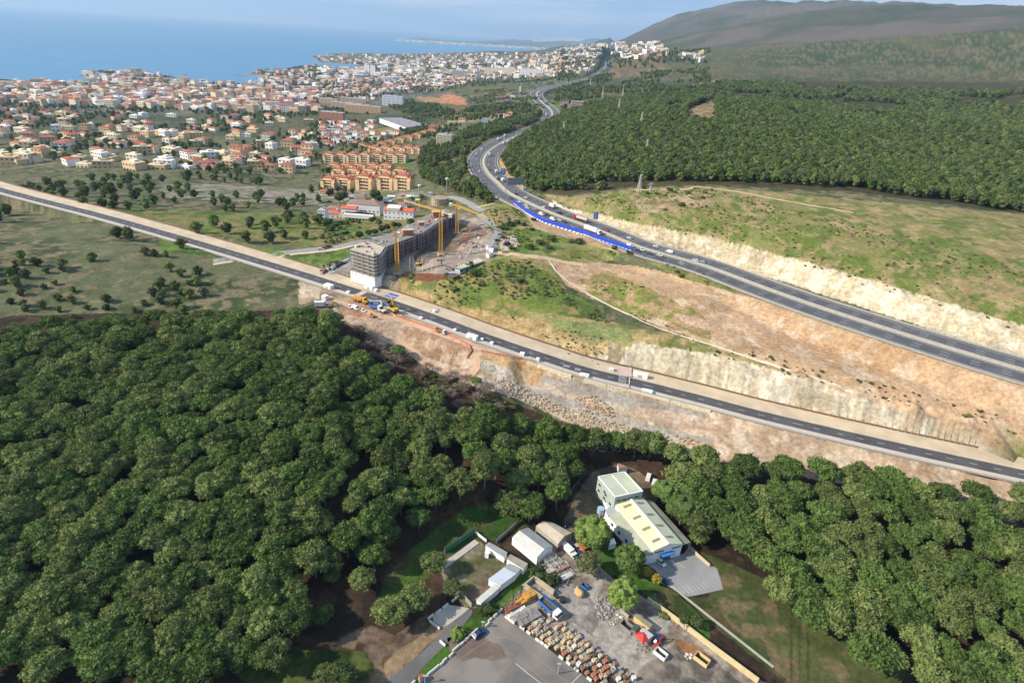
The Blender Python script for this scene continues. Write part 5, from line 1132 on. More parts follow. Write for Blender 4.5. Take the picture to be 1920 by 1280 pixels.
sl_ = shape([(890,1010.6),(898.8,1017),(834,1064.8),(827.7,1057)], YZ+.25); tag(MB().prism(sl_, YZ-.1, YZ+.25).build('concrete_slab', mat('pink_grey_concrete', (190,180,176), .9, .08, .4)), 'long pinkish concrete slab beside the green net fence', 'slab')
def wall_line(name, px, h_, th_, m, label, cat='wall', z=None, post=None, pm=None, base=None):
    """free standing wall or fence along a picture-space ground line"""
    P = [PZ(u, v, YZ) if z == 'yard' else G(u, v) for u, v in px]; c = P[0].copy(); e = empty(name, c, 0, label, cat); mb = MB()
    for a, b in zip(P[:-1], P[1:]):
        d = b-a; n = Vector((-d.y, d.x, 0)).normalized()*th_/2; A = a-c; B = b-c
        vs = [A-n, B-n, B+n, A+n]; vs = [x-Vector((0, 0, .5)) for x in vs]+[x+Vector((0, 0, h_)) for x in vs]; mb.add(vs, [(3, 2, 1, 0), (4, 5, 6, 7), (0, 1, 5, 4), (1, 2, 6, 5), (2, 3, 7, 6), (3, 0, 4, 7)])
    mb.build('panel' if post else 'wall', m, e)
    if post:
        tot = 0
        for a, b in zip(P[:-1], P[1:]):
            n = max(1, int((b-a).length/post))
            for i in range(n):
                if tot > 95: break
                q = a.lerp(b, i/n)-c; MB().box(q.x, q.y, q.z-.3, .16, .16, h_+.5).build('post', pm or GREYW, e); tot += 1
    return e
wall_line('net_fence', [(834,1037),(862,1018),(890,999)], 2.6, .08, mat('green_net', (40,120,96), .8, .1), 'green net fence above the long concrete slab', 'fence', 'yard', 5)
wall_line('rail_fence', [(890,999),(912,1016)], 1.4, .08, WHITEW, 'thin white rail from the net fence to the grey ribbed shed', 'fence', 'yard', 4)
wall_line('stone_wall', [(1213,1127),(1249,1152),(1287,1180),(1322,1207),(1420,1280)], 2.2, .5, mat('beige_block_wall', (216,194,150), .9, .1, .6), 'long beige wall between scrap yard and garden', 'wall', 'yard')
wall_line('bay_wall', [(983,1101),(1021,1129)], 2.0, .7, mat('beige_bay_block', (186,172,144), .9, .12, .6), 'front beige block wall of the storage bay', 'wall', 'yard')
wall_line('bay_wall', [(1002.7,1088),(1021,1101),(1038.5,1114)], 2.0, .7, MATS['beige_bay_block'], 'rear beige block wall between the two bays', 'wall', 'yard')
wall_line('bay_wall', [(983,1100),(1001,1085)], 1.6, .5, CONC, 'short grey wall closing the end of the bay', 'wall', 'yard')
wall_line('yard_wall', [(1163,1145),(1178,1158)], 1.2, .5, CONC, 'broken wall stub beside the rubble heap', 'wall', 'yard')
wall_line('gate_wall', [(865,1116),(875,1128),(884,1138)], 2.0, .2, mat('grey_green_gate', (150,160,140), .8, .1), 'grey green gate wall at the paddock entrance', 'gate', 'yard')
wall_line('boundary_fence', [(1060,940),(1075,915),(1098,888)], 1.8, .06, mat('blue_net', (52,72,120), .8, .15), 'dark blue net fence under the pines beside the dirt track', 'fence', None, 6)
wall_line('boundary_wall', [(930,1018),(955,996),(975,978)], 1.8, .2, CONCD, 'dark grey block wall between the green field and the sheds', 'wall', 'yard')
wall_line('garden_wall', [(1289,1023),(1305,1040),(1330,1062)], 1.4, .3, mat('pale_stone_edge', (206,186,156), .9, .1), 'pale stone edging right of the hall car park', 'wall', 'yard')
# paved sheets, paths and markings in the yard
def sheet(name, px, dz_, m, z=None):
    return tag(MB().add([(p.x, p.y, (YZ if z is None else z)+dz_) for p in (PZ(u, v, (YZ if z is None else z)+dz_) for u, v in px)][::1], [tuple(range(len(px)))]).build(name, m), kind='structure')
def up(o):
    me_ = o.data
    if me_.polygons[0].normal.z < 0: me_.flip_normals()
    return o
CPK = mat('car_park_asphalt', (150,150,150), .9, .14, .12); LOT = mat('worn_asphalt', (108,106,106), .9, .22, .09, second=(138,131,124)); LANE = mat('lane_asphalt', (104,102,102), .9, .15, .15)
up(sheet('car_park', [(1206,1054),(1226,1050),(1282,1037),(1290,1026),(1345,1066),(1356,1104),(1322,1112),(1290,1118),(1262,1100),(1243,1085),(1228,1068)], .04, CPK))
up(sheet('parking_lot', [(893,1190),(938,1147),(957,1162),(1008,1200),(1060,1240),(1110,1277),(1170,1330),(1250,1420),(700,1420),(775,1284),(812,1258)], .04, LOT))
up(sheet('lane', [(858,1153),(872,1141),(886,1142),(884,1152),(868,1172),(842,1202),(815,1228),(790,1255),(755,1300),(690,1420),(600,1420),(668,1330),(708,1284),(742,1262),(780,1232),(818,1196),(838,1172)], .05, LANE))
up(sheet('gravel_pad', [(812,1152),(842,1133),(880,1139),(868,1150),(838,1172),(826,1174),(812,1163)], .07, mat('pale_gravel_pad', (186,178,166), .95, .1, .4)))
up(sheet('dried_mud', [(838,1196),(858,1186),(880,1196),(905,1192),(922,1204),(936,1206),(944,1218),(950,1234),(925,1238),(890,1232),(868,1240),(845,1222)], .05, mat('dried_mud', (112,98,88), .95, .2, .25)))
YM = mat('worn_yellow_line', (164,142,98), .8, .15); WM = mat('worn_white_line', (206,204,198), .8, .15)
def line_px(mb, px, w_, dz_=.06, z=None):
    P = [PZ(u, v, (YZ if z is None else z)) for u, v in px]
    for a, b in zip(P[:-1], P[1:]):
        d = (b-a); n = Vector((-d.y, d.x, 0)).normalized()*w_/2; o = Vector((0, 0, dz_)); mb.add([a-n+o, b-n+o, b+n+o, a+n+o], [(0, 1, 2, 3)])
mb = MB()
for l in ([(800,1290),(845,1250),(880,1222),(915,1200),(930,1195),(950,1194),(965,1200),(985,1213),(1010,1235),(1040,1258),(1070,1288)], [(840,1290),(870,1265),(905,1240),(925,1228)], [(946,1221),(960,1226),(985,1245),(1010,1265),(1030,1285)], [(944,1232),(933,1241),(942,1258),(960,1240),(943,1232),(941,1258),(950,1265)]): line_px(mb, l, .13)
tag(mb.build('lot_marking', YM), kind='structure'); mb = MB(); line_px(mb, [(967,1243),(990,1262),(1018,1283)], .2); line_px(mb, [(1070,1282),(1090,1262)], .2)
for i in range(6): line_px(mb, [(1213+i*10, 1062-i*2.6), (1230+i*10.5, 1075-i*2.2)], .14)
for i in range(7): line_px(mb, [(1272+i*7.5, 1100-i*1.6), (1284+i*7.8, 1113-i*1.6)], .14)
for i in range(5): line_px(mb, [(1243+i*3, 1046-i*.8), (1246+i*3, 1042-i*.8)], .3)
tag(mb.build('bay_marking', WM), kind='structure')
gp = [PZ(u, v, YZ) for u, v in [(1238,1090),(1262,1101),(1287,1121),(1322,1149),(1450,1250)]]
ribbon('path', resample(gp, 4), -.5, .5, .08, mat('garden_path', (176,176,160), .9, .08))
def track(name, px, w_, m, dz_=.12, segs=3, step=4): return ribbon(name, resample([G(u, v) for u, v in px], step), -w_/2, w_/2, dz_, m, drape=True, segs=segs)
track('path', [(1027,487),(1037,500),(1042,508),(1060,525),(1085,541),(1110,556),(1135,569),(1165,584),(1195,598),(1225,611),(1260,624),(1290,634),(1330,646),(1600,735)], 1.3, mat('white_channel', (222,210,184), .9, .06), .2, 1, 3)
track('town_road', [(400,490),(520,478),(600,467),(650,459),(700,446),(745,433),(778,417)], 7.5, mat('grey_road', (150,148,146), .9, .1), .15)
track('pavement', [(400,496),(520,484),(600,472),(650,464),(700,451),(745,438)], 3.0, mat('sand_pavement', (214,192,158), .9, .08), .2, 2)
track('road', [(838,369),(860,373),(880,382),(893,390),(905,396)], 7, MATS['grey_road'], .2)
track('road', [(893,389),(920,383),(950,377)], 3.5, MATS['sand_pavement'], .2)
track('road', [(898,402),(912,413),(928,425),(934,433),(928,446),(915,463)], 5.5, MATS['grey_road'], .2)
track('dirt_track', [(912,470),(940,475),(985,480),(1030,485),(1060,492),(1100,497)], 5, mat('pale_dirt', (206,180,146), .95, .1), .12)
track('dirt_track', [(1190,357),(1240,356),(1290,355),(1330,353),(1600,400)], 3, mat('pale_dirt', (206,180,146)), .2)
track('road', [(600,512),(630,503),(655,492),(668,484)], 9, MATS['grey_road'], .15)

track('dirt_track', [(742,632),(775,662),(820,692),(858,706),(885,700),(893,682),(888,664)], 4.5, mat('packed_earth', (196,164,136), .95, .1), .1, 2, 3)
track('dirt_track', [(612,556),(660,574),(710,592),(760,601),(820,622),(880,645),(930,664)], 4, mat('packed_earth', (196,164,136)), .1, 2, 3)
# ------------------------------------------------------------------ new road furniture
STONE = mat('stone_wall', (236,220,184), .95, .3, 1.6, bump=.8); CONW = mat('pale_concrete', (232,220,192), .9, .06, .4)
def road_at(u, v):
    p = PZ(u, v, 24); i = min(range(len(ROADW)), key=lambda k: (ROADW[k].xy-p.xy).length); return i
def road_wall(u0, v0, u1, v1, h_, m, label, out_=8.2):
    i, j = road_at(u0, v0), road_at(u1, v1); path = ROADW[i:j+1]; e = empty('retaining_wall', path[0], 0, label, 'wall'); mb = MB(); b = path[0]
    L1, L2 = [], []
    for k, p in enumerate(path):
        a_, c_ = path[max(0, k-1)], path[min(len(path)-1, k+1)]; d = c_-a_; d.z = 0; d.normalize(); n = Vector((d.y, -d.x, 0)); L1.append(p+n*out_-b); L2.append(p+n*(out_+.7)-b)
    for k in range(len(path)-1):
        vs = [L1[k], L1[k+1], L2[k+1], L2[k]]; mb.add([x+Vector((0, 0, -h_)) for x in vs]+[x+Vector((0, 0, .35)) for x in vs], [(4, 5, 6, 7), (0, 1, 5, 4), (2, 3, 7, 6), (3, 0, 4, 7), (1, 2, 6, 5), (3, 2, 1, 0)])
    mb.build('wall', m, e)
road_wall(1010,675,1082,701,4.5, STONE, 'rubble stone retaining wall, first below the new road from the earth spur')
road_wall(1086,702,1134,717,3.6, CONW, 'smooth pale retaining wall between two stone ones, left of the crossing')
road_wall(1138,718,1178,730,4.2, STONE, 'stone retaining wall just below the pedestrian crossing')
road_wall(1181,731,1264,751,3.6, CONW, 'long smooth pale retaining wall right of the crossing')
road_wall(1267,752,1330,768,4.0, STONE, 'stone retaining wall running off at the right edge')
def road_box(u, v, sx, sy, sz, m, label, name='utility_box', cat='box', z=None):
    p = G(u, v); i = min(range(len(ROADW)), key=lambda k: (ROADW[k].xy-p.xy).length); d = ROADW[min(i+1, len(ROADW)-1)]-ROADW[i]; a = math.atan2(d.y, d.x); e = empty(name, p-Vector((0, 0, .2)), a, label, cat)
    MB().box(0, 0, 0, sx, sy, sz).build('body', m, e); MB().box(0, 0, sz, sx+.15, sy+.15, .15).build('lid', m, e); MB().box(0, -sy/2-.02, sz*.15, sx*.3, .05, sz*.6).build('door', GREYW, e); return e
for a in [(885,636,6.4,2.6,2.8,'white site container on the bank beside the new road','container'),(1200,707,7.6,2.4,2.6,'long white container at the foot of the rock cliff','container'),(693,542,6.2,2.5,2.6,'white container in front of the white building base','container'),(705,547,1.8,1.8,1.9,'small white cube right of the container at the building','container'),(617,541,5.5,3.5,2.8,'white cabin at the left end of the new road','cabin'),(610,561,3,3,2.6,'small white cabin at the left edge by the dirt yard','cabin'),(653,551,2,1.6,1.8,'small white cube on the kerb near the left end','box'),
    (789,599,1.6,1.4,1.7,'white box on the kerb left of the orange truck','box'),(814,586,1.7,1.4,1.8,'white box on the uphill side of the new road','box'),(853,621,1.4,1.2,1.6,'white box on the kerb right of the orange truck','box'),(903,639,1.6,1.4,1.7,'white box on the kerb right of the site container','box'),(922,646,1.6,1.4,1.7,'white box at the end of the green screen','box'),(979,667,2.2,1.8,2,'white box on the kerb above the earth bank','box'),(1008,678,1.6,1.6,2.2,'white box at the start of the stone wall','box'),(1095,706,4.6,2.2,1.6,'flat white box left of the crossing below the road','box'),(1213,736,5,2.2,1.6,'flat white box right of the crossing below the road','box'),(1146,695,2.2,1.6,1.6,'white box at the foot of the cliff left of the long container','box')]:
    road_box(a[0], a[1], a[2], a[3], a[4], WHITEW, a[5], 'container' if a[6] == 'container' else ('cabin' if a[6] == 'cabin' else 'utility_box'), a[6])
# crossings, lines and blue mats
i = road_at(1170, 710); mk = MB()
def on_road(i, s, o, z=.14):
    p = ROADW[i]; d = (ROADW[i+1]-ROADW[i]); d.z = 0; d.normalize(); n = Vector((d.y, -d.x, 0)); q = p+d*s+n*o; return Vector((q.x, q.y, p.z+z)), d, n
def patch(mb, i, s, o, ls, lo, z=.14):
    p, d, n = on_road(i, s, o, z); vs = [p-d*ls/2-n*lo/2, p+d*ls/2-n*lo/2, p+d*ls/2+n*lo/2, p-d*ls/2+n*lo/2]
    if (vs[1]-vs[0]).cross(vs[2]-vs[0]).z < 0: vs = vs[::-1]
    mb.add(vs, [(0, 1, 2, 3)])
for k in range(10):
    for r in range(3): patch(mk, i, -2+r*2.0+(k % 2), -3.4+k*.75, .9, .4)
patch(mk, i, -5, 0, .4, 7); patch(mk, i, 5, 0, .4, 7)
for u, v in ((1060, 690), (1075, 695)):
    j = road_at(u, v)
    for k in range(4): patch(mk, j, k*.8, 1.2, .3, 2.2)
tag(mk.build('crossing_marking', WHITE), kind='structure'); mk = MB(); patch(mk, i, 0, -9, 12, 10, .2); patch(mk, i, 0, 6, 10, 4, .2)
j = road_at(700, 556); patch(mk, j, 0, 0, 5, 7.4, .12); tag(mk.build('paved_crossing', mat('pink_paving', (206,182,172), .9, .1)), kind='structure')
mk = MB(); j = road_at(737, 567); patch(mk, j, 0, -10, 9, 2.6, .22); patch(mk, j, 1.2, -6.4, 8, 2.0, .22); tag(mk.build('blue_mat', mat('blue_plastic_sheet', (52,120,214), .5, .05)), 'two strips of blue sheeting laid on the pavement above the excavator', 'sheeting')
# pallets laid out on the pavement near the white building base
PALW = mat('pale_pallet', (206,200,190), .9, .1)
for k, (u, v) in enumerate([(686,545),(690,546.5),(694,548),(698,549.5),(702,551),(688,548),(692,549.6),(696,551),(714,555),(718,556),(722,557.4),(726,559),(729,560)]):
    p = G(u, v); e = empty('pallet', p+Vector((0, 0, .1)), .5, 'pallet of pale kerb stones on the wide pavement', 'pallet', 'pallets of kerb stones on the pavement'); MB().box(0, 0, 0, 1.1, .9, .14).build('base', mat('pallet_wood', (150,124,92), .9, .1), e); MB().box(0, 0, .14, 1, .8, .5).build('load', PALW, e)
def fence_ground(name, px, h_, m, label, post=6):
    return wall_line(name, px, h_, .06, m, label, 'fence', None, post, GREYW)
ORF = mat('orange_mesh', (214,118,84), .8, .12)
fence_ground('mesh_fence', [(742,593),(770,603),(800,613),(830,624),(860,637),(880,649),(884,660),(876,672)], 1.1, ORF, 'orange mesh fence around the dug pit')
fence_ground('mesh_fence', [(902,659),(930,665),(960,670),(985,674),(1006,679)], .9, mat('faded_orange_mesh', (196,124,84), .8, .12), 'faded orange fence above the earth bank')
# street lamps on the new road
def lamp(p, h_, label, arm=1.4, a=0, group=None):
    e = empty('street_lamp', p, a, label, 'street lamp', group); MB().tube((0, 0, -.2), (0, 0, h_), .12, .08, 6).build('pole', GREYW, e); MB().box(arm/2, 0, h_, arm, .15, .12).build('arm', GREYW, e); MB().box(arm, 0, h_-.1, .7, .3, .15).build('lamp_head', GREYW, e); return e
for k, u in enumerate([640, 720, 810, 890, 996, 1060]):
    j = min(range(len(ROADW)), key=lambda q: abs(project(*[np.array(c) for c in ROADW[q]])[0]-u)); p, d, n = on_road(j, 0, 4.4, .2); lamp(p, 6, 'thin grey street lamp on the downhill kerb of the new road', 1.4, math.atan2(d.y, d.x)+1.57, 'street lamps of the new road')
# boulders
def boulders(name, pls, spacing, smin, smax, m, seed, rmin=150, rmax=420):
    V, Fc = ICO[1]; rng = np.random.default_rng(seed); Vs = []; Fs = []; b = 0
    for pl in pls:
        xs, ys, zs, us, vs_ = grid_points(pl, spacing, rmin, rmax, seed, .5)
        for x, y, z in zip(xs, ys, zs):
            s_ = smin+(smax-smin)*rng.random()**2; Vs.append(V*(1+(rng.random(len(V))-.5)*.5)[:, None]*np.array([s_*(.7+.6*rng.random()), s_, s_*.7])+np.array([x, y, z+s_*.2])); Fs.append(Fc+b); b += len(V)
    return tag(link(name, np_mesh(name, np.concatenate(Vs), np.concatenate(Fs), m)), kind='stuff')
RB = mat('boulder_stone', (206,192,166), .95, .3, .35, second=(176,156,132)); RO = mat('ochre_boulder', (196,150,96), .95, .25, .4, second=(170,150,124))
boulders('boulders', [[(925,712),(950,712),(1000,735),(1060,762),(1100,775),(1180,800),(1250,815),(1262,825),(1200,830),(1150,820),(1090,800),(1040,775),(990,755),(950,735)]], 1.05, .35, .95, RB, 71)
boulders('boulders', [[(1080,745),(1120,742),(1150,765),(1165,780),(1140,782),(1100,775),(1080,762)], [(1262,812),(1330,832),(1330,842),(1280,832)]], 1.2, .35, .9, RO, 72)
boulders('boulders', [[(895,672),(950,690),(985,722),(1000,735),(960,720),(905,690)]], 1.8, .2, .5, RB, 73)
boulders('rubble', [[(835,650),(850,655),(862,668),(850,672),(832,660)], [(1085,835),(1180,840),(1180,850),(1090,845)]], 1.6, .3, .7, RB, 74)
boulders('rubble', [[(860,468),(872,462),(884,470),(880,482),(862,485),(855,476)], [(888,462),(905,455),(915,465),(900,476)]], 1.6, .35, .9, mat('pink_rubble', (206,168,146), .95, .2, .5, second=(190,186,180)), 75)
boulders('rubble', [[(620,578),(632,574),(634,588),(622,590)]], 1.2, .3, .8, mat('white_rubble', (214,206,196), .95, .2), 76)
boulders('rubble_heap', [[(1112,1135),(1120,1122),(1135,1118),(1150,1128),(1153,1142),(1143,1158),(1130,1164),(1116,1152)]], .75, .25, .85, mat('mixed_rubble', (214,206,200), .9, .4, .9, second=(120,112,116)), 77, 100, 300)
boulders('rubble_heap', [[(1145,1160),(1160,1148),(1168,1156),(1150,1172),(1140,1168)], [(1282,1222),(1300,1226),(1304,1240),(1286,1234)]], .8, .2, .6, mat('white_rubble', (214,206,196)), 78, 100, 300)
boulders('scrap_heap', [[(1190,1196),(1215,1196),(1222,1214),(1214,1224),(1192,1216)], [(1226,1110),(1246,1140),(1280,1172),(1270,1180),(1238,1150),(1222,1122)], [(1105,1062),(1122,1062),(1134,1080),(1122,1090),(1108,1078)]], .9, .2, .55, mat('mixed_scrap', (190,120,84), .8, .5, .7, second=(150,170,180)), 79, 100, 300)
boulders('scrap_heap', [[(1022,1040),(1052,1044),(1078,1072),(1070,1096),(1040,1082),(1020,1060)]], 1.0, .2, .6, mat('dark_scrap', (92,84,84), .8, .5, .7, second=(150,130,110)), 80, 100, 300)
boulders('scrap_heap', [[(938,1140),(952,1122),(972,1106),(985,1112),(965,1140),(945,1152)]], 1.0, .3, .8, mat('grey_precast', (150,142,130), .9, .25, .8, second=(120,96,84)), 81, 100, 300)
# ------------------------------------------------------------------ motorway furniture
BLUEP = mat('blue_hoarding', (40,78,206), .5, .04)
bl = [(963,381.5),(975,391),(985,398.5),(1000,407.5),(1020,417.5),(1050,427),(1080,436),(1120,449.5),(1150,460),(1184,471)]
e = wall_line('hoarding', bl, 3.4, .12, BLUEP, 'long blue hoarding following the near edge of the motorway', 'hoarding', None, 5, BLUEP)
P = [G(u, v) for u, v in bl]; c = P[0]; mb = MB()
for a, b in zip(P[:-1], P[1:]):
    d = b-a; n = max(1, int(d.length/3)); 
    for k in range(n): q = a.lerp(b, (k+.5)/n)-c; mb.box(q.x, q.y-.5, q.z-.2, 2.2, .8, .8, math.atan2(d.y, d.x))
mb.build('footing', WHITEW, e)
RAIL = mat('galvanised_rail', (186,188,184), .5, .05, metal=.2); GRN = mat('green_screen', (150,170,160), .7, .08)
def rail(off, m, label, h0=.35, h1=.85, path=MEDW, name='crash_barrier', z=0):
    e = empty(name, path[0], 0, label, 'crash barrier'); b = path[0]; mb = MB(); n = len(path); L = []
    for k, p in enumerate(path):
        a_, c_ = path[max(0, k-1)], path[min(n-1, k+1)]; d = c_-a_; d.z = 0; d.normalize(); L.append(p+Vector((d.y, -d.x, 0))*off-b)
    for k in range(n-1):
        A, B = L[k], L[k+1]; d = (B-A).normalized(); t = Vector((-d.y, d.x, 0))*.06; mb.add([A-t+Vector((0, 0, h0)), B-t+Vector((0, 0, h0)), B-t+Vector((0, 0, h1)), A-t+Vector((0, 0, h1)), A+t+Vector((0, 0, h0)), B+t+Vector((0, 0, h0)), B+t+Vector((0, 0, h1)), A+t+Vector((0, 0, h1))], [(0, 1, 2, 3), (7, 6, 5, 4), (3, 2, 6, 7)])
    mb.build('rail', m, e); mp_ = MB()
    for k in range(0, n-1, 2 if len(path) > 200 else 3): q = L[k]; mp_.box(q.x, q.y, q.z, .1, .1, h1)
    tag(mp_.build('posts', m, e), kind='stuff')
rail(17.4, RAIL, 'galvanised crash barrier on the far side of the motorway'); rail(-17.4, RAIL, 'galvanised crash barrier on the near side of the motorway')
rail(2.0, RAIL, 'right crash barrier of the central strip'); rail(-2.0, RAIL, 'left crash barrier of the central strip')
rail(-14.8, mat('brown_fence', (134,104,84), .9, .1), 'low brown fence along the uphill kerb of the new road', .1, 1.0, ROADW, 'road_fence')
rail(8.0, RAIL, 'thin rail along the downhill kerb of the new road', .5, .9, ROADW, 'road_fence')
SB = mat('blue_sign_face', (44,112,206), .4, .04); SWt = mat('white_sign_mark', (228,232,236), .6, .03); SGREY = mat('grey_sign_back', (150,152,162), .6, .08)
def sign(u, v, wpx, hpx, label, off_z=2.5, rz=0.15):
    """panel centre seen at (u, v)"""
    p = G(u, v+hpx*.5+3.5); k = ppm(p); w_, h_ = wpx/k, hpx/k*1.05; e = empty('road_sign', p, rz, label, 'road sign')
    MB().box(0, 0, off_z, w_, .15, h_).build('panel', SB, e)
    mb = MB(); mb.box(-w_*.12, -.1, off_z+h_*.72, w_*.55, .06, h_*.1); mb.box(w_*.05, -.1, off_z+h_*.45, w_*.6, .06, h_*.1); mb.box(-w_*.1, -.1, off_z+h_*.2, w_*.5, .06, h_*.1); mb.build('lettering_line', SWt, e)
    for x in (-1, 1): MB().box(x*w_*.3, .12, -.3, .18, .18, off_z+h_).build('post', GREYW, e)
sign(943.5,323,9,10,'large blue road sign right of the motorway bend'); sign(984,357,6,5,'small blue sign at the edge of the dark wood'); sign(1116,407,9,12,'tall blue road sign in front of the pale rock cut'); sign(1029,190,5,3.5,'blue sign at the far service area'); sign(1141,127,5,5,'blue sign on the most distant straight'); sign(1073,155,4,4,'blue sign on the far straight')
def near_path(p, path): return min(range(len(path)), key=lambda k: (path[k].xy-p.xy).length)
def gantry(u, v, o0, o1, h_, ph, pw, pc, label, m=SGREY):
    p = PZ(u, v, 48); i = near_path(p, MEDW); c = MEDW[i]; d = MEDW[i+1]-MEDW[i-1]; d.z = 0; d.normalize(); n = Vector((d.y, -d.x, 0)); a = math.atan2(n.y, n.x); e = empty('sign_gantry', c, a, label, 'gantry')
    for o in (o0, o1): MB().box(o, 0, -.5, .5, .5, h_+.5).build('post', GREYW, e)
    mb = MB(); mb.box((o0+o1)/2, 0, h_, abs(o1-o0), .3, .25); mb.box((o0+o1)/2, 0, h_+1.2, abs(o1-o0), .3, .25)
    for k in range(10): x = o0+(o1-o0)*k/9; mb.box(x, 0, h_, .15, .2, 1.3)
    mb.build('beam', GREYW, e); MB().box(pc, -.3, h_-1.2, pw, .2, ph).build('panel', m, e); mb = MB()
    for k in range(9): mb.box(pc-pw/2+pw*(k+.5)/9, -.45, h_-1.2, .12, .12, ph)
    mb.build('rib', CONCD, e)
gantry(948,364, -2.0, 17.5, 8.0, 6.5, 14, 6.5, 'large grey sign gantry over the far carriageway')
gantry(906,303, -18, -2.0, 7.5, 2.6, 6.5, -11, 'slim gantry with a white sign over the near carriageway at the bend', WHITEW)
# ------------------------------------------------------------------ vehicles
WHEEL = mat('tyre_rubber', (38,38,40), .9, .1); RIM = mat('wheel_rim', (170,172,176), .4, .05); CG = mat('car_glass', (40,48,58), .2, .05)
PAINT = {'white': (236,236,234), 'silver': (176,182,190), 'black': (40,42,48), 'dark grey': (78,82,90), 'red': (196,52,46), 'dark blue': (38,62,104), 'blue': (62,120,190), 'beige': (206,190,160), 'orange': (186,112,70)}
PM = {k: mat('paint_'+k.replace(' ', '_'), v, .35, .03) for k, v in PAINT.items()}
def side(mb, prof, w_, taper=1.0, ztop=None):
    n = len(prof); zm = max(p[1] for p in prof); z0 = min(p[1] for p in prof)
    def hw(z): return w_/2*(1-(1-taper)*(z-z0)/max(.01, zm-z0))
    vs = [(x, -hw(z), z) for x, z in prof]+[(x, hw(z), z) for x, z in prof]; a = sum(prof[i][0]*prof[(i+1) % n][1]-prof[(i+1) % n][0]*prof[i][1] for i in range(n))
    f = [tuple(range(n)), tuple(range(n, 2*n))[::-1]]+[(i, n+i, n+(i+1) % n, (i+1) % n) for i in range(n)]
    if a < 0: f = [q[::-1] for q in f]
    mb.add(vs, f); return mb
def wheels(e, xs_, y, r=.33, w_=.22):
    for x in xs_:
        for s_ in (-1, 1):
            wh_ = MB().tube((x, s_*(y-w_/2), r), (x, s_*(y+w_/2), r), r, r, 10).build('wheel', WHEEL, e)
            if r > .4: MB().tube((x, s_*(y-w_/2), r), (x, s_*(y+w_/2+.02), r), r*.5, r*.5, 8).build('rim', RIM, wh_)
VP = {}
def vehicle(kind, col):
    if (kind, col) in VP: return VP[(kind, col)]
    m = PM[col]; e = empty(kind, (0, 0, 0), 0, kind, kind.replace('_', ' '))
    if kind == 'car':
        side(MB(), [(-2.1,.3),(2.1,.3),(2.15,.7),(1.2,.92),(-1.95,.95),(-2.15,.8)], 1.78).build('body', m, e); side(MB(), [(-1.9,.94),(1.05,.93),(.35,1.4),(-1.4,1.42)], 1.7, .8).build('glass', CG, e); side(MB(), [(-1.42,1.4),(.38,1.38),(.25,1.47),(-1.3,1.48)], 1.36, .95).build('roof', m, e); wheels(e, (-1.3, 1.35), .8)
    elif kind == 'van':
        side(MB(), [(-2.6,.35),(2.55,.35),(2.6,1.0),(1.9,1.25),(1.35,2.05),(-2.55,2.1)], 1.95, .92).build('body', m, e); side(MB(), [(1.42,1.98),(1.95,1.26),(1.7,1.2),(.7,1.3),(.8,1.95)], 1.9, .93).build('glass', CG, e); wheels(e, (-1.6, 1.75), .88, .36)
    elif kind == 'box_truck':
        MB().box(-1.3, 0, .9, 5.6, 2.4, 2.6).build('cargo_box', PM['white'], e); side(MB(), [(1.7,.5),(3.6,.5),(3.65,1.4),(3.3,2.5),(1.7,2.6)], 2.3).build('cab', m, e); side(MB(), [(3.62,1.5),(3.4,2.3),(2.6,2.3),(2.6,1.5)], 2.34).build('glass', CG, e); MB().box(0, 0, .5, 7, 1.4, .4).build('chassis', WHEEL, e); wheels(e, (-2.6, 2.6), 1.0, .48, .3)
    elif kind == 'semi_truck':
        MB().box(-2.2, 0, 1.1, 13.2, 2.55, 2.8).build('trailer', PM['white'], e); side(MB(), [(5.2,.5),(7.6,.5),(7.65,1.6),(7.3,3.3),(5.4,3.5)], 2.45).build('cab', m, e); side(MB(), [(7.66,1.8),(7.42,2.8),(6.6,2.8),(6.6,1.8)], 2.5).build('glass', CG, e); MB().box(-.5, 0, .6, 14, 1.4, .5).build('chassis', WHEEL, e); wheels(e, (-7.2, -6, -4.8, 4.2, 6.8), 1.05, .5, .32)
    elif kind == 'tanker_truck':
        MB().tube((-6.5, 0, 2.3), (4.2, 0, 2.3), 1.25, 1.25, 16).build('tank', mat('pale_pink_tank', (214,170,156), .4, .05), e); side(MB(), [(5.0,.5),(7.3,.5),(7.35,1.6),(7.0,3.0),(5.1,3.1)], 2.4).build('cab', m, e); side(MB(), [(7.36,1.8),(7.14,2.7),(6.4,2.7),(6.4,1.8)], 2.45).build('glass', CG, e); MB().box(-.5, 0, .6, 14, 1.4, .5).build('chassis', WHEEL, e); wheels(e, (-5.8, -4.6, 3.2, 6.4), 1.05, .5, .32)
    elif kind == 'tipper_truck':
        mb = MB(); mb.box(-1.3, -1.2, 1.0, 5.6, .12, 1.5); mb.box(-1.3, 1.2, 1.0, 5.6, .12, 1.5); mb.box(-4.1, 0, 1.0, .12, 2.3, 1.5); mb.box(1.5, 0, 1.0, .12, 2.3, 1.7); mb.box(-1.3, 0, .95, 5.6, 2.3, .1); mb.build('tipper_body', m, e); MB().box(-1.3, 0, 1.06, 5.4, 2.2, .6).build('load', mat('dark_earth', (104,84,70), .95, .2), e)
        side(MB(), [(1.8,.5),(3.8,.5),(3.85,1.5),(3.5,2.7),(1.8,2.8)], 2.35).build('cab', PM['white'], e); side(MB(), [(3.86,1.6),(3.6,2.45),(2.8,2.45),(2.8,1.6)], 2.4).build('glass', CG, e); MB().box(0, 0, .5, 7.4, 1.3, .45).build('chassis', WHEEL, e); wheels(e, (-3.1, -1.9, 2.8), 1.0, .5, .32)
    VP[(kind, col)] = Proto(e); return VP[(kind, col)]
cnts = {}
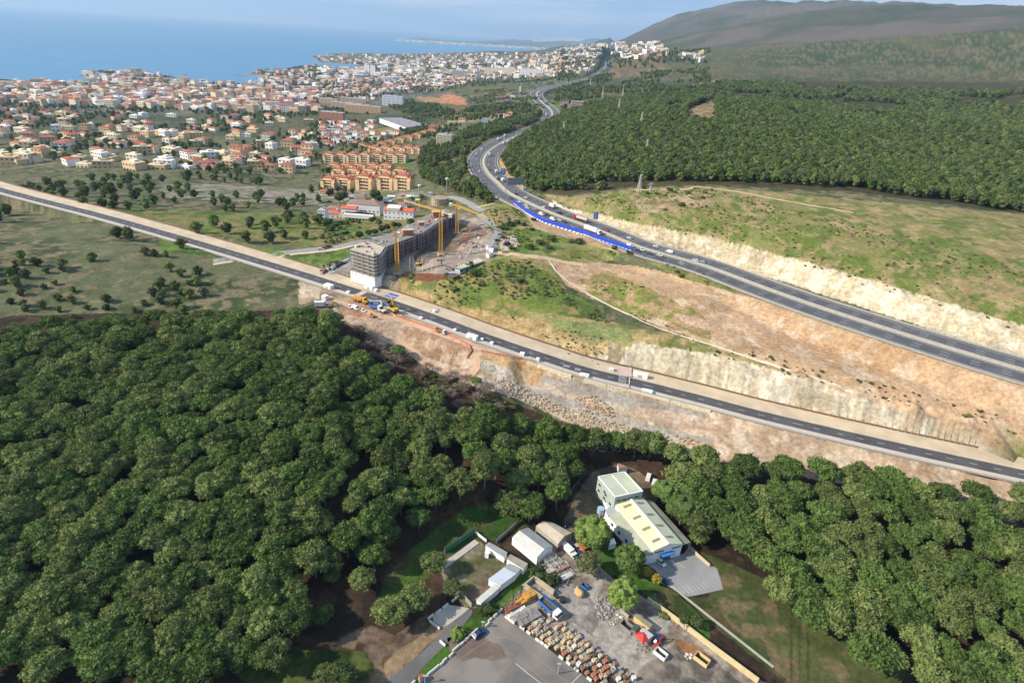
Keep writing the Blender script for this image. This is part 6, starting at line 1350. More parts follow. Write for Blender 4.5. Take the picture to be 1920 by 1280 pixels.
def seg_name(u, v):
    if v > 455: return 'beyond the blue hoarding'
    if v > 395: return 'beside the blue hoarding'
    if v > 356: return 'just below the gantry'
    if v > 305: return 'low in the motorway bend'
    if v > 270: return 'at the tightest bend'
    if v > 240: return 'at the top of the bend'
    if v > 200: return 'in the second bend'
    if v > 172: return 'beside the service area'
    if v > 140: return 'past the service area'
    return 'on the farthest straight'
traffic = [(986.4,370,'white','car'),(974.4,378,'white','car'),(986.4,384.6,'white','car'),(988.5,389,'white','car'),(1004,391.7,'silver','car'),(1015.4,401.6,'white','van'),(1018,388,'white','car'),(1036.8,410.9,'white','van'),(1048,412,'white','car'),(1026,402,'dark grey','car'),(1057,415,'dark grey','car'),(1070.7,425,'silver','car'),(1033.5,387,'orange','box_truck'),(1048.8,398.8,'black','car'),(1089,412.5,'red','tanker_truck'),(967.8,363.3,'black','car'),(959,371.5,'dark grey','car'),
 (1112,434,'white','semi_truck'),(1136,432.5,'red','car'),(1180,445.6,'white','car'),(1230,461,'white','car'),(1255,472,'white','van'),(1181,461,'white','van'),(1197,469,'dark blue','car'),(1208,466,'white','car'),(1218,475,'dark grey','car'),(1237,478,'white','car'),(1303.7,488,'white','car'),(1317.5,490,'silver','car'),(1277.5,493,'silver','car'),
 (945,255.6,'white','box_truck'),(933.7,262,'white','box_truck'),(948,261,'white','car'),(943.7,269.4,'white','box_truck'),(952.5,265.6,'beige','box_truck'),(962.5,259,'white','van'),(969,251,'white','car'),(977,255,'white','car'),(903,280.6,'white','van'),(901,286,'silver','car'),(893.7,288,'white','car'),(917.5,291,'red','box_truck'),(893.7,298,'white','car'),(917,301,'silver','car'),(916,310,'white','car'),(915,317.5,'dark blue','car'),(898.7,321,'white','car'),(930,323,'red','box_truck'),(927.5,332.5,'white','car'),(933,335,'black','car'),(942.5,339,'white','box_truck'),
 (999,173,'white','car'),(1000.6,181,'white','car'),(1006,190,'silver','car'),(1018,200.6,'white','car'),(1020,216,'white','semi_truck'),(1022,227.5,'silver','car'),(1010,166,'white','car'),(1018,165,'white','car'),(1025.6,167,'white','car'),(1036,165,'white','car'),(1012.5,180,'white','van'),(1018,187.5,'white','car'),(1021,190,'white','van'),(1027.5,196,'silver','car'),(1031,200.6,'white','van'),(1037.5,206,'white','car'),(1040.6,213,'silver','car'),(1041,219,'white','car'),(1035.6,225,'white','car'),(1024,235.6,'white','car'),(1017,238,'white','car'),(1055,155,'white','box_truck'),(1062,156,'white','van'),(1100,147,'white','van'),(1114,145,'white','car'),(1125.6,143,'white','box_truck'),(1086,152.5,'white','car'),(1092,150,'white','car'),(1124,121,'white','van'),(1130,127.5,'white','car'),(1137,138,'white','car'),(1140,135,'white','car'),(1131,115,'white','car'),(1140,117.5,'white','car')]
nth = ['first','second','third','fourth','fifth','sixth','seventh','eighth','ninth','tenth','eleventh','twelfth','thirteenth']
used_l = {}; placed = []
for u, v, col, kd in traffic:
    i0 = None; z = 48
    for _ in range(4):
        p = PZ(u, v, z+.8); i0 = near_path(p, MEDW); z = MEDW[i0].z
    i0 = min(max(i0, 1), len(MEDW)-2); c = MEDW[i0]; d = MEDW[i0+1]-MEDW[i0-1]; d.z = 0; d.normalize(); n = Vector((d.y, -d.x, 0)); o = (p-c).dot(n); s_ = (p-c).dot(d)
    sg = 1 if o > 0 else -1; o = sg*min(max(abs(o), 4.6), 12.6); q = c+d*s_+n*o; away_ = d if sg > 0 else -d   # path runs from near to far
    placed.append([u, v, col, kd, Vector((q.x, q.y, c.z+.12)), math.atan2(away_.y, away_.x), seg_name(u, v), 'far' if sg > 0 else 'near'])
grp = {}
for t in placed: grp.setdefault((t[2], t[3], t[6], t[7]), []).append(t)
for (col, kd, sg, cw), L2 in grp.items():
    L2.sort(key=lambda t: -t[1])
    for i, t in enumerate(L2):
        base_ = '%s %s %s, %s lanes' % (col, kd.replace('_', ' '), sg, 'right' if cw == 'far' else 'left')
        if len(L2) > 1: base_ += ', %s from below' % nth[i]
        words = base_.split(); base_ = ' '.join(words) if len(words) <= 20 else base_
        vehicle(kd, col).place(t[4], t[5], None, base_, 'vehicles driving on the motorway')
def park(kd, col, u, v, ang, label, group=None, sc=None, yard=False):
    p = PZ(u, v, YZ+.6) if yard else G(u, v); p = Vector((p.x, p.y, (YZ+.05) if yard else hgt(p.x, p.y)+.15)); return vehicle(kd, col).place(p, ang, sc, label, group)
lot = [(603,514,'white'),(607,511.5,'red'),(611,509.5,'black'),(615,507.5,'white'),(619,505.6,'dark grey'),(623,503.5,'white'),(627,501.5,'silver'),(632,499,'black'),(637,496.6,'dark grey'),(642,494.4,'black'),(647,491.6,'white'),(652,489.2,'white'),(656,487,'silver')]
nth = ['first','second','third','fourth','fifth','sixth','seventh','eighth','ninth','tenth','eleventh','twelfth','thirteenth']
for i, (u, v, c_) in enumerate(lot): park('car', c_, u, v, 2.0, '%s car, %s from the left in the row below the green hedge' % (c_, nth[i]), 'cars parked in the row left of the building site')
for i, (u, v, c_) in enumerate([(936.9,444,'silver'),(943,444.6,'black'),(948,445.4,'red'),(953.5,446.5,'silver'),(959.6,449,'white'),(963.2,450,'white'),(967,450.6,'white')]): park('car', c_, u, v+1.5, 1.9, '%s car, %s in the row on the dirt car park' % (c_, nth[i]), 'cars parked on the dirt car park')
park('car', 'black', 933, 452, .3, 'black car alone on the dirt car park'); park('van', 'dark blue', 951, 459.5, .7, 'dark blue van at the lower side of the dirt car park')
park('car', 'white', 655.5, 577, -.6, 'white pickup car leftmost of three on the red earth'); park('van', 'white', 667, 579.5, -.6, 'white van in the middle of three on the red earth'); park('car', 'white', 681, 584, -.6, 'white car rightmost of three on the red earth')
park('box_truck', 'silver', 604, 576, .2, 'silver truck at the left edge on the dirt yard'); park('car', 'red', 609.5, 466.5, .2, 'red car on the town road at the left edge'); park('car', 'black', 617, 464, .2, 'black car on the town road ahead of the red one'); park('car', 'white', 602, 469, .2, 'white car on the town road cut by the left edge')
park('car', 'white', 603, 379, .3, 'white car on the lot behind the tan roofed house'); park('car', 'dark grey', 618, 379, .3, 'dark grey car on the lot behind the tan roofed house'); park('car', 'white', 602, 388, .3, 'white car lower on the lot at the left edge')
park('tipper_truck', 'blue', 1032, 1144, -.78, 'blue and white tipper truck in the scrap yard', None, (1.08, 1.08, 1.08), True)
park('car', 'dark blue', 898, 1187, .75, 'dark blue car by the white barrier blocks', None, (1.1, 1.1, 1.1), True)
park('car', 'white', 1239, 1053, -.95, 'white car alone on the hall car park', None, (1.05, 1.05, 1.05), True)
park('car', 'dark blue', 1243, 1087, -.5, 'dark blue car half hidden by the yellow trees', None, None, True)
park('car', 'dark blue', 1085, 1036, 1.9, 'blue car beside the white truck near the big round tree', None, None, True); park('box_truck', 'white', 1068, 1034, -.9, 'white flatbed truck among the scrap racks', None, (.9, .9, .7), True); park('car', 'red', 1052, 1026, .6, 'red car under the edge of the beige shed', None, None, True); park('van', 'orange', 1093, 1029, -.9, 'rusty orange van at the foot of the round tree', None, None, True); park('car', 'silver', 1083, 1026, -.9, 'silver car behind the rusty van', None, None, True)
park('car', 'dark blue', 1233, 1197, .6, 'blue car beside the red tent', None, None, True); park('car', 'black', 1063, 982, .8, 'black car on the dirt track left of the round tree', None, None, True)
park('van', 'white', 1215, 897, 1.2, 'white van, upper one behind the green building', None, None, False); park('van', 'white', 1226, 908, 1.2, 'white van, lower one behind the green building', None, None, False)
park('tipper_truck', 'blue', 706, 580, -.5, 'blue tipper truck being loaded beside the new road'); park('tipper_truck', 'orange', 827, 624, -.5, 'orange red truck on the bench above the pit', None, (.8, .8, .8))
YEL = mat('machine_yellow', (230,178,48), .5, .05)
def excavator(u, v, ang, m, label, s_=1.0, boom=((2.2, 5.2), (4.8, 5.4), (6.2, 1.8))):
    p = G(u, v); e = empty('excavator', p+Vector((0, 0, .1)), ang, label, 'excavator', None, (s_,)*3)
    for y in (-1.1, 1.1): side(MB(), [(-2.1,.1),(2.1,.1),(2.3,.5),(2,.9),(-2,.9),(-2.3,.5)], .6).build('track', WHEEL, e).location = (0, y, 0)
    side(MB(), [(-2.4,1),(1.6,1),(1.6,1.9),(-2.4,2.1)], 2.6).build('body', m, e); side(MB(), [(.2,1.9),(1.7,1.9),(1.6,3.1),(.3,3.1)], 1.1).build('cab', CG, e).location = (0, .7, 0)
    b0, b1, b2 = boom; mb = MB(); mb.tube((1.2, -.4, 1.6), (b0[0], -.4, b0[1]), .4, .35, 6); mb.tube((b0[0], -.4, b0[1]), (b1[0], -.4, b1[1]), .35, .28, 6); mb.build('boom', m, e)
    MB().tube((b1[0], -.4, b1[1]), (b2[0], -.4, b2[1]), .28, .2, 6).build('stick', m, e); side(MB(), [(b2[0]-.7,b2[1]-.9),(b2[0]+.2,b2[1]-1.1),(b2[0]+.5,b2[1]-.2),(b2[0]-.2,b2[1]+.2)], 1.2).build('bucket', WHEEL, e).location = (0, -.4, 0)
excavator(738.5, 584, 2.3, YEL, 'yellow excavator with raised boom beside the new road', 1.25, ((1.8, 5.4), (2.6, 6.6), (5.4, 3.2)))
excavator(786, 497, .6, YEL, 'yellow machine among the flagpoles on the site', .8); excavator(621, 577, .3, mat('rusty_machine', (150,84,60), .8, .1), 'small rusty machine at the left edge dirt yard', .6); excavator(1232, 1209, .8, PM['red'], 'red machine below the blue car in the scrap yard', .5); excavator(718, 585, 2.4, PM['white'], 'white truck crane with orange arm beside the blue tipper', .9, ((1.5, 5), (3, 6.5), (4.4, 5.4)))
p = G(678, 567); e = empty('dump_truck', p+Vector((0, 0, .1)), -.42, 'yellow articulated dump truck on the earth beside the new road', 'dump truck', None, (1.15,)*3)
side(MB(), [(-4.2,1.5),(.6,1.3),(1,2.6),(-4.6,2.4)], 2.8).build('tipper_body', mat('dump_orange', (214,150,62), .6, .08), e); side(MB(), [(1.4,.9),(4,.9),(4,1.8),(2.8,2),(2.6,3),(1.5,3)], 2.5).build('cab', YEL, e); side(MB(), [(2.5,2.1),(2.9,2.1),(2.65,2.85),(2.4,2.85)], 2.3).build('glass', CG, e); MB().box(-.5, 0, .8, 7.5, 1.2, .5).build('chassis', WHEEL, e); wheels(e, (-3.4, -1.6, 2.9), 1.15, .75, .5)
p = G(697, 594); e = empty('roller', p, -.4, 'small orange roller on the earth below the yellow dump truck', 'roller'); MB().tube((-1.2, -.9, .6), (-1.2, .9, .6), .6, .6, 14).build('drum', GREYW, e); side(MB(), [(-.8,.5),(1.6,.5),(1.6,1.3),(.2,1.4),(.1,2.2),(-.8,2.2)], 1.5).build('body', mat('roller_orange', (206,140,60), .6, .1), e); wheels(e, (1.2,), .7, .5)
p = G(712, 572); e = empty('screening_machine', p, -.5, 'grey green conveyor machine between tipper and new road', 'machine'); mb = MB(); mb.tube((-7, 0, .8), (2, 0, 3.2), .5, .5, 4); mb.tube((2, 0, 3), (6, 1, 1.2), .5, .4, 4); mb.build('conveyor', mat('machine_grey_green', (140,152,148), .7, .15), e); MB().box(1, 0, .6, 4, 2.2, 2).build('body', MATS['machine_grey_green'], e); wheels(e, (0, 1.5), 1, .5)
# ------------------------------------------------------------------ towers, pylons, poles
def pylon(u, v, hpx, label, w_=2.6, arms=3, name='power_pylon'):
    p = G(u, v); k = ppm(p); h_ = hpx/k*1.05; e = empty(name, p, .5, label, 'pylon', 'pylons crossing the wood'); mb = MB()
    for sx in (-1, 1):
        for sy in (-1, 1): mb.tube((sx*w_/2, sy*w_/2, -1), (sx*.25, sy*.25, h_), .26, .16, 4)
    n = 7
    for i in range(n):
        z0, z1 = h_*i/n, h_*(i+1)/n; a0 = w_/2*(1-i/n)+.25*i/n; a1 = w_/2*(1-(i+1)/n)+.25*(i+1)/n
        for (x0, y0, x1, y1) in ((-a0, -a0, a1, -a1), (a0, -a0, a1, a1), (a0, a0, -a1, a1), (-a0, a0, -a1, -a1)): mb.tube((x0, y0, z0), (x1, y1, z1), .14, .14, 3)
    mb.build('lattice', mat('pylon_steel', (222,216,200), .6, .1), e)
    for i in range(arms): z = h_*(.78+.1*i); MB().tube((-3.2+.5*i, 0, z), (3.2-.5*i, 0, z), .16, .16, 4).build('crossarm', MATS['pylon_steel'], e)
for u, v, h_, lb in [(1197.5,360,31,'pale pylon standing at the near edge of the right hand wood'),(1211,289,25,'pale pylon in the middle of the right hand wood'),(1201,238,25,'tapered pylon high in the right hand wood'),(1056,252,22,'pylon beside the motorway at the top of the bend'),(1159,213,25,'broad pylon at the upper clearing of the wood'),(1219,358,14,'small pylon right of the near edge pylon'),(1170,222,11,'short portal pylon below the broad one'),(1129,184,20,'thin pylon above the quarry face'),(1167,183,22,'thin pylon right of the quarry face'),(1106,162,16,'thin pylon near the far straight')]: pylon(u, v, h_, lb, 4.5 if '1201' in str(u) or '1159' in str(u) else 2.8)
def pole(u, v, hpx, label, group=None, r=.16, name='light_pole', head=True):
    p = G(u, v); k = ppm(p); h_ = hpx/k*1.08; e = empty(name, p, 0, label, 'pole', group); MB().tube((0, 0, -.3), (0, 0, h_), r, r*.7, 6).build('shaft', GREYW, e)
    if head: MB().box(0, 0, h_, 1.2, .5, .25).build('head', GREYW, e)
for u, v, h_, lb in [(908,252,24,'tall pole of the pale billboard in the wood'),(950,388,24,'white pole beside the motorway at the blue hoarding'),(1187,215,16,'left slim pole at the upper clearing'),(1168,215,15,'slim pole just right of the broad pylon'),(972,220,18,'slim pole below the left service area'),(982,218,15,'second slim pole below the left service area'),(990,215,14,'third slim pole below the left service area'),(902,117+26,16,'thin mast in front of the distant cream blocks'),(1213,148,14,'pole on the brown hill'),(890,388,18,'pole by the road junction'),(637,466,18,'lamp pole on the town road pavement'),(657,445,16,'lamp pole in the green field by the town road'),(880,404,14,'lamp pole on the site road'),(905,1176,14,'lamp post at the barrier blocks'),(797,1280,20,'lamp post beside the red hut'),(981,1112,20,'thin lamp post at the bay walls'),(1222,1140,14,'lamp post in the garden near the beige wall'),(1281,1182,14,'white lamp post right of the beige wall'),(1169,1088,10,'short lamp post behind the round tree'),(1046,1262,26,'lamp post among the pallets')]: pole(u, v, h_, lb)
p = G(908, 250); k = ppm(p); e = empty('billboard', p+Vector((0, -1, 0)), .1, 'pale blue white billboard above the trees', 'billboard'); MB().box(0, 0, 19/k, 12/k, .4, 7/k).build('panel', mat('billboard_pale', (206,220,240), .6, .05), e); MB().tube((0, .2, -1), (0, .2, 20/k), .3, .3, 6).build('post', GREYW, e)
def mast(u, v, hpx, label, m, w_=1.2, name='lattice_mast'):
    p = G(u, v); k = ppm(p); h_ = hpx/k*1.04; e = empty(name, p, .4, label, 'mast'); e2_ = lattice(h_, w_).build('lattice', m, e); MB().box(0, 0, h_, 2.2, 2.2, 1.5).build('antenna', WHITEW, e); return e
def lattice(h_, w_, n=None, r=.14):
    mb = MB(); n = n or int(h_/2.2); a = w_/2
    for sx in (-1, 1):
        for sy in (-1, 1): mb.tube((sx*a, sy*a, -.5), (sx*a, sy*a, h_), r, r, 4)
    for i in range(n):
        z0, z1 = h_*i/n, h_*(i+1)/n
        for (x0, y0, x1, y1) in ((-a, -a, a, -a), (a, -a, a, a), (a, a, -a, a), (-a, a, -a, -a)): mb.tube((x0, y0, z0), (x1, y1, z1), r*.7, r*.7, 3)
    return mb
mast(787, 397, 45, 'pinkish lattice mast left of the round tank', mat('pink_lattice', (196,176,166), .7, .1)); mast(838, 362, 24, 'slim mast above the round tank', GREYW, .8)
# tower cranes
CY = mat('crane_yellow', (222,168,62), .5, .08)
def crane(u, vb, vt, jib_px, jib_h, label, luff=False, w_=1.9, base_z=None):
    p = G(u, vb); k = ppm(p); d_ = raydir(u, (vb+vt)/2); ca_ = math.sqrt(1-d_.z**2); h_ = (vb-vt)/k/ca_*1.03; e = empty('tower_crane', p, 0, label, 'crane')
    lattice(h_, w_, int(h_/1.8), .2).build('mast', CY, e); MB().box(0, 0, -.5, 5, 5, 1).build('base', CONC, e)
    top = Vector((0, 0, h_)); zt = p.z+h_+jib_h; q = PZ(jib_px[0], jib_px[1], zt)-p; dirv = Vector((q.x, q.y, 0)); 
    if luff: q.z = jib_h
    else: q.z = h_+.5
    st = top+Vector((0, 0, .5)); end = Vector((q.x, q.y, h_+jib_h if luff else h_+.5)); dd = end-st; L = dd.length; mb = MB(); qd = dd.to_track_quat('X', 'Z'); n = int(L/2)
    def T(x, y, z): return st+qd@Vector((x, y, z))
    for (y, z) in ((-.6, 0), (.6, 0), (0, 1.1)): mb.tube(T(0, y, z), T(L, y*.6, z*.6), .16, .12, 4)
    for i in range(n):
        x0, x1 = L*i/n, L*(i+1)/n; mb.tube(T(x0, -.6, 0), T(x1, 0, 1.0), .1, .1, 3); mb.tube(T(x0, .6, 0), T(x1, 0, 1.0), .1, .1, 3)
    mb.build('jib', CY, e); mb = MB(); cd = Vector((-dirv.x, -dirv.y, 0)).normalized(); mb.tube(st, st+cd*9, .35, .35, 4); mb.build('counter_jib', CY, e)
    c = st+cd*8.5; MB().box(c.x, c.y, c.z-1.6, 2.2, 2.2, 2.2).build('counterweight', CREAM, e); MB().box(1.3, -.8, h_-1.6, 1.4, 1.4, 1.8).build('cabin', CREAM, e); lattice(4.5, .9, 3, .12).build('tower_head', CY, e).location = (0, 0, h_); return e
crane(745.5, 511, 450, (729, 416), 17, 'nearest yellow tower crane, its jib raised steeply to the left', True)
crane(826.5, 477, 404, (757, 378), 0, 'middle yellow tower crane on the site, tallest mast')
crane(857, 437, 391, (912, 409), 0, 'farthest yellow tower crane, jib pointing right')
# ------------------------------------------------------------------ building under construction
ZR = 52.5; spine = [(690,452),(740,434),(775,417),(811,398),(834,391)]; front = [(722,463),(757,450),(790,438),(824,415),(857,398)]
def W(px, z): return PZ(px[0], px[1], z)
o0 = W((740, 450), ZR); o0.z = 0; e = empty('unfinished_apartment_building', (o0.x, o0.y, 0), 0, 'long unfinished concrete and brick apartment building with scaffolding', 'building under construction')
def lo(p, z): return (p.x-o0.x, p.y-o0.y, z)
segs = [[W(spine[i], ZR), W(spine[i+1], ZR), W(front[i+1], ZR), W(front[i], ZR)] for i in range(4)]
blkA = [W(p, ZR) for p in ((655,467),(700,480),(712,476.5),(722,463),(690,452))]
polys = [blkA]+segs; NF = 6; SLAB = mat('site_slab_concrete', (196,186,166), .9, .1, .4); BRICKD = mat('dusty_brick', (150,108,96), .9, .2, .4); SHAD = mat('shaded_block_infill', (98,84,84), .9, .25, .3, second=(74,72,84))  # long wing's infill dark and purplish, its facade shade put into the colour
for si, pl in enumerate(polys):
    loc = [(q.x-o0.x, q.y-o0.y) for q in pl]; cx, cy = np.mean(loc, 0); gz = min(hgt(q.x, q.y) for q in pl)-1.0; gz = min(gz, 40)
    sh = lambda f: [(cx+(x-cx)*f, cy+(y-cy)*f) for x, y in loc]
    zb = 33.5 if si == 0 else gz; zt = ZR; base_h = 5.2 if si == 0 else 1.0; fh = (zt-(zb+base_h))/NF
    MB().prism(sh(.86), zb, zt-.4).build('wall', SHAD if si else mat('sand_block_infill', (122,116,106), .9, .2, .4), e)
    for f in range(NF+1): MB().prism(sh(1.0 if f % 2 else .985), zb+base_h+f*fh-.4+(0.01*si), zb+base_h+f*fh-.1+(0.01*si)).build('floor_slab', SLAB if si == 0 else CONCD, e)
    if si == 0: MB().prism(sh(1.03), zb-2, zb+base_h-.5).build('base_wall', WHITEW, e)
    if si:
        a, b = Vector(loc[3]), Vector(loc[2]); m_ = max(3, int((b-a).length/6.5)); d_ = (b-a).normalized(); nn_ = Vector((d_.y, -d_.x)); nn_ = nn_ if nn_.y < 0 else -nn_
        for j in range(m_):
            q = a.lerp(b, (j+.5)/m_)+nn_*.25; MB().box(q.x, q.y, zb, 2.6 if j % 2 else 1.4, .9, zt-zb-(.8 if j % 3 else 3.2), math.atan2(d_.y, d_.x)).build('brick_pier', BRICKD, e)
    mbp = MB(); n = len(loc)
    for i in range(n):
        a = Vector(sh(.965)[i]); b = Vector(sh(.965)[(i+1) % n]); L = (b-a).length; m_ = max(2, int(L/4.5))
        for j in range(m_): q = a.lerp(b, j/m_); mbp.box(q.x, q.y, zb, .4, .4, zt-zb-.5)
    tag(mbp.build('columns', SLAB if si == 0 else CONC, e), kind='stuff')
# scaffold along the camera side
SC = mat('scaffold_tube', (150,158,176), .5, .1); SCY = mat('scaffold_yellow', (206,200,130), .6, .1); sc = MB()
pts = [W(p, ZR) for p in ((655,467),(700,480),(712,476.5),(722,463),(757,450),(790,438),(824,415),(857,398))]
cen = Vector((o0.x, o0.y))
for ii, (a, b) in enumerate(zip(pts[:-1], pts[1:])):
    d = b-a; L = d.length; n = max(1, int(L/2.6)); nrm = Vector((d.y, -d.x, 0)).normalized(); nrm = nrm if nrm.y < 0 or ii < 2 else -nrm
    for j in range(n+1):
        q = a+d*j/n+nrm*1.6-o0; sc.tube((q.x, q.y, 36), (q.x, q.y, ZR+1.2), .09, .09, 3)
    for f in range(7):
        z = 38+f*2.3; A = a+nrm*1.6-o0; B = b+nrm*1.6-o0; sc.tube((A.x, A.y, z), (B.x, B.y, z), .07, .07, 3)
tag(sc.build('scaffold', SC, e), kind='stuff')
for u, v, s_, lb in [(765,440,(7,4,3.5),0),(822,406,(9,4.5,3.8),0),(790,422,(4,3,2.2),0)]:
    p = W((u, v), ZR)-o0; MB().box(p.x, p.y, ZR, s_[0], s_[1], s_[2], .35).build('roof_hut', BRICK, e); MB().box(p.x, p.y, ZR+s_[2], s_[0]+.6, s_[1]+.6, .3, .35).build('roof_hut_cover', SLAB, e)
rr2 = random.Random(9)
for k in range(60):
    i = rr2.randrange(5); pl = polys[i]; a, b = rr2.random(), rr2.random(); q = (pl[0].lerp(pl[1], a)).lerp(pl[-1].lerp(pl[2], a), .15+.7*b)-o0
    MB().box(q.x, q.y, ZR-.05, rr2.uniform(.8, 2), rr2.uniform(.6, 1.4), rr2.uniform(.5, 1.3), rr2.random()*3).build('brick_stack', rr2.choice([BRICK, CREAM, BRICK, GREYW, mat('pale_brick_stack', (214,160,130), .9, .1)]), e)
# site cabins, flagpoles, stacks
g0 = G(860, 508).z; e2, lc2 = roofed('site_cabins', [(852,501.5),(861.7,504.5),(907,489),(897,483.5)], 3.0, mat('cabin_blue_white', (206,216,230), .7, .06), mat('cabin_roof', (206,196,176), .8, .1), 'long white site cabin row on the edge of the green bank', 'cabin', gz=g0)
q0 = Vector(lc2[1]+(0,)); q1 = Vector(lc2[2]+(0,)); 
for k in range(14): p = q0.lerp(q1, (k+.5)/14)*0.975; add_window(e2, p.x*1.0, p.y-.05, 1.7, math.atan2((q1-q0).y, (q1-q0).x), 1.0, 1.0)
e2, _ = roofed('site_cabin', [(842,508),(852,509),(853,512),(841,512)], 2.4, GREYW, GREYW, 'small grey cabin at the left end of the long cabin row', 'cabin', gz=g0-.5)
e2, _ = roofed('site_cabin', [(911,474),(919,471),(925,474),(917,477.5)], 2.5, WHITEW, GREYW, 'pale cabin at the site entrance', 'cabin', gz=G(918,479).z)
e2, _ = roofed('site_cabin', [(911,460),(913,458.5),(927,465.5),(924,468)], 2.5, WHITEW, mat('pale_cabin_top', (222,216,196), .8, .06), 'long pale container at the site entrance by the green truck', 'cabin', gz=G(920,469).z)
park('van', 'silver', 928.5, 468, -.4, 'pale truck at the site entrance beside the long container')
FLAGM = mat('faded_flag', (160,140,180), .8, .1)
for i, (u, t) in enumerate(zip((768.8,775.3,784.3,792.6,800.5,808.7,817.4), (27,26,26,26,26,18,21))):
    p = G(u, 509.5); k = ppm(p); h_ = t/k*1.07; f = empty('flagpole', p, 0, '%s flagpole from the left in the row at the edge of the site' % nth[i], 'flagpole', 'flagpoles at the edge of the site'); MB().tube((0, 0, -.2), (0, 0, h_), .13, .09, 6).build('pole', WHITEW, f)
    if i < 5: MB().box(.35, 0, h_-3.2, .6, .06, 3).build('flag', FLAGM, f)
STK = [('pink brick', BRICK), ('pale brick', MATS['pale_brick_stack']), ('grey block', CONC), ('white block', WHITEW), ('rusty steel', mat('rusty_steel', (150,84,60), .9, .2)), ('blue wrapped', PM['blue'])]
for k in range(58):
    u, v = rr2.uniform(750, 925), rr2.uniform(418, 506)
    if not inpoly([u], [v], [(862,432),(890,425),(915,440),(905,470),(908,480),(850,490),(835,505),(760,508),(775,495),(830,470)])[0]: continue
    p = G(u, v); n_, m_ = rr2.choice(STK); w_ = rr2.uniform(1.2, 3.4); f = empty('material_stack', p, rr2.random()*3, '%s %s stack lying on the building site yard' % ('long' if w_ > 2.4 else 'short', n_), 'material stack', '%s stacks on the building site' % n_)
    MB().box(0, 0, 0, w_, 1.2, .15).build('base', MATS['pallet_wood'], f); MB().box(0, 0, .15, w_*.95, 1.1, rr2.uniform(.5, 1.4)).build('load', m_, f)
# ------------------------------------------------------------------ pallets in the yard
LOADS = [('beige stone', (206,190,156)), ('grey block', (160,154,146)), ('terracotta tile', (180,122,100)), ('pale yellow brick', (214,198,162)), ('white bag', (222,222,216)), ('dark scrap', (84,78,76)), ('brown timber', (146,112,82)), ('pinkish brick', (206,158,134))]
LM = [mat('load_%d' % i, c, .9, .22, 1.5) for i, (n_, c) in enumerate(LOADS)]; PALL = {}
def pallet_mesh(h_, k):
    if (h_, k) not in PALL:
        b = MB(); [b.box(0, y, .1, 1.2, .12, .04) for y in (-.5, -.25, 0, .25, .5)]; [b.box(x, 0, 0, .1, 1.1, .1) for x in (-.5, 0, .5)]
        l = MB(); rg = random.Random(h_*10+k); nx = 2+k % 2; nl = max(1, h_)
        for i in range(nx):
            for j in range(nx):
                hh = .36*nl*(.7+.45*rg.random()); l.box(-.54+1.08*(i+.5)/nx, -.5+1.0*(j+.5)/nx, .14, 1.04/nx, .96/nx, hh, rg.uniform(-.08, .08))
        PALL[(h_, k)] = (b.mesh('base', MATS['pallet_wood']), l.mesh('load', LM[k]))
    return PALL[(h_, k)]
A0, A1 = PZ(985, 1178, YZ), PZ(1112, 1274, YZ); B0, B1 = PZ(1031, 1146, YZ), PZ(1160, 1248, YZ); ex = A1+(A1-A0)*.25; ey = B1+(B1-B0)*.25; A1, B1 = ex, ey
nI = int((A1-A0).length/1.62); cP = 0; nJ = int(((B0-A0).length+(B1-A1).length)/2/1.42)
for i in range(nI):
    for j in range(nJ):
        if rr2.random() < .16 or cP >= 292: continue
        a = A0.lerp(A1, (i+.5)/nI); b = B0.lerp(B1, (i+.5)/nI); q = a.lerp(b, (j+.5+rr2.uniform(-.2, .2))/nJ)+Vector((rr2.uniform(-.35, .35), rr2.uniform(-.35, .35), .02)); dd = b-a
        k = rr2.choice((0, 0, 1, 3, 7) if i < nI*.4 else (2, 0, 7, 5, 2, 4, 6, 1, 3)); hh = rr2.choice((1, 2, 2, 3, 3)); bm_, lm_ = pallet_mesh(hh, k)
        us1, vs1 = project(*[np.array(c) for c in q])
        if vs1 > 1300: continue
        pos = ['upper left', 'middle', 'lower right'][min(2, int(3*i/nI))]; dep_ = 'kerb side' if j < nJ/2 else 'yard side'
        f = empty('loaded_pallet', q, math.atan2(dd.y, dd.x)+rr2.uniform(-.22, .22), '%s pallet of %s, %s of the %s pallet rows' % (['low', 'medium', 'tall'][hh-1], LOADS[k][0], dep_, pos), 'pallet', '%s pallets on the %s of the %s rows' % (LOADS[k][0], dep_, pos))
        for nm_, me_ in (('base', bm_), ('load', lm_)): o = bpy.data.objects.new(nm_, me_); COLL.objects.link(o); o.parent = f
        f.scale = (1.15, 1.15, 1.1); cP += 1
print('pallets', cP)
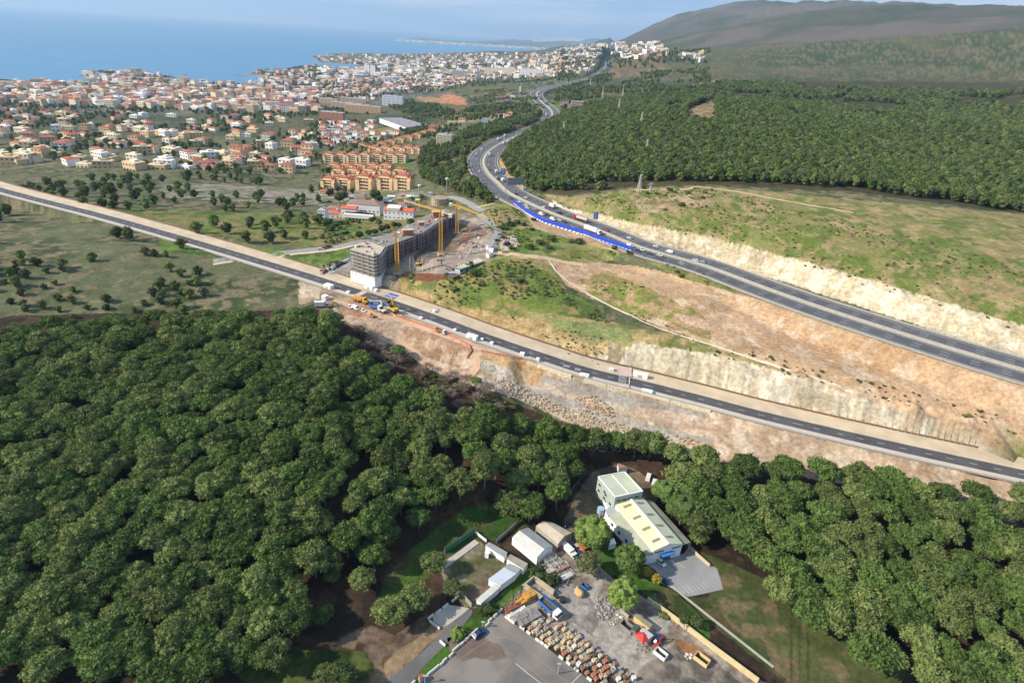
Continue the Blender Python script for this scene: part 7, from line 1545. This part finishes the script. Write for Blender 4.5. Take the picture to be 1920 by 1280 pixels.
# larger stacks at the head of the pallet rows
for u, v, sx, sy, sz, m_, lb in [(992,1116,4,3,2.2,mat('orange_container', (206,152,66), .7, .15),'orange container beside the bay wall'),(984,1124,3,2.4,1.8,MATS['orange_container'],'orange skip in the middle below the orange container'),(974.5,1130,2.4,2,1.5,MATS['orange_container'],'smallest orange skip at the end of the orange row'),(969,1147,7,1.6,.9,LM[4],'long row of white bags'),(977,1153,7,2.6,1.2,LM[1],'grey slab stack right of the white bags'),(991,1157,8,4,1.6,CONCD,'largest dark grey slab stack'),(962,1140,6,1.6,1.6,mat('rusty_steel', (150,84,60)),'rusty steel stack left of the white bags'),(1004,1163,4,4,1.0,LM[1],'grey block stack above the first pallets')]:
    p = PZ(u, v, YZ+sz*.5); f = empty('material_stack' if m_ is not MATS['orange_container'] else 'skip', (p.x, p.y, YZ+.03), .62, lb, 'stack' if m_ is not MATS['orange_container'] else 'skip')
    MB().box(0, 0, 0, sx, sy, .15).build('base', CONCD, f); mb = MB(); n = max(2, int(sx/.9))
    for i in range(n):
        for j in range(2): mb.box(-sx/2+sx*(i+.5)/n, -sy/4+sy/2*j, .15, sx/n*.93, sy/2*.93, sz*(.75+.3*rr2.random()))
    mb.build('load', m_, f)
# barrier blocks
def barrier(u, v, L, ang, label, group):
    p = PZ(u, v, YZ+.4); f = link('barrier_block', BAR); f.location = (p.x, p.y, YZ+.03); f.rotation_euler = (0, 0, ang); f.scale = (L, 1, 1); tag(f, label, 'barrier', group)
BAR = side(MB(), [(-.5,0),(.5,0),(.5,.8),(-.5,.8)], .62, .6).mesh('barrier_block', mat('white_painted_concrete', (222,220,210), .9, .06))
dl = PZ(938, 1144, YZ)-PZ(805, 1261, YZ); al = math.atan2(dl.y, dl.x); dr = A1-A0; ar = math.atan2(dr.y, dr.x)
bl_ = [(938,1143.6,1.8),(929,1152,1.6),(919,1161,1.6),(914,1169.6,1.6),(890,1183,2.6),(881,1191,1.5),(875,1197,1.5),(866,1205.5,1.5),(855,1214,2.6),(845.6,1227,1.5),(834,1236,1.5),(828,1243.5,1.5),(819.5,1249,1.5),(812.5,1255,1.5),(805,1261,1.5),(774.5,1278.6,1.5)]
for i, (u, v, L) in enumerate(bl_): barrier(u, v, L, al, 'white barrier block on the verge, number %s down from the pallets' % (nth+['fourteenth','fifteenth','sixteenth'])[min(i, 15)] if i < 13 else 'white barrier block on the verge, %s the lamp post by the red hut' % ('second above' if i == 13 else 'just above' if i == 14 else 'left of'), 'white barrier blocks along the verge')
for i, (u, v, L) in enumerate([(956,1161,4),(979,1176,1.8),(991,1185,1.5),(1007.6,1198.5,1.5),(1016,1204,1.5),(1024.5,1210.5,1.5),(1052,1231.6,1.6),(1065.6,1242,1.5),(1081,1254,1.6),(1105,1272,1.6)]): barrier(u, v, L, ar, 'white barrier block at the foot of the pallet rows, %s from the upper left' % nth[i], 'white barrier blocks below the pallets')
for i, (u, v, aa) in enumerate([(835,1135,al),(821.7,1145.7,al),(807.6,1154.9,al),(810.4,1166.8,ar),(819.6,1173.8,ar),(830,1204.8,ar),(852,1122.5,al)]): barrier(u, v, 2.4, aa, 'pale jersey barrier around the gravel pad, %s clockwise' % nth[i] if i < 5 else ('lone jersey barrier on the verge beside the lane' if i == 5 else 'jersey barrier under the small tree at the paddock'), 'jersey barriers at the gravel pad')
# huts, container, tent, skips in the yard
e2, _ = roofed('long_container', [(1192.5,1147.5),(1223.7,1170),(1218,1176.5),(1188.7,1153)], 2.6, mat('beige_container_side', (222,196,140), .8, .06), mat('weathered_top', (150,142,120), .9, .15), 'long beige container in the scrap yard', 'container', gz=YZ)
e2, _ = roofed('hut', [(1206,1175),(1225.6,1190),(1217.5,1196),(1200,1181)], 2.8, CONC, mat('pale_flat_roof', (186,190,190), .8, .08), 'grey flat roofed hut behind the red tent', 'hut', gz=YZ)
e2, _ = roofed('canopy', [(1192.5,1168),(1202,1172),(1192,1182),(1183,1178)], 2.6, mat('open_side', (150,140,128), .9, .1), mat('dark_green_sheet', (72,90,76), .8, .1), 'dark green canopy left of the red tent', 'canopy', gz=YZ)
e2, _ = roofed('hut', [(784,1264),(791,1261),(794,1267),(787,1272)], 2.2, GREYW, mat('faded_red_top', (180,84,66), .8, .1), 'small hut with a faded red roof at the lot corner', 'hut', gz=YZ)
p = PZ(1205.6, 1191, YZ+2.4); f = empty('tent', (p.x, p.y, YZ), .6, 'red pyramid tent in the scrap yard', 'tent'); MB().add([(-1.9,-1.9,2.1),(1.9,-1.9,2.1),(1.9,1.9,2.1),(-1.9,1.9,2.1),(0,0,3.4)], [(0,1,4),(1,2,4),(2,3,4),(3,0,4),(3,2,1,0)]).build('roof', mat('red_canvas', (206,52,48), .7, .05), f)
for x in (-1.8, 1.8):
    for y in (-1.8, 1.8): MB().box(x, y, 0, .1, .1, 2.1).build('post', GREYW, f)
def skip(u, v, m, label, s_=1):
    p = PZ(u, v, YZ+.7); f = empty('skip', (p.x, p.y, YZ+.03), -.75, label, 'skip', None, (s_,)*3); mb = MB(); mb.box(0, -1, 0, 3.6, .12, 1.4); mb.box(0, 1, 0, 3.6, .12, 1.4); mb.box(-1.8, 0, 0, .12, 2.1, 1.4); mb.box(1.8, 0, 0, .12, 2.1, 1.4); mb.build('shell', m, f); MB().box(0, 0, 0, 3.5, 1.9, .3).build('floor', mat('dark_inside', (50,48,50), .9, .1), f)
skip(1239, 1225, WHITEW, 'white open skip standing alone on the asphalt', 1.05); skip(1176, 1175, CONCD, 'dark open skip left of the dark green canopy', 1.2); skip(1097, 1098, PM['blue'], 'blue skip at the foot of the grey green tree', .7); skip(1083, 1103, mat('turquoise_paint', (60,170,170), .6, .05), 'small turquoise skip beside the green panel', .6); skip(1316, 1236, mat('beige_container_side', (222,196,140)), 'beige skip cut by the right edge', 1.2)
p = PZ(1086, 1110, YZ+1); f = empty('bulk_bag', (p.x, p.y, YZ), .6, 'large tan rounded bag on the grey track', 'bag'); o = link('bag', np_mesh('bag', ICO[2][0]*np.array([1.5, 2.0, 1.3])*(1+.08*np.random.default_rng(3).normal(size=(len(ICO[2][0]), 1)))+np.array([0, 0, 1.0]), ICO[2][1], mat('tan_canvas', (212,170,120), .9, .12)), f)
p = PZ(1055, 1124, YZ+.6); f = empty('tyre_stack', (p.x, p.y, YZ), 0, 'large dark tyre stack at the end of the rear bay wall', 'tyres')
for k in range(3): MB().cyl(0, 0, .05+k*.42, 1.15, .38, 18).build('tyre', WHEEL, f)
for i, (u, v) in enumerate([(1045,1118),(1040,1114),(1035,1108),(1058,1095-30)]):
    p = PZ(u, v, YZ+.4); f = empty('tyre_stack', (p.x, p.y, YZ), 0, ['small tyre stack next to the large one', 'small tyre stack second from the large one', 'small tyre stack farthest from the large one', 'lone tyre stack beside the scrap racks'][i], 'tyres')
    for k in range(2): MB().cyl(0, 0, .03+k*.32, .6, .3, 14).build('tyre', WHEEL, f)
# steel racks among the scrap
for i, (u, v, a_) in enumerate([(1030,1046,.6),(1040,1056,.6),(1052,1062,.6),(1035,1066,.6),(1062,1078,.6)]):
    p = PZ(u, v, YZ+1); f = empty('steel_rack', (p.x, p.y, YZ), a_, 'open steel rack in the scrap area, %s from the top' % nth[i], 'rack', 'steel racks in the scrap area'); mb = MB()
    for x in (-2.5, 0, 2.5):
        for y in (-1.2, 1.2): mb.tube((x, y, 0), (x, y, 2), .07, .07, 4)
    for z in (.6, 1.3, 2):
        for y in (-1.2, 1.2): mb.tube((-2.5, y, z), (2.5, y, z), .07, .07, 4)
        for x in (-2.5, 0, 2.5): mb.tube((x, -1.2, z), (x, 1.2, z), .06, .06, 4)
    mb.build('frame', SHW, f); MB().box(0, 0, .62, 4.6, 2, .35).build('load', LM[i], f)
# service areas: canopies and shops
for u, v, wpx, hpx, d, wm, lb in [(953,182,5,4,10,mat('yellow_sign', (226,196,70), .6, .05),'yellow service station sign block'),(945,186,6,4,14,PM['red'],'red service station canopy'),(962,184,10,3,16,WHITEW,'white roofed shop of the left service area'),(955,195,22,4,12,mat('shop_dark', (74,78,86), .6, .1),'dark fronted building of the left service area'),(975,172,3,9,8,WHITEW,'white pylon block above the left service area'),
    (1085,196,26,5,16,wallm('shop_grey', (176,160,156)),'grey red fronted building of the right service area'),(1110,196,14,4,14,PM['red'],'red canopy of the right service area'),(1084,206,12,5,12,mat('pale_yellow_shop', (226,216,150), .7, .05),'pale yellow kiosk of the right service area'),(1102,197,8,4,10,WHITEW,'white block of the right service area')]:
    c, w_, h_, a = px_block(u, v, wpx, hpx, d, 0); f = empty('service_building', c, a, lb, 'building'); MB().box(0, 0, 0, w_, d, h_*.8).build('wall', wm, f); MB().box(0, 0, h_*.8, w_+1, d+1, h_*.2).build('roof', wm, f)
rr3 = random.Random(3)
for k in range(34):
    a = k < 17; u, v = (rr3.uniform(938, 990), rr3.uniform(183, 198)) if a else (rr3.uniform(1052, 1080), rr3.uniform(197, 209)); cc = rr3.choice(['white', 'white', 'silver', 'dark grey', 'red'])
    p = G(u, v); vehicle('car', cc).place(p+Vector((0, 0, .2)), rr3.random()*3, None, '%s car parked at the %s service area' % (cc, 'left' if a else 'right'), '%s cars at the %s service area' % (cc, 'left' if a else 'right'))
# ------------------------------------------------------------------ haze
hz = MB(); hz.box(0, 27000, -170, 76000, 62000, 1250); m = bpy.data.materials.new('haze'); m.use_nodes = True; t = m.node_tree; t.nodes.clear(); o_ = t.nodes.new('ShaderNodeOutputMaterial'); pv = t.nodes.new('ShaderNodeVolumePrincipled')
pv.inputs['Color'].default_value = (0.50, 0.73, 1.0, 1); pv.inputs['Density'].default_value = 4.0e-5; pv.inputs['Anisotropy'].default_value = 0.2; t.links.new(pv.outputs[0], o_.inputs['Volume'])
tag(hz.build('haze', m), kind='stuff')

# labels that several things still share: count them from the left where few enough
bpy.context.view_layer.update()
shared = {}
for o in scene.objects:
    if o.parent is None and o.get('label'): shared.setdefault(o['label'], []).append(o)
for lb, os_ in shared.items():
    nth2 = nth+['fourteenth', 'fifteenth', 'sixteenth', 'seventeenth', 'eighteenth']
    if 1 < len(os_) <= 18 and len(lb.split()) <= 12:
        pr = sorted(os_, key=lambda o: float(project(*[np.array(float(c)) for c in o.location])[0]))
        for i, o in enumerate(pr): o['label'] = lb+', '+nth2[i]+' from the left'
